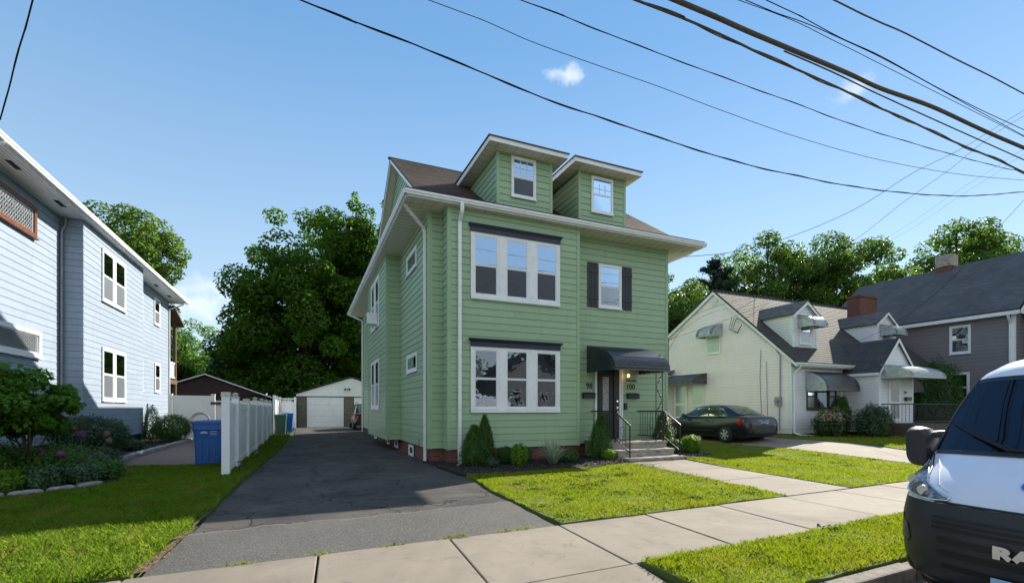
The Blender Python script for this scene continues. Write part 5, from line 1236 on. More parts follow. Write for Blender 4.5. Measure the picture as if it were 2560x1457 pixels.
# conifer
def conifer(label, base, h, r, n, leaf, mt, seed, z0=1.5, group=None):
    rng = np.random.default_rng(seed); t = thing('conifer', label, 'tree', base, group); P = []; N = []
    mb = MB(); mb.tube([base, (base[0], base[1], base[2]+h)], [r*.09, .03], 7)
    nb = 90
    for i in range(nb):
        f = i/nb; z = z0+(h-z0)*f; R_ = r*(1-f)**.8*rng.uniform(.55, 1.15)+.15; a = rng.uniform(0, 6.283)
        e = np.array([base[0]+R_*math.cos(a), base[1]+R_*math.sin(a), base[2]+z+R_*.35]); s = np.array([base[0], base[1], base[2]+z])
        mb.tube([s.tolist(), ((s+e)/2+[0, 0, -.05]).tolist(), e.tolist()], [.05, .035, .012], 4)
        m = int(n/nb*(R_/r+.25)*1.6); u = rng.uniform(.15, 1.05, (m, 1)); P.append(s+(e-s)*u+rng.normal(size=(m, 3))*[.28, .28, .16]*(.4+.6*R_/r)); N.append(rng.normal(size=(m, 3))+[0, 0, .6])
    P = np.concatenate(P); N = np.concatenate(N); leafmesh('crown', P, N, rng.uniform(.6, 1.3, len(P))*leaf, M[mt], t, rng=rng, aspect=.3)
    mb.build('trunk', M['bark'], t)
conifer('dark blue green conifer left of the white house roof', (36.0, 33.8, 0), 15.8, 6.2, 26000, .34, 'needle', 21, 4, GT)
# shrubs
def P_ANG(d): return np.arctan2(d[:, 1:2], d[:, :1])
def shrub(name, label, base, rad, n, leaf, mt, seed, group=None, cone=False, aspect=.6, rough=.12, cat='shrub', up=.5, extra=None):
    rng = np.random.default_rng(seed); t = thing(name, label, cat, base, group)
    d = rng.normal(size=(n, 3)); d /= np.linalg.norm(d, axis=1, keepdims=True); rr = rng.uniform(.3, 1, (n, 1))**.35
    rr *= 1+rough*np.sin(d[:, :1]*7+seed)*np.cos(d[:, 1:2]*6+seed*2)+rng.normal(size=(n, 1))*rough*.45
    if cone: rr *= 1+.10*np.sin(P_ANG(d)*5+seed)*np.sin(d[:, 2:3]*9+seed)+.22*(rng.uniform(size=(n, 1)) > .93)
    P = d*rr*np.array(rad); 
    if cone:
        z = (P[:, 2]/rad[2]+1)/2; k = np.clip(1.25*(1-z)**.62, .05, 1.15)/np.maximum(np.sqrt(np.clip(1-(2*z-1)**2, .02, 1)), .15); P[:, 0] *= np.clip(k, 0, 1.9); P[:, 1] *= np.clip(k, 0, 1.9)
    P += np.array([base[0], base[1], base[2]+rad[2]*.98]); P[:, 2] = np.maximum(P[:, 2], base[2]+.01)
    leafmesh('foliage', P, d+rng.normal(size=(n, 3))*.5+[0, 0, up], rng.uniform(.6, 1.3, n)*leaf, M[mt], t, rng=rng, aspect=aspect, twist=np.array([0, 0, 1.0]) if cone else None)
    if extra: q = rng.uniform(size=n) < extra[1]; top = q & (P[:, 2] > base[2]+rad[2]*1.2); leafmesh('blossom', P[top]*1.0+[0, 0, .02], d[top], np.full(top.sum(), leaf*1.1), M[extra[0]], t, rng=rng)
    mb = MB(); rnd = random.Random(seed)
    for i in range(5):
        a = rnd.uniform(0, 6.28); mb.tube([(base[0], base[1], base[2]-.03), (base[0]+math.cos(a)*rad[0]*.25, base[1]+math.sin(a)*rad[1]*.25, base[2]+rad[2]*.6), (base[0]+math.cos(a)*rad[0]*.5, base[1]+math.sin(a)*rad[1]*.5, base[2]+rad[2]*1.2 if not cone else base[2]+rad[2])], [.018, .014, .006], 5)
    mb.build('stems', M['bark'], t); return t
b = .045
shrub('arborvitae', 'broad arborvitae right beside the white front downspout', (4.22, 12.25, b), (.38, .34, .56), 10000, .055, 'arb', 1, cone=True, aspect=.35)
shrub('arborvitae', 'slim taller arborvitae just right of the broad one under the triple window', (4.62, 12.50, b), (.29, .28, .70), 9000, .055, 'arb', 2, cone=True, aspect=.35)
shrub('arborvitae', 'arborvitae left of the front steps below the door', (8.38, 12.35, b), (.37, .36, .69), 11000, .055, 'arb', 3, cone=True, aspect=.35)
shrub('arborvitae', 'arborvitae behind the right railing of the front steps', (11.35, 12.95, b), (.40, .36, .74), 11000, .055, 'arb', 4, cone=True, aspect=.35)
shrub('ball_shrub', 'dark round shrub between the arborvitae and the lime shrub', (5.20, 12.35, b), (.25, .25, .24), 4200, .04, 'arb', 5)
shrub('ball_shrub', 'half hidden round shrub behind the lime shrub', (5.85, 12.50, b), (.22, .22, .22), 3200, .04, 'arb', 6)
shrub('lime_shrub', 'bright lime green shrub in the mulch under the triple window', (5.33, 11.75, b), (.21, .21, .29), 2600, .06, 'lime', 7, rough=.25)
shrub('low_shrub', 'low dark plant at the foot of the slim arborvitae', (4.55, 11.75, b), (.20, .18, .12), 1100, .05, 'hedge', 8)
shrub('low_shrub', 'low leafy plant right of the striped grass tuft', (7.05, 11.95, b), (.30, .24, .18), 1800, .055, 'arb', 9)
shrub('boxwood', 'small bright shrub at the left foot of the front steps', (8.30, 11.80, b), (.22, .20, .17), 1900, .045, 'lime', 10)
shrub('boxwood', 'bright rounded boxwood right of the steps beside the lawn', (12.15, 12.45, b), (.36, .34, .32), 5200, .05, 'lime', 11)
shrub('boxwood', 'boxwood partly hidden behind the right stair railing', (11.55, 12.55, b), (.30, .28, .24), 3600, .05, 'arb', 12)
# grass tuft
rng = np.random.default_rng(5); t = thing('ornamental_grass', 'striped ornamental grass tuft with drooping pale blades in the mulch bed', 'plant', (6.35, 11.70, b)); mb = MB()
for i in range(210):
    a = rng.uniform(0, 6.283); L = rng.uniform(.45, .85); lean = rng.uniform(.15, 1.0); P = []
    for k in range(7):
        s = k/6; P.append(Vector((6.35+math.cos(a)*(.08+L*lean*s*.75), 11.70+math.sin(a)*(.08+L*lean*s*.75), b+L*(s*1.1-lean*s*s*.75))))
    sd = Vector((-math.sin(a), math.cos(a), 0))*.015
    rows = [[p-sd*(1-(k/6)**3*.8), p+sd*(1-(k/6)**3*.8)] for k, p in enumerate(P)]; mb.grid(rows, 0, True)
mb.build('blades', M['blade'], t)
# left garden
t_ = tree('small bushy broad leaved tree with bare trunk in the left garden bed', (-5.15, 12.9, .05), (-5.45, 12.9, 1.66), (.98, .8, .66), 95, 130, .22, .12, 'hyd', 31, .035, low=-.95, flat=.8, limbs=16, name='ornamental_tree', aspect=.75, lr=.010)
shrub('hedge', 'clipped glossy boxy hedge against the blue house wall', (-5.65, 17.2, .35), (.95, .55, .52), 9000, .06, 'hedge', 32)
shrub('ball_shrub', 'large round dark shrub at the end of the patio by the blue house', (-5.55, 26.0, .1), (.78, .75, .62), 8000, .06, 'arb', 33)
shrub('conical_shrub', 'dark conical shrub left of the round shrub by the blue house', (-6.15, 25.3, .1), (.45, .45, .85), 5200, .06, 'arb', 34, cone=True, aspect=.35)
pp = [(-5.9, 11.9, .40, 'hyd'), (-5.1, 11.75, .34, 'lime'), (-4.6, 11.95, .36, 'hedge'), (-4.25, 12.4, .34, 'hedge'), (-4.15, 13.2, .38, 'arb'), (-4.9, 13.4, .5, 'hyd'), (-5.8, 13.2, .45, 'arb'), (-6.6, 12.4, .5, 'hedge'), (-4.75, 14.4, .4, 'hedge'), (-5.4, 14.8, .55, 'arb'), (-5.0, 15.8, .42, 'rhod'), (-6.3, 14.6, .6, 'hyd'), (-6.2, 19.3, .35, 'hedge'), (-5.75, 12.75, .62, 'hyd'), (-4.95, 13.0, .5, 'hyd'), (-5.8, 21.5, .32, 'rhod')]
nm = ['at the left frame edge behind the edging stones', 'yellow green and low near the edging stones', 'dark and low by the front edging stone', 'at the right tip of the bed', 'sprawling over the bed corner by the lawn', 'under the flower stalks', 'beneath the small tree trunk', 'deep in the left corner of the bed', 'beside the patio corner', 'in front of the clipped hedge', 'behind the patio stone curb corner', 'behind the small tree', 'along the blue house wall', 'tall and broad leaved left of the small tree trunk', 'tall and broad leaved right of the small tree trunk', 'far back along the blue house wall']
for i, ((x, y, r, m_), q) in enumerate(zip(pp, nm)):
    shrub('perennial', 'leafy perennial clump '+q, (x, y, .05), (r, r, r*.62), int(2600*r/.4), .075, m_, 40+i, group='perennial clumps in the left garden bed', rough=.3, aspect=.4, cat='plant')
def D_(px, py, d):
    u = (px-1280)/1185; s_, c_ = math.sin(math.atan(517/1185)), math.cos(math.atan(517/1185))
    return Vector(((s_+c_*u)*d, (c_-s_*u)*d, 1.6+(1020-py)/1185*d))
al_ = [(140, 1072, 10.6, .10, 'purple', 'purple round allium head nearest the hedge'), (202, 1084, 10.4, .105, 'purple', 'large fading purple allium head in front of the hedge'), (152, 1134, 9.8, .085, 'purple', 'low purple allium head below the others'), (102, 1131, 9.9, .075, 'purple', 'dim purple allium head right of the trunk'), (26, 1218, 8.9, .07, 'purple', 'small pink allium head at the lower left edge'),
       (183, 1068, 10.5, .085, 'tan', 'tan dried allium head left of the big purple one'), (266, 1084, 10.7, .075, 'tan', 'tan dried allium head leaning far right'), (272, 1101, 10.7, .06, 'tan', 'lower tan dried allium head leaning right'), (10, 1128, 10, .08, 'tan', 'grey dried allium head at the left edge')]
for i, (px, py, d, r, m_, lb) in enumerate(al_):
    p = D_(px, py, d); q = D_(px-(30 if i in (6, 7) else 5 if i != 1 else 0)*3.0, 1175, d); q.z = .06
    t = thing('allium', lb, 'flower', q, 'allium flowers in the left garden bed'); mb = MB(); mb.tube([q, q.lerp(p, .5)+Vector((.02, 0, .04)), p-Vector((0, 0, r*.6))], [.009, .008, .006], 5); mb.build('stem', M['stem'], t)
    rg = np.random.default_rng(i); dd = rg.normal(size=(420, 3)); dd /= np.linalg.norm(dd, axis=1, keepdims=True)
    leafmesh('flower_head', np.array(p)+dd*r*rg.uniform(.6, 1, (420, 1)), dd, np.full(420, .028), M[m_], t, rng=rg)
# edging stones
def stone(p, sx, sy, sz, rz, seed):
    rnd = random.Random(seed); mb = MB(); rows = []
    for i in range(7):
        ph = math.pi*i/6; rows.append([(sx*math.copysign(abs(math.sin(ph)*math.cos(a))**.5, math.cos(a))*rnd.uniform(.93, 1.05), sy*math.copysign(abs(math.sin(ph)*math.sin(a))**.5, math.sin(a))*rnd.uniform(.93, 1.05), sz*math.copysign(abs(math.cos(ph))**.5, math.cos(ph))) for a in [k*math.pi/5+.1 for k in range(10)]])
    mb.grid(rows, 0, False, True)
    c_, s_ = math.cos(rz), math.sin(rz); mb.v = [(p[0]+x*c_-y*s_, p[1]+x*s_+y*c_, p[2]+z) for x, y, z in mb.v]
    return mb.build('edging_stone', M['granite'], origin=p)
EP = [(-7.6, 11.12), (-7.0, 11.14), (-6.4, 11.12), (-5.85, 11.14), (-5.3, 11.18), (-4.85, 11.26), (-4.42, 11.55), (-4.12, 11.95), (-3.86, 12.4)]
nn_ = ['far left', 'second from the far left', 'third from the far left', 'left of the frame edge', 'at the left frame edge', 'first inside the frame', 'in the middle of the visible arc', 'pale and large near the right tip', 'small and last at the right tip']
for i in range(len(EP)-1):
    a, c = EP[i], EP[i+1]; o = stone(((a[0]+c[0])/2, (a[1]+c[1])/2, .045), math.dist(a, c)/2*.94, .09, .075, math.atan2(c[1]-a[1], c[0]-a[0]), 60+i)
    tag(o, 'long grey edging stone of the garden bed arc, '+nn_[i], 'stone', 'edging stones around the garden bed')
EP2 = [(-4.86, 15.75), (-4.98, 16.6), (-5.02, 17.5), (-5.05, 18.4), (-5.07, 19.4), (-5.08, 20.4), (-5.08, 21.5), (-5.08, 22.6), (-5.08, 23.8), (-5.08, 25.0), (-5.08, 26.2), (-5.08, 27.6)]
on = ['nearest', 'second', 'third', 'fourth', 'fifth', 'sixth', 'seventh', 'eighth', 'ninth', 'tenth', 'farthest']
for i in range(len(EP2)-1):
    a, c = EP2[i], EP2[i+1]; o = stone(((a[0]+c[0])/2, (a[1]+c[1])/2, .07), math.dist(a, c)/2*.97, .10, .10, math.atan2(c[1]-a[1], c[0]-a[0]), 80+i)
    tag(o, on[i]+' granite block of the curb between patio and mulch', 'stone', 'granite blocks along the patio')
# white house shrubs
shrub('flowering_shrub', 'bare legged shrub with yellow pink blossoms under the white house front window', (20.95, 13.35, .3), (.78, .6, .62), 5200, .085, 'rhod', 70, extra=('flowery', .5), rough=.2)
shrub('dark_shrub', 'narrow dark shrub behind the flowering shrub by the white wall', (22.4, 13.85, .3), (.5, .4, .95), 4200, .08, 'arb', 71)
shrub('rhododendron', 'round leathery rhododendron left of the white house stoop', (22.5, 12.5, .3), (.88, .6, .72), 5200, .12, 'rhod', 72, aspect=.35, rough=.2)
shrub('rhododendron', 'leathery shrub behind the stoop railing of the white house', (28.2, 12.9, .3), (.9, .6, .85), 4200, .12, 'rhod', 73, aspect=.35)
shrub('hedge', 'tall dense green hedge tree against the grey house wall', (30.2, 13.8, .2), (1.35, 1.0, 1.95), 16000, .09, 'arb', 74)
shrub('ball_shrub', 'bright rounded shrub low in front of the grey house hedge', (29.9, 12.4, .2), (.9, .7, .95), 8000, .07, 'leafr' if False else 'arb', 75)

# added across the street, out of view, to give the windows something to reflect
tree('unseen tree added across the road for the windows to reflect, left', (2, -24, 0), (2, -24, 6.5), (4.5, 4, 4.5), 50, 220, 1.3, .4, 'leafdark', 61, .3, 'trees added across the street', limbs=12)
tree('unseen tree added across the road for the windows to reflect, middle', (13, -26, 0), (13, -26, 6), (5, 4, 4.2), 50, 220, 1.3, .4, 'leafdark', 62, .3, 'trees added across the street', limbs=12)
tree('unseen tree added across the road for the windows to reflect, right', (30, -25, 0), (30, -25, 7), (5, 4, 5), 50, 220, 1.3, .4, 'leafdark', 63, .3, 'trees added across the street', limbs=12)
OH = thing('reflection_house', 'unseen grey gabled house added across the road for the windows to reflect', 'house', (21, -20, 0)); mb = MB(); mb.prism([(17, -24), (25, -24), (25, -16), (17, -16)], -.2, 4.6); mb.add([(17, -16.01, 4.5), (25, -16.01, 4.5), (21, -16.01, 7.3)], [(0, 1, 2)]); mb.build('wall', M['gsiding'], OH)
mb = MB(); mb.slab([(16.6, -15.6, 4.3), (16.6, -24.4, 4.3), (21, -24.4, 7.4), (21, -15.6, 7.4)], .08); mb.slab([(21, -15.6, 7.4), (21, -24.4, 7.4), (25.4, -24.4, 4.3), (25.4, -15.6, 4.3)], .08); mb.build('roof', M['roofdx'], OH)
F = (Vector((0, -16, 0)), Vector((-1, 0, 0)), Vector((0, 1, 0)))
for u in (-24, -22, -19.4): window(OH, F, u, u+1, 1.4, 3.0, blind=0)
# ---------------------------------------------------------------- bins, lights, small things
def bin_(label, c, w_, d_, h, col, seed, wheels=True):
    t = thing('wheelie_bin', label, 'bin', (c[0], c[1], gz(*c[:2]))); z0 = gz(*c[:2])
    mb = MB(); rows = []
    for f, z in ((.80, .02), (.83, .10), (.90, .58), (.95, .78), (1.0, .80), (1.0, .93)):
        a, b_ = w_/2*f, d_/2*f; r = .05; ring = []
        for (sx, sy) in ((1, 1), (-1, 1), (-1, -1), (1, -1)):
            for k in range(4):
                an = (0 if (sx, sy) == (1, 1) else 90 if (sx, sy) == (-1, 1) else 180 if (sx, sy) == (-1, -1) else 270)+k*30
                ring.append((c[0]+sx*(a-r)+r*math.cos(R(an)), c[1]+sy*(b_-r)+r*math.sin(R(an)), z0+z*h))
        rows.append(ring)
    mb.grid(rows, 0, False, True); mb.add(rows[0], [tuple(reversed(range(16)))]); 
    for x in (-.22, 0, .22): mb.box(c[0]+x*w_-.015, c[0]+x*w_+.015, c[1]-d_/2*.93, c[1]-d_/2*.88, z0+.15*h, z0+.55*h)
    mb.build('body', M[col], t)
    mb = MB(); a, b_ = w_/2+.025, d_/2+.03; rows = []
    for f, z in ((1, .925), (1, .965), (.93, .985), (.4, 1.0)): rows.append([(c[0]+x*a*f, c[1]+y*b_*f, z0+z*h) for x, y in ((1, -.8), (1, .9), (.9, 1), (-.9, 1), (-1, .9), (-1, -.8), (-.85, -1), (.85, -1))])
    mb.grid(rows, 0, False, True); mb.add(rows[-1], [tuple(range(8))]); mb.add(rows[0], [tuple(reversed(range(8)))])
    mb.tube([(c[0]-w_*.4, c[1]+d_/2+.05, z0+h*.93), (c[0]+w_*.4, c[1]+d_/2+.05, z0+h*.93)], .015, 6); mb.build('lid', M[col], t)
    for s in (-1, 1):
        mb = MB(); mb.tube([(c[0]+s*w_*.42, c[1]+d_*.42, z0+.12), (c[0]+s*(w_*.42+.05), c[1]+d_*.42, z0+.12)], .12, 16); mb.build('wheel', M['rub'], t)
    return t
def smooth_plastic(n, col):
    return plain(n, col, .38, var=.08, dirt=((.10, .10, .11), 5, .3))
M['pblue'] = smooth_plastic('blue bin plastic', (.012, .10, .36)); M['pgreen'] = smooth_plastic('green bin plastic', (.055, .14, .10)); M['decal'] = plain('pale decal', (.35, .45, .6), .6)
B = bin_('large blue wheeled bin on the patio behind the first fence post', (-2.42, 15.45), .72, .80, 1.28, 'pblue', 1)
F = frame((0, 15.04), (0, -1))
mb = MB()
for k in range(9): a = math.pi*k/8
mb.add([F[0]+F[1]*(-2.50+.09*math.cos(math.pi*k/10))+F[2]*.02+Vector((0, 0, .92+.065*math.sin(math.pi*k/10))) for k in range(11)], [tuple(range(11))])
for i in range(3): mb.ob(F, -2.36, -2.20+.0*i, .012, .020, .97-i*.045, .985-i*.045)
mb.build('decal', M['decal'], B)
bin_('green wheeled bin at the far end of the white fence', (-1.25, 29.2), .62, .68, 1.12, 'pgreen', 2)
bin_('blue wheeled bin half hidden behind the green bin', (-.92, 30.4), .58, .66, 1.14, 'pblue', 3)
for (x, y, q) in ((-1.45, 13.05, 'nearest, at the first fence post'), (-1.36, 16.4, 'second from the camera along the fence'), (-1.36, 21.6, 'third from the camera along the fence'), (-1.18, 26.3, 'farthest, in the sunlit grass')):
    t = thing('path_light', 'small black solar path light '+q, 'garden light', (x, y, gz(x, y)), 'path lights along the fence'); z = gz(x, y)+.02
    mb = MB(); mb.tube([(x, y, z), (x, y, z+.16)], .010, 6); mb.build('stake', M['iron'], t)
    mb = MB(); mb.lathe((x, y, z+.16), [(.028, 0), (.034, .002), (.036, .12), (.034, .13)], 10); mb.build('lens', M['glassc'], t)
    mb = MB(); mb.lathe((x, y, z+.285), [(.05, 0), (.052, .01), (.035, .028), (.0, .03)], 10); mb.build('cap', M['iron'], t)
t = thing('hose_coil', 'loosely coiled garden hose against the white gate fence', 'hose', (-4.9, 27.6, .1)); mb = MB()
for k in range(4): mb.tube([(-4.75+(.34+.03*k)*math.cos(a*.45), 27.7-.05*k, .95+(.36+.03*k)*math.sin(a*.45)) for a in range(15)], .016, 5)
mb.build('hose', M['copper'], t); mb = MB(); mb.box(-4.95, -4.55, 27.5, 27.8, .12, .62); mb.build('stand', M['vinylw'], t, bevel=.02)
mb = MB()
for k in range(3): mb.tube([(-5.02+k*.03, 19.0+i*.06, .13+.05*math.sin(i*.9+k)) for i in range(8)], .022, 5)
tag(mb.build('crumpled_paper', M['whitemetal'], origin=(-4.9, 19.2, .05)), 'crumpled pale paper scrap lying on the patio beside the granite curb', 'litter')
mb = MB(); mb.box(-6.9, -6.6, 25.35, 25.75, .75, 1.1); mb.tube([(-6.75, 25.5, .1), (-6.75, 25.5, .75)], .035, 8); mb.tube([(-6.75, 25.5, 1.1), (-6.75, 25.5, 1.25), (-6.98, 25.5, 1.3)], .03, 8)
tag(mb.build('gas_meter', M['copper'], origin=(-6.75, 25.5, .1), bevel=.03), 'grey gas meter fixed to the blue house wall behind the shrubs', 'gas meter')
# ---------------------------------------------------------------- cars
def carpaint(name, col, rough=.18, coat=.6):
    t = NT(name); n = t.noise(3, 4); t.set(Base_Color=t.mix(n, tuple(x*.9 for x in col), tuple(min(1, x*1.1) for x in col)), Roughness=rough); t.b.inputs['Coat Weight'].default_value = coat; t.b.inputs['Coat Roughness'].default_value = .05; t.b.inputs['Metallic'].default_value = 0; return t.mat
M['cardark'] = carpaint('dark charcoal car paint', (.011, .012, .018), .2, .25); M['suv'] = carpaint('black car paint', (.010, .011, .013))
M['carglass'] = glassmat('car window glass', (.75, .9, .85), .18, (.01, .014, .013), .02, .55)
M['redlens'] = plain('red tail lens', (.55, .006, .006), .12, var=.2, bump=0, spec=.8)
M['hub'] = plain('silver wheel cover', (.55, .55, .56), .3, .5, var=.1, bump=0)
M['plate'] = plain('pale blue licence plate', (.30, .45, .62), .5, var=.1)
M['interior'] = plain('grey car interior', (.09, .085, .075), .8)
def car(name, label, cat, T, st, cab, wheels, wr, paint, parts):
    """st: stations (x, zlow, ztop, halfwidth); cab: stations (x, zbase, zroof, half at base, half at roof)"""
    o0 = T(0, 0, 0); t = thing(name, label, cat, o0); mb = MB(); rows = []
    for x, zl, zt, hw in st:
        prof = [(0, zl), (hw*.78, zl), (hw*.95, zl+.05), (hw*.99, zl+(zt-zl)*.30), (hw, zl+(zt-zl)*.55), (hw*.985, zl+(zt-zl)*.78), (hw*.94, zt-.035), (hw*.84, zt-.005), (hw*.45, zt+.015), (0, zt+.02)]
        full = [(-y, z) for y, z in reversed(prof[1:])]+prof[:-1]
        full = [(y, z) for y, z in prof]+[(-y, z) for y, z in reversed(prof[1:-1])]
        rows.append([T(x, y, z) for y, z in full])
    mb.grid(rows, 0, True, True); mb.add(rows[0], [tuple(range(len(rows[0])))]); mb.add(rows[-1], [tuple(reversed(range(len(rows[0]))))])
    body = mb.build('body', M[paint], t)
    sub = body.modifiers.new('s', 'SUBSURF'); sub.levels = 1; sub.render_levels = 1
    cuts = []
    for wx in wheels:
        cm = MB(); a = T(wx, -2, wr*1.0); b2 = T(wx, 2, wr*1.0); cm.tube([a, b2], wr*1.13, 28, smooth=False); co = cm.build('cut', M['rub']); cuts.append(co)
        bo = body.modifiers.new('b', 'BOOLEAN'); bo.operation = 'DIFFERENCE'; bo.object = co; bo.solver = 'EXACT'
    bpy.context.view_layer.update()
    dg = bpy.context.evaluated_depsgraph_get(); me = bpy.data.meshes.new_from_object(body.evaluated_get(dg)); body.modifiers.clear(); body.data = me
    for c in cuts: bpy.data.objects.remove(c)
    if not me.materials: me.materials.append(M[paint])
    mb = MB(); z_ = wr; 
    hw = st[len(st)//2][3]
    mb.add([T(x, y, z) for x, y, z in ((st[1][0]+.1, -hw*.75, st[1][1]+.06), (st[-2][0]-.1, -hw*.75, .3), (st[-2][0]-.1, hw*.75, .3), (st[1][0]+.1, hw*.75, st[1][1]+.06))], [(0, 1, 2, 3)])
    mb.box(0, 0, 0, 0, 0, 0) if False else None
    mb.build('underbody', M['rub'], t)
    rows = []
    for x, zb, zr, hb, hr in cab:
        prof = [(hb, zb), (hb*.55+hr*.45, zb+(zr-zb)*.5), (hr*1.02, zr-.05), (hr*.93, zr-.008), (hr*.5, zr+.012), (0, zr+.015)]
        rows.append([T(x, y, z) for y, z in prof]+[T(x, -y, z) for y, z in reversed(prof[:-1])])
    mb = MB(); mb.grid(rows, 0, True); mb.build('cabin', M[paint], t)
    # glass
    def cabpt(f, g, side, off=.006):
        i = min(int(f), len(cab)-2); k = f-i; A = [cab[i][q]+(cab[i+1][q]-cab[i][q])*k for q in range(5)]
        x, zb, zr, hb, hr = A; z = zb+(zr-.04-zb)*g; y = hb+(hr*1.02-hb)*g; return T(x, side*(y+off), z)
    for side in (-1, 1):
        for (f0, f1, f2, f3) in parts['side']:       # bottom f0..f1, top f2..f3 along cab index
            mb = MB(); n = 6; g0, g1 = parts.get('g', (.10, .93)); rws = [[cabpt(f0+(f1-f0)*i/n, g0, side) for i in range(n+1)], [cabpt((f0+(f1-f0)*i/n)*.5+(f2+(f3-f2)*i/n)*.5, (g0+g1)/2, side) for i in range(n+1)], [cabpt(f2+(f3-f2)*i/n, g1, side) for i in range(n+1)]]
            mb.grid(rws, 0, True); mb.build('side_window', M['carglass'], t)
    for nm_, i in (('rear_window', parts['rear']), ('windscreen', parts['front'])):
        a, b2 = cab[i], cab[i+1]; lo, hi = (a, b2) if a[2] < b2[2] else (b2, a)
        mb = MB(); n = 8; rws = []
        for g in (.10, .5, .93):
            x = lo[0]+(hi[0]-lo[0])*g; z = lo[2]+(hi[2]-lo[2])*g; h = (lo[4]+(hi[4]-lo[4])*g)*.92; sg = -1 if nm_ == 'rear_window' else 1
            rws.append([T(x+sg*.012, h*(2*k/n-1), z+.022-.010*abs(2*k/n-1)**2) for k in range(n+1)])
        mb.grid(rws, 0, True); mb.build(nm_, M['carglass'], t)
    for wx in wheels:
        for side in (-1, 1):
            y = side*(hw-.10); mb = MB()
            prof = [(wr*.60, .11), (wr*.66, .105), (wr*.93, .10), (wr, .07), (wr, -.09), (wr*.9, -.11), (wr*.5, -.11)]
            rws = [[T(wx+r*math.cos(k*math.pi/14), y+side*q, wr+r*math.sin(k*math.pi/14)) for k in range(28)] for r, q in prof]
            mb.grid(rws, 0, True, True); w_ = mb.build('wheel', M['rub'], t)
            mb = MB(); rws = [[T(wx+r*math.cos(k*math.pi/12), y+side*q, wr+r*math.sin(k*math.pi/12)) for k in range(24)] for r, q in ((wr*.64, .10), (wr*.60, .06), (wr*.3, .05), (.001, .05))]
            mb.grid(rws, 1, True, True)
            for k in range(6):
                a = k*math.pi/3+.3; da = .20
                mb.add([T(wx+r*math.cos(b3), y+side*q, wr+r*math.sin(b3)) for r, b3, q in ((wr*.62, a-da, .104), (wr*.62, a+da, .104), (wr*.22, a+da*1.9, .112), (wr*.22, a-da*1.9, .112))], [(0, 1, 2, 3)])
            ring = [[T(wx+r*math.cos(k*math.pi/12), y+side*q, wr+r*math.sin(k*math.pi/12)) for k in range(24)] for r, q in ((wr*.645, .103), (wr*.57, .108))]
            mb.grid(ring, 0, True, True); mb.add([T(wx+wr*.25*math.cos(k*math.pi/8), y+side*.114, wr+wr*.25*math.sin(k*math.pi/8)) for k in range(16)], [tuple(range(16))])
            mb.build('wheel_cover', [M['hub'], M['iron']], w_)
    return t
# sedan (rear towards the street)
SX, SY, SZ = 16.88, 13.35, .16; SC = 1.08
def TS(x, y, z): return (SX+y*SC, SY+x*SC, SZ+z*SC+(.0))
st = [(0, .42, .70, .60), (.03, .32, .86, .74), (.12, .26, .98, .84), (.30, .22, 1.035, .885), (.62, .20, 1.045, .90), (1.2, .19, 1.01, .91), (2.0, .18, .985, .915), (2.8, .18, .97, .915), (3.4, .19, .95, .91), (3.7, .19, .91, .90), (4.2, .20, .83, .88), (4.6, .22, .72, .82), (4.78, .28, .62, .72), (4.85, .38, .52, .55)]
cab = [(.52, 1.0, 1.045, .80, .66), (1.30, .99, 1.40, .83, .60), (1.62, .98, 1.445, .835, .60), (2.1, .97, 1.465, .84, .61), (2.55, .96, 1.43, .84, .60), (3.55, .93, .965, .84, .70)]
CA = car('parked_sedan', 'dark charcoal sedan parked beside the white house, rear facing the street', 'car', TS, st, cab, (1.02, 3.75), .325, 'cardark',
         {'side': [(.72, 1.25, 1.02, 1.22), (1.32, 2.55, 1.30, 2.62), (2.68, 4.55, 2.75, 4.05)], 'rear': 0, 'front': 4, 'g': (.14, .90)})
for s in (-1, 1):
    mb = MB(); P = [(.60, .66), (.60, .86), (.80, .93), (.86, .80), (.83, .68)]
    pts = [TS(.085, s*.52, .70), TS(.075, s*.50, .82), TS(.12, s*.66, .955), TS(.30, s*.868, .945), TS(.50, s*.912, .80), TS(.40, s*.912, .72), TS(.12, s*.82, .70)]
    inn = [(p[0]-s*.06, p[1]+.08, p[2]) for p in pts]
    mb.add([(p[0]+s*.012, p[1]-.022, p[2]) for p in pts]+inn, [tuple(range(7))]+[(i, (i+1) % 7, 7+(i+1) % 7, 7+i) for i in range(7)]); mb.build('tail_light', M['redlens'], CA)
mb = MB(); mb.add([TS(-.012+.02, y, z) for y, z in ((-.20, .70), (.20, .70), (.20, .82), (-.20, .82))]+[TS(.06, y, z) for y, z in ((-.20, .70), (.20, .70), (.20, .82), (-.20, .82))], [(0, 1, 2, 3), (0, 4, 5, 1), (3, 2, 6, 7)]); lp = mb.build('licence_plate', M['plate'], CA); text_mesh('plate_lettering', '482 UA', .085, (Vector((SX, SY, 0)), Vector((1, 0, 0)), Vector((0, -1, 0))), -.18, .0, SZ+.735*SC, M['iron'], CA, .003)
mb = MB(); mb.tube([TS(.05, -.30, .87), TS(.05, .30, .87)], .012, 5); mb.build('trunk_trim', M['chrome'], CA)
mb = MB()
for s in (-1, 1):
    P = [TS(x, s*(y+.008), z) for x, y, z in ((.98, .835, 1.035), (2.0, .845, 1.02), (3.2, .845, .99))]; mb.tube(P, .007, 4)
    P = [TS(x, s*(y+.01), z) for x, y, z in ((.98, .83, 1.04), (1.25, .70, 1.30), (1.62, .635, 1.40), (2.1, .635, 1.42), (2.55, .64, 1.385), (3.25, .78, 1.04))]; mb.tube(P, .006, 4)
mb.build('window_trim', M['chrome'], CA)
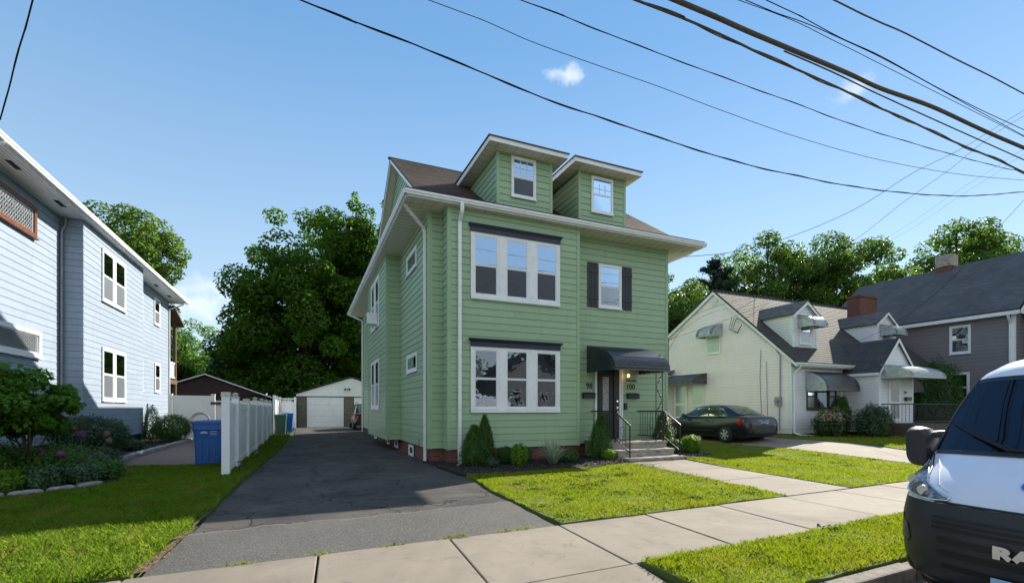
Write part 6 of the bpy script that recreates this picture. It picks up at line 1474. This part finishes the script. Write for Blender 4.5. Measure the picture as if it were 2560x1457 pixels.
for s in (-1, 1):
    for x in (1.75, 2.75): mb = MB(); mb.tube([TS(x, s*.915, .84), TS(x+.05, s*.935, .85), TS(x+.17, s*.935, .85), TS(x+.22, s*.915, .84)], .016, 5); mb.build('door_handle', M['cardark'], CA)
    mb = MB(); mb.tube([TS(3.02, s*.86, 1.0), TS(3.02, s*.97, 1.02)], .03, 6); mb.lathe(TS(3.05, s*1.03, .98), [(.02, 0), (.08, .02), (.09, .09), (.05, .14), (0, .15)], 10); mb.build('wing_mirror', M['cardark'], CA)
mb = MB()
for s in (-1, 1):
    for x in (1.62, 2.68): mb.tube([TS(x-.02, s*.917, .30), TS(x, s*.925, .60), TS(x+.02, s*.895, .95)], .004, 4)
    mb.tube([TS(1.5, s*.924, .46), TS(3.3, s*.924, .46)], .010, 4)
mb.build('door_seam', M['iron'], CA)
mb = MB()
for y in (-.38, .38):
    for x0 in (1.35, 2.35): mb.add([TS(x0+x, y+yy, z) for x, yy, z in ((0, -.2, .7), (0, .2, .7), (.02, .17, 1.15), (.02, -.17, 1.15), (.1, -.2, .7), (.1, .2, .7), (.1, .17, 1.15), (.1, -.17, 1.15))], [(0, 1, 2, 3), (7, 6, 5, 4), (0, 3, 7, 4), (1, 5, 6, 2), (3, 2, 6, 7)])
mb.build('seats', M['interior'], CA)
mb = MB(); mb.tube([TS(-.01, y, .42) for y in (-.62, 0, .62)], .012, 4); mb.build('bumper_line', M['iron'], CA)
# black suv behind the house
def TV(x, y, z): return (3.70+y, 31.2+x, .16+z)
st = [(0, .40, .85, .72), (.05, .35, 1.02, .82), (.2, .32, 1.08, .87), (.8, .30, 1.08, .90), (2.0, .30, 1.06, .90), (3.2, .30, 1.04, .90), (4.0, .32, .98, .87), (4.3, .40, .8, .75)]
cab = [(.06, 1.05, 1.12, .80, .72), (.42, 1.05, 1.66, .82, .66), (.9, 1.05, 1.72, .83, .67), (2.2, 1.05, 1.72, .83, .67), (3.1, 1.03, 1.1, .82, .72)]
CV = car('parked_suv', 'black suv parked behind the green house facing the block garage', 'car', TV, st, cab, (.85, 3.45), .36, 'suv', {'side': [(.6, 1.7, 1.0, 1.7), (1.8, 2.4, 1.8, 2.4)], 'rear': 0, 'front': 3})
for s in (-1, 1):
    mb = MB(); mb.add([TV(.055, s*.62, .72), TV(.055, s*.60, 1.02), TV(.14, s*.85, 1.02), TV(.14, s*.86, .72), TV(.04, s*.63, .74), TV(.02, s*.62, 1.0), TV(.02, s*.84, 1.0), TV(.02, s*.85, .74)], [(4, 5, 6, 7), (0, 1, 5, 4), (1, 2, 6, 5), (2, 3, 7, 6), (3, 0, 4, 7)]); mb.build('tail_light', M['redlens'], CV)
mb = MB(); mb.box(3.42, 3.98, 31.18, 31.24, .98, 1.13); mb.build('licence_plate', M['whitemetal'], CV)
mb = MB()
for s in (-1, 1): mb.tube([TV(.6, s*.58, 1.74), TV(.7, s*.58, 1.80), TV(2.2, s*.58, 1.80), TV(2.3, s*.58, 1.74)], .02, 5)
mb.build('roof_rail', M['iron'], CV)
# ---------------------------------------------------------------- white van
M['vanwhite'] = carpaint('white van paint', (.74, .74, .80), .25, .5); M['vanwhite'].node_tree.nodes['Principled BSDF'].inputs['Metallic'].default_value = 0; M['vanglass'] = glassmat('van windscreen', (.05, .058, .072), .12, (.012, .016, .026), .03, .35)
M['blacktrim'] = plain('satin black plastic bumper', (.020, .022, .027), .42, var=.2, bump=.12, bscale=240)
M['chromer'] = plain('satin chrome', (.7, .72, .76), .28, 1, bump=0)
M['lamp'] = plain('headlamp reflector', (.16, .165, .175), .12, .5, var=.8, scale=26, bump=.5, bscale=30, dirt=((.75, .77, .8), 16, .9))
VX, VY, VZ, VS = 4.75, 1.66, -.12, .91
def TVn(x, y, z): return (VX+VS*x, VY+VS*y, VZ+VS*z)
VR = [(.18, .26, .90, .30, 0), (.03, .34, .96, .36, 0), (.0, .50, 1.0, .40, 0), (-.01, .70, 1.015, .41, 0), (.0, .88, 1.02, .43, 0), (.03, 1.03, 1.015, .46, 0), (.06, 1.10, 1.0, .49, -.05), (.12, 1.17, .985, .50, -.06),
      (.40, 1.32, .955, .36, .02), (.72, 1.44, .985, .14, .03), (.78, 1.48, .975, .12, .03), (1.12, 1.88, .93, .10, .02), (1.45, 2.25, .865, .08, .04), (1.54, 2.33, .855, .08, .07), (1.72, 2.43, .84, .10, .12), (2.2, 2.49, .82, 0, .13), (3.4, 2.52, .83, 0, .13), (5.9, 2.50, .83, 0, .13)]
UC = [0, .15, .3, .45, .58, .70, .80, .88, .94, .98, 1.0]
def vsurf(i, u, off=0.0):
    i = max(0, min(len(VR)-1.0001, i)); a = int(i); k = i-a; A = [VR[a][q]+(VR[a+1][q]-VR[a][q])*k for q in range(5)]
    x, z, w_, sw, dr = A; s = abs(u); y = w_*(1-(1-min(s, 1))**1.35); sg = 1 if u >= 0 else -1
    X = x+sw*s**3.2; Z = z-dr*s**3
    n = Vector((-1, sg*.7*s**3, .15 if i < 7 else .7)).normalized()
    return TVn(X+n.x*off, sg*(y)+n.y*off, Z+n.z*off)
def vrow(i):
    r = [vsurf(i, -u) for u in reversed(UC[1:])]+[vsurf(i, u) for u in UC]
    x, z, w_, sw, dr = VR[i]; xe = x+sw; ws = 1.03 if z < 1.9 else 1.03-(z-1.9)*.30
    L_ = [(xe+.10, (w_+ws)/2+.01, z-dr), (xe+.30, ws, z-dr-.01), (max(5.9, xe+.31), ws, z-dr-.01)]
    return [TVn(a, -b_, c) for a, b_, c in reversed(L_)]+r+[TVn(a, b_, c) for a, b_, c in L_]
VA = thing('delivery_van', 'white delivery van with black bumper parked at the curb, cut by the right frame edge', 'van', (6.5, 1.66, -.12))
mb = MB(); mb.grid([vrow(i) for i in range(0, 6)]); mb.build('bumper', M['blacktrim'], VA)
mb = MB(); mb.grid([vrow(i) for i in range(5, len(VR))])
back = [vrow(i)[0] for i in range(len(VR))]+[vrow(i)[-1] for i in reversed(range(len(VR)))]; mb.add(back, [tuple(range(len(back)))])
mb.build('body', M['vanwhite'], VA)
nn = 14
mb = MB(); rows = []
for k in range(9):
    i = 9.75+k*(11.80-9.75)/8; um = .945 if 0 < k < 8 else .93; rows.append([vsurf(i, um*(2*j/nn-1), .014) for j in range(nn+1)])
mb.grid(rows); mb.build('windscreen', M['vanglass'], VA)
mb = MB(); rows = []
for i in (9.0, 9.4, 9.75): rows.append([vsurf(i, .90*(2*j/nn-1), .010) for j in range(nn+1)])
mb.grid(rows)
for q in range(5): mb.tube([vsurf(9.05+q*.15, .6*(2*j/10-1), .016) for j in range(11)], .006, 4)
mb.build('cowl', M['blacktrim'], VA)
mb = MB(); rows = []
for i, uu in ((11.78, .95), (11.93, .95)): rows.append([vsurf(i, uu*(2*j/nn-1), .012) for j in range(nn+1)])
mb.grid(rows); mb.build('windscreen_seal', M['blacktrim'], VA)
# hood shut line, swage
mb = MB()
mb.tube([vsurf(5.15, u, .004) for u in [x/10 for x in range(-5, 6)]], .010, 4)
mb.tube([vsurf(9-(.6*(1-abs(1-t*2)) if 0 else t*2.3), .93-.20*t-.15*t*t, .004) for t in [x/8 for x in range(9)]], .007, 4)
mb.build('hood_gap', M['iron'], VA)
for s in (-1, 1):
    up_ = [(.40, 5.75), (.46, 6.0), (.56, 6.6), (.70, 7.35), (.80, 7.75), (.90, 8.05), (1.0, 8.4)]; lo_ = [(.40, 5.45), (.52, 5.25), (.66, 5.3), (.80, 5.45), (.92, 5.75), (1.0, 6.3)]
    def ip(T_, u):
        for (a0, b0), (a1, b1) in zip(T_[:-1], T_[1:]):
            if a0 <= u <= a1: return b0+(b1-b0)*(u-a0)/(a1-a0)
        return T_[-1][1]
    us = [.40+.60*k/18 for k in range(19)]
    mb = MB(); mb.grid([[vsurf(ip(lo_, u)+(ip(up_, u)-ip(lo_, u))*q/6, s*u, .014+.012*math.sin(math.pi*q/6)) for u in us] for q in range(7)]); mb.build('headlight', M['lamp'], VA)
    P = [vsurf(ip(up_, u), s*u, .018) for u in us]+[vsurf(ip(lo_, u), s*u, .018) for u in reversed(us)]
    mb = MB(); PP = P+[P[0]]; mb.tube(PP, .009, 5); mb.build('headlight_trim', M['chrome'], VA)
    for i, u, r in ((6.05, .62, .042), (6.7, .84, .042)): mb = MB(); p = Vector(vsurf(i, s*u, .026)); mb.tube([p, p+Vector((-.012, 0, 0))], r, 16); mb.build('headlight_bulb', M['chromer'], VA)
# grille slats and fog recess
M['gloss'] = plain('recess black', (.004, .004, .005), .5)
for (i0, i1, um) in ((3.55, 3.72, .5), (3.82, 3.98, .5), (4.1, 4.26, .5), (2.9, 3.2, .46), (2.35, 2.62, .46), (1.75, 2.0, .44)):
    mb = MB(); rows = [[vsurf(i, um*(2*j/12-1), .008) for j in range(13)] for i in (i0, i1)]; mb.grid(rows); mb.build('grille_slot', M['gloss'], VA)
for s in (-1, 1):
    mb = MB(); P = [vsurf(i, s*u, .008) for i, u in ((4.05, .985), (3.85, .86), (3.3, .74), (2.75, .72), (2.45, .80), (2.6, .95), (3.3, 1.0))]; mb.add(P, [tuple(range(len(P)))]); mb.build('fog_recess', M['gloss'], VA)
    mb = MB(); P = [vsurf(i, s*u, .008) for i, u in ((1.75, .98), (1.55, .84), (1.2, .78), (.95, .84), (1.0, .96))]; mb.add(P, [tuple(range(len(P)))]); mb.build('fog_recess', M['gloss'], VA)
Fv = (Vector(TVn(-.03, 0, 0)), Vector((0, -1, 0)), Vector((-1, 0, 0)))
text_mesh('emblem_lettering', 'RAM', .118, (Fv[0]-Vector((0, 0, 0)), Fv[1], Fv[2]), -.150, .014, VZ+VS*.80, M['chromer'], VA, .012, bold=.008)
for v in C.objects['emblem_lettering'].data.vertices: v.co.y = (v.co.y-.15)*1.55+.15
mb = MB(); p = Vector(vsurf(7.25, -.0, .014)); q = Vector(vsurf(7.75, 0, .014)); c = (p+q)/2; up = (q-p).normalized(); 
mb.add([tuple(c+Vector((0, 1, 0))*.085*math.cos(k*math.pi/12)+up*.085*math.sin(k*math.pi/12)) for k in range(24)], [tuple(range(24))]); M['blue'] = plain('blue sticker', (.02, .16, .42), .3); mb.build('round_sticker', M['blue'], VA)
mb = MB(); a = Vector(TVn(-.045, 0, 0)); mb.box(a.x-.012, a.x, VY-.16, VY+.16, VZ+VS*.36, VZ+VS*.50); pl = mb.build('licence_plate', M['plate'], VA, bevel=.004)
text_mesh('plate_lettering', 'C 12', .10, (a+Vector((-.012, 0, 0)), Vector((0, -1, 0)), Vector((-1, 0, 0))), VY*-1-.13, .003, VZ+VS*.40, M['iron'], VA, .001) if False else None
WLp = Vector((a.x-.012, VY+.0, 0)); text_mesh('plate_lettering', 'C A7', .105, (WLp, Vector((0, -1, 0)), Vector((-1, 0, 0))), -.13, .003, VZ+VS*.385, M['iron'], VA, .001)
for s in (-1, 1):      # mirrors
    mb = MB(); cx_, cy_, cz_ = 1.02, s*1.17, 1.47; rows = []
    for f, dx in ((.80, -.10), (.97, -.05), (1, .03), (.94, .10), (.9, .12)):
        ring = []
        for k in range(20):
            an = k*math.pi/10; cc, s2 = math.cos(an), math.sin(an); ring.append(TVn(cx_+dx, cy_+s*.118*f*math.copysign(abs(cc)**.55, cc), cz_+.215*f*math.copysign(abs(s2)**.5, s2)+.02*cc))
        rows.append(ring)
    mb.grid(rows, 0, True, True); mb.add(rows[0], [tuple(range(20))]); mb.add(rows[-1], [tuple(range(20))])
    mb.tube([TVn(1.12, s*.98, 1.40), TVn(1.06, s*1.10, 1.38)], .045, 8); mb.tube([TVn(1.14, s*.95, 1.62), TVn(1.06, s*1.10, 1.60)], .035, 8)
    mb.build('wing_mirror', M['blacktrim'], VA)
mb = MB(); mb.tube([vsurf(9.85, .10, .03), vsurf(10.0, .30, .045), vsurf(10.35, .60, .04)], [.016, .014, .010], 6); mb.tube([vsurf(9.95, .22, .03), vsurf(10.25, .52, .03), vsurf(10.62, .86, .03)], .008, 5); mb.build('wiper', M['rub'], VA)
mb = MB(); p = Vector(vsurf(13.9, .45, .0)); mb.lathe((p.x, p.y, p.z-.01), [(.07, 0), (.07, .025), (.045, .05), (.0, .055)], 12); mb.build('roof_marker_lamp', M['capm'], VA)
mb = MB(); rows = [[vsurf(i, .90*(2*j/8-1), -.10) for j in range(9)] for i in (9.6, 12.6)]; mb.box(VX+1.0, VX+1.6, VY-.75, VY+.75, VZ+.9, VZ+1.28); mb.box(VX+1.75, VX+1.95, VY-.62, VY-.12, VZ+1.0, VZ+1.95); mb.box(VX+1.75, VX+1.95, VY+.12, VY+.62, VZ+1.0, VZ+1.95); mb.build('interior', M['darkroom'], VA)
mb = MB(); p = Vector(TVn(.98, .62, 1.50)); mb.box(p.x, p.x+.10, p.y-.14, p.y+.04, p.z, p.z+.012); mb.box(p.x+.02, p.x+.08, p.y+.10, p.y+.16, p.z, p.z+.08); mb.build('dashboard_papers', M['blind'], VA)
for s in (-1, 1):
    for wx in (.98, 4.6):
        mb = MB(); y0 = VY+VS*s*.80; xx = VX+VS*wx; rows = [[(xx+r*math.cos(k*math.pi/12), y0+s*q, VZ+.33+r*math.sin(k*math.pi/12)) for k in range(24)] for r, q in ((.18, .215), (.30, .215), (.33, .19), (.33, .0), (.1, .0))]; mb.grid(rows, 0, True, True); wl = mb.build('wheel', M['rub'], VA)
        mb = MB(); mb.add([(xx+.18*math.cos(k*math.pi/12), y0+s*.217, VZ+.33+.18*math.sin(k*math.pi/12)) for k in range(24)], [tuple(range(24))]); mb.build('rim', M['hub'], wl)
# ---------------------------------------------------------------- overhead wires
def PYp(px, py, Y):
    u = (px-1280)/1185; a = math.atan(517/1185); r0 = math.sin(a)+math.cos(a)*u; r1 = math.cos(a)-math.sin(a)*u; t = Y/r1
    return Vector((r0*t, Y, 1.6+(1020-py)/1185*t))
def wire(label, pts, r, Y=None, d=None, name='overhead_wire', twist=None, ext=(1, 1), mt='wire'):
    n = len(pts); P = []
    for i, (px, py) in enumerate(pts):
        P.append(PYp(px, py, Y) if Y else D_(px, py, d[0]+(d[1]-d[0])*i/(n-1)))
    if ext[0]: P.insert(0, P[0]+(P[0]-P[1]).normalized()*8)
    if ext[1]: P.append(P[-1]+(P[-1]-P[-2]).normalized()*8)
    # catmull-rom smoothing
    Q = []
    for i in range(len(P)-1):
        p0, p1, p2, p3 = P[max(i-1, 0)], P[i], P[i+1], P[min(i+2, len(P)-1)]
        for k in range(6):
            t = k/6; Q.append(.5*((2*p1)+(p2-p0)*t+(2*p0-5*p1+4*p2-p3)*t*t+(3*p1-p0-3*p2+p3)*t**3))
    Q.append(P[-1]); mb = MB(); mb.tube(Q, r, 6)
    if twist:
        L = 0; T_ = []
        for i, q in enumerate(Q):
            if i: L += (q-Q[i-1]).length
        m = int(L/.12); seg = [0]
        for i in range(1, len(Q)): seg.append(seg[-1]+(Q[i]-Q[i-1]).length)
        for j in range(m):
            s_ = L*j/m; k = max(0, next((i for i in range(len(seg)) if seg[i] > s_), len(seg)-1)-1); f = (s_-seg[k])/max(seg[k+1]-seg[k], 1e-6); c = Q[k].lerp(Q[k+1], f)
            a = s_*3.2; T_.append(c+Vector((0, math.cos(a), math.sin(a)))*r*1.5)
        mb.tube(T_, r*.5, 5)
    o = mb.build(name, M[mt], origin=tuple(P[len(P)//2])); return tag(o, label, 'wire', 'overhead wires')
wire('twisted wire hanging at the upper left corner toward the blue house', [(82, 0), (66, 62), (42, 140), (24, 215), (0, 300)], .011, d=(7, 8.5), twist=1, ext=(1, 0.0))
wire('lowest long wire crossing the sky over the green house dormers', [(750, 0), (860, 45), (1000, 97), (1120, 147), (1250, 200), (1400, 262), (1500, 293), (1650, 345), (1850, 407), (2000, 441), (2130, 466), (2280, 484), (2420, 490), (2560, 480)], .010, Y=7.0, twist=1)
wire('thin wire second from the left at the top of the sky', [(1070, 0), (1210, 52), (1330, 105), (1500, 166), (1650, 218), (1800, 275), (2000, 345), (2200, 400), (2400, 436), (2560, 451)], .006, Y=7.6)
wire('medium wire third from the left at the top of the sky', [(1300, 0), (1400, 37), (1500, 77), (1650, 135), (1850, 209), (2000, 263), (2150, 318), (2350, 378), (2500, 418), (2560, 430)], .007, Y=6.6, twist=1)
wire('cable running just below the thickest cable bundle', [(1575, -5), (1707, 46), (1815, 93), (1914, 141), (1997, 176), (2101, 222), (2183, 263), (2266, 298), (2370, 348), (2494, 400), (2560, 431)], .0145, Y=4.4, twist=1, mt='cable')
wire('thickest dark cable bundle crossing the upper right sky', [(1664, -10), (1790, 43), (1873, 80), (1997, 132), (2121, 184), (2204, 222), (2328, 266), (2432, 314), (2494, 342), (2560, 370)], .030, Y=4.3, name='cable_bundle', mt='cable')
wire('cable splitting off underneath the thickest bundle at the right', [(1960, 128), (2080, 180), (2188, 232), (2328, 296), (2453, 352), (2560, 400)], .010, Y=4.3, ext=(0, 1), mt='cable')
wire('thin wire right above the thick bundle, lower of a pair', [(1844, 0), (1914, 25), (1997, 58), (2080, 100), (2121, 120), (2200, 160)], .005, Y=4.8)
wire('thin wire right above the thick bundle, upper of a pair', [(1862, 0), (1935, 31), (2018, 60), (2113, 102), (2204, 145), (2330, 213), (2450, 280), (2560, 340)], .006, Y=4.7)
wire('dark single wire left of the short thick cable at the top right', [(1914, 0), (1997, 39), (2101, 95), (2204, 142), (2328, 211), (2450, 274), (2560, 325)], .0065, Y=4.6)
wire('brown cable highest at the top right corner of the sky', [(2084, 0), (2146, 31), (2204, 58), (2266, 85), (2391, 149), (2475, 190), (2560, 235)], .011, Y=4.3, mt='cable')
wire('service wire dropping to the right eave corner of the green house', [(2560, 276), (2480, 325), (2400, 374), (2280, 434), (2150, 516), (2000, 583), (1850, 627), (1700, 643)], .010, d=(24, 17.5), ext=(1, 0))
wire('service wire from the upper right down to the white house gable peak', [(2560, 290), (2494, 330), (2436, 373), (2370, 427), (2266, 500), (2194, 557), (2130, 605), (2000, 685), (1900, 733), (1835, 768)], .010, d=(26, 26.4), ext=(1, 0))
wire('faint service wire, left of the lower right pair', [(2560, 372), (2473, 428), (2390, 480), (2270, 562), (2180, 615)], .006, d=(26, 40), ext=(1, 0))
wire('faint service wire, right of the lower right pair', [(2560, 385), (2480, 440), (2400, 490), (2290, 565), (2190, 622)], .006, d=(26, 42), ext=(1, 0))
wire('wire running down across the grey house roof to the white vestibule', [(2560, 500), (2450, 620), (2350, 725), (2240, 806), (2150, 852)], .007, d=(19, 24), ext=(1, 0))
wire('upper wire crossing the white gable to the green house wall', [(1835, 768), (1790, 778), (1740, 800), (1673, 852)], .008, d=(26, 15.6), ext=(0, 0))
wire('lower wire crossing the white gable to the green house wall', [(1900, 742), (1840, 752), (1765, 775), (1720, 800), (1673, 872)], .008, d=(26.5, 15.4), ext=(0, 0))
wire('wire sloping across the middle of the white gable wall', [(1920, 755), (1850, 785), (1760, 820), (1673, 848)], .008, d=(26, 15.8), ext=(0, 0))
mb = MB()
for k in range(3): mb.tube([Vector((19.85-.05*k, 17.3+.1*k, 6.15)), Vector((19.75, 17.45+.12*k, 5.6)), Vector((19.8, 17.2+.02*k, 5.35)), Vector((19.82, 16.95, 5.75))], .014, 5)
mb.build('wire_loop', M['wire'], WH)

for u in (-1, 1): mb = MB(); mb.tube([vsurf(i, u*.965, .012) for i in (9.6, 10.2, 11, 11.9)], .012, 5); mb.build('pillar_seal', M['blacktrim'], VA)
mb = MB(); mb.tube([vsurf(8.6-q*.32, .80-q*.055, .003) for q in range(8)], .006, 4); mb.build('hood_crease', M['vanwhite'], VA)
mb = MB(); mb.grid([[vsurf(i, .62*(2*j/12-1), .010) for j in range(13)] for i in (.55, .95)]); mb.build('grille_slot', M['gloss'], VA)
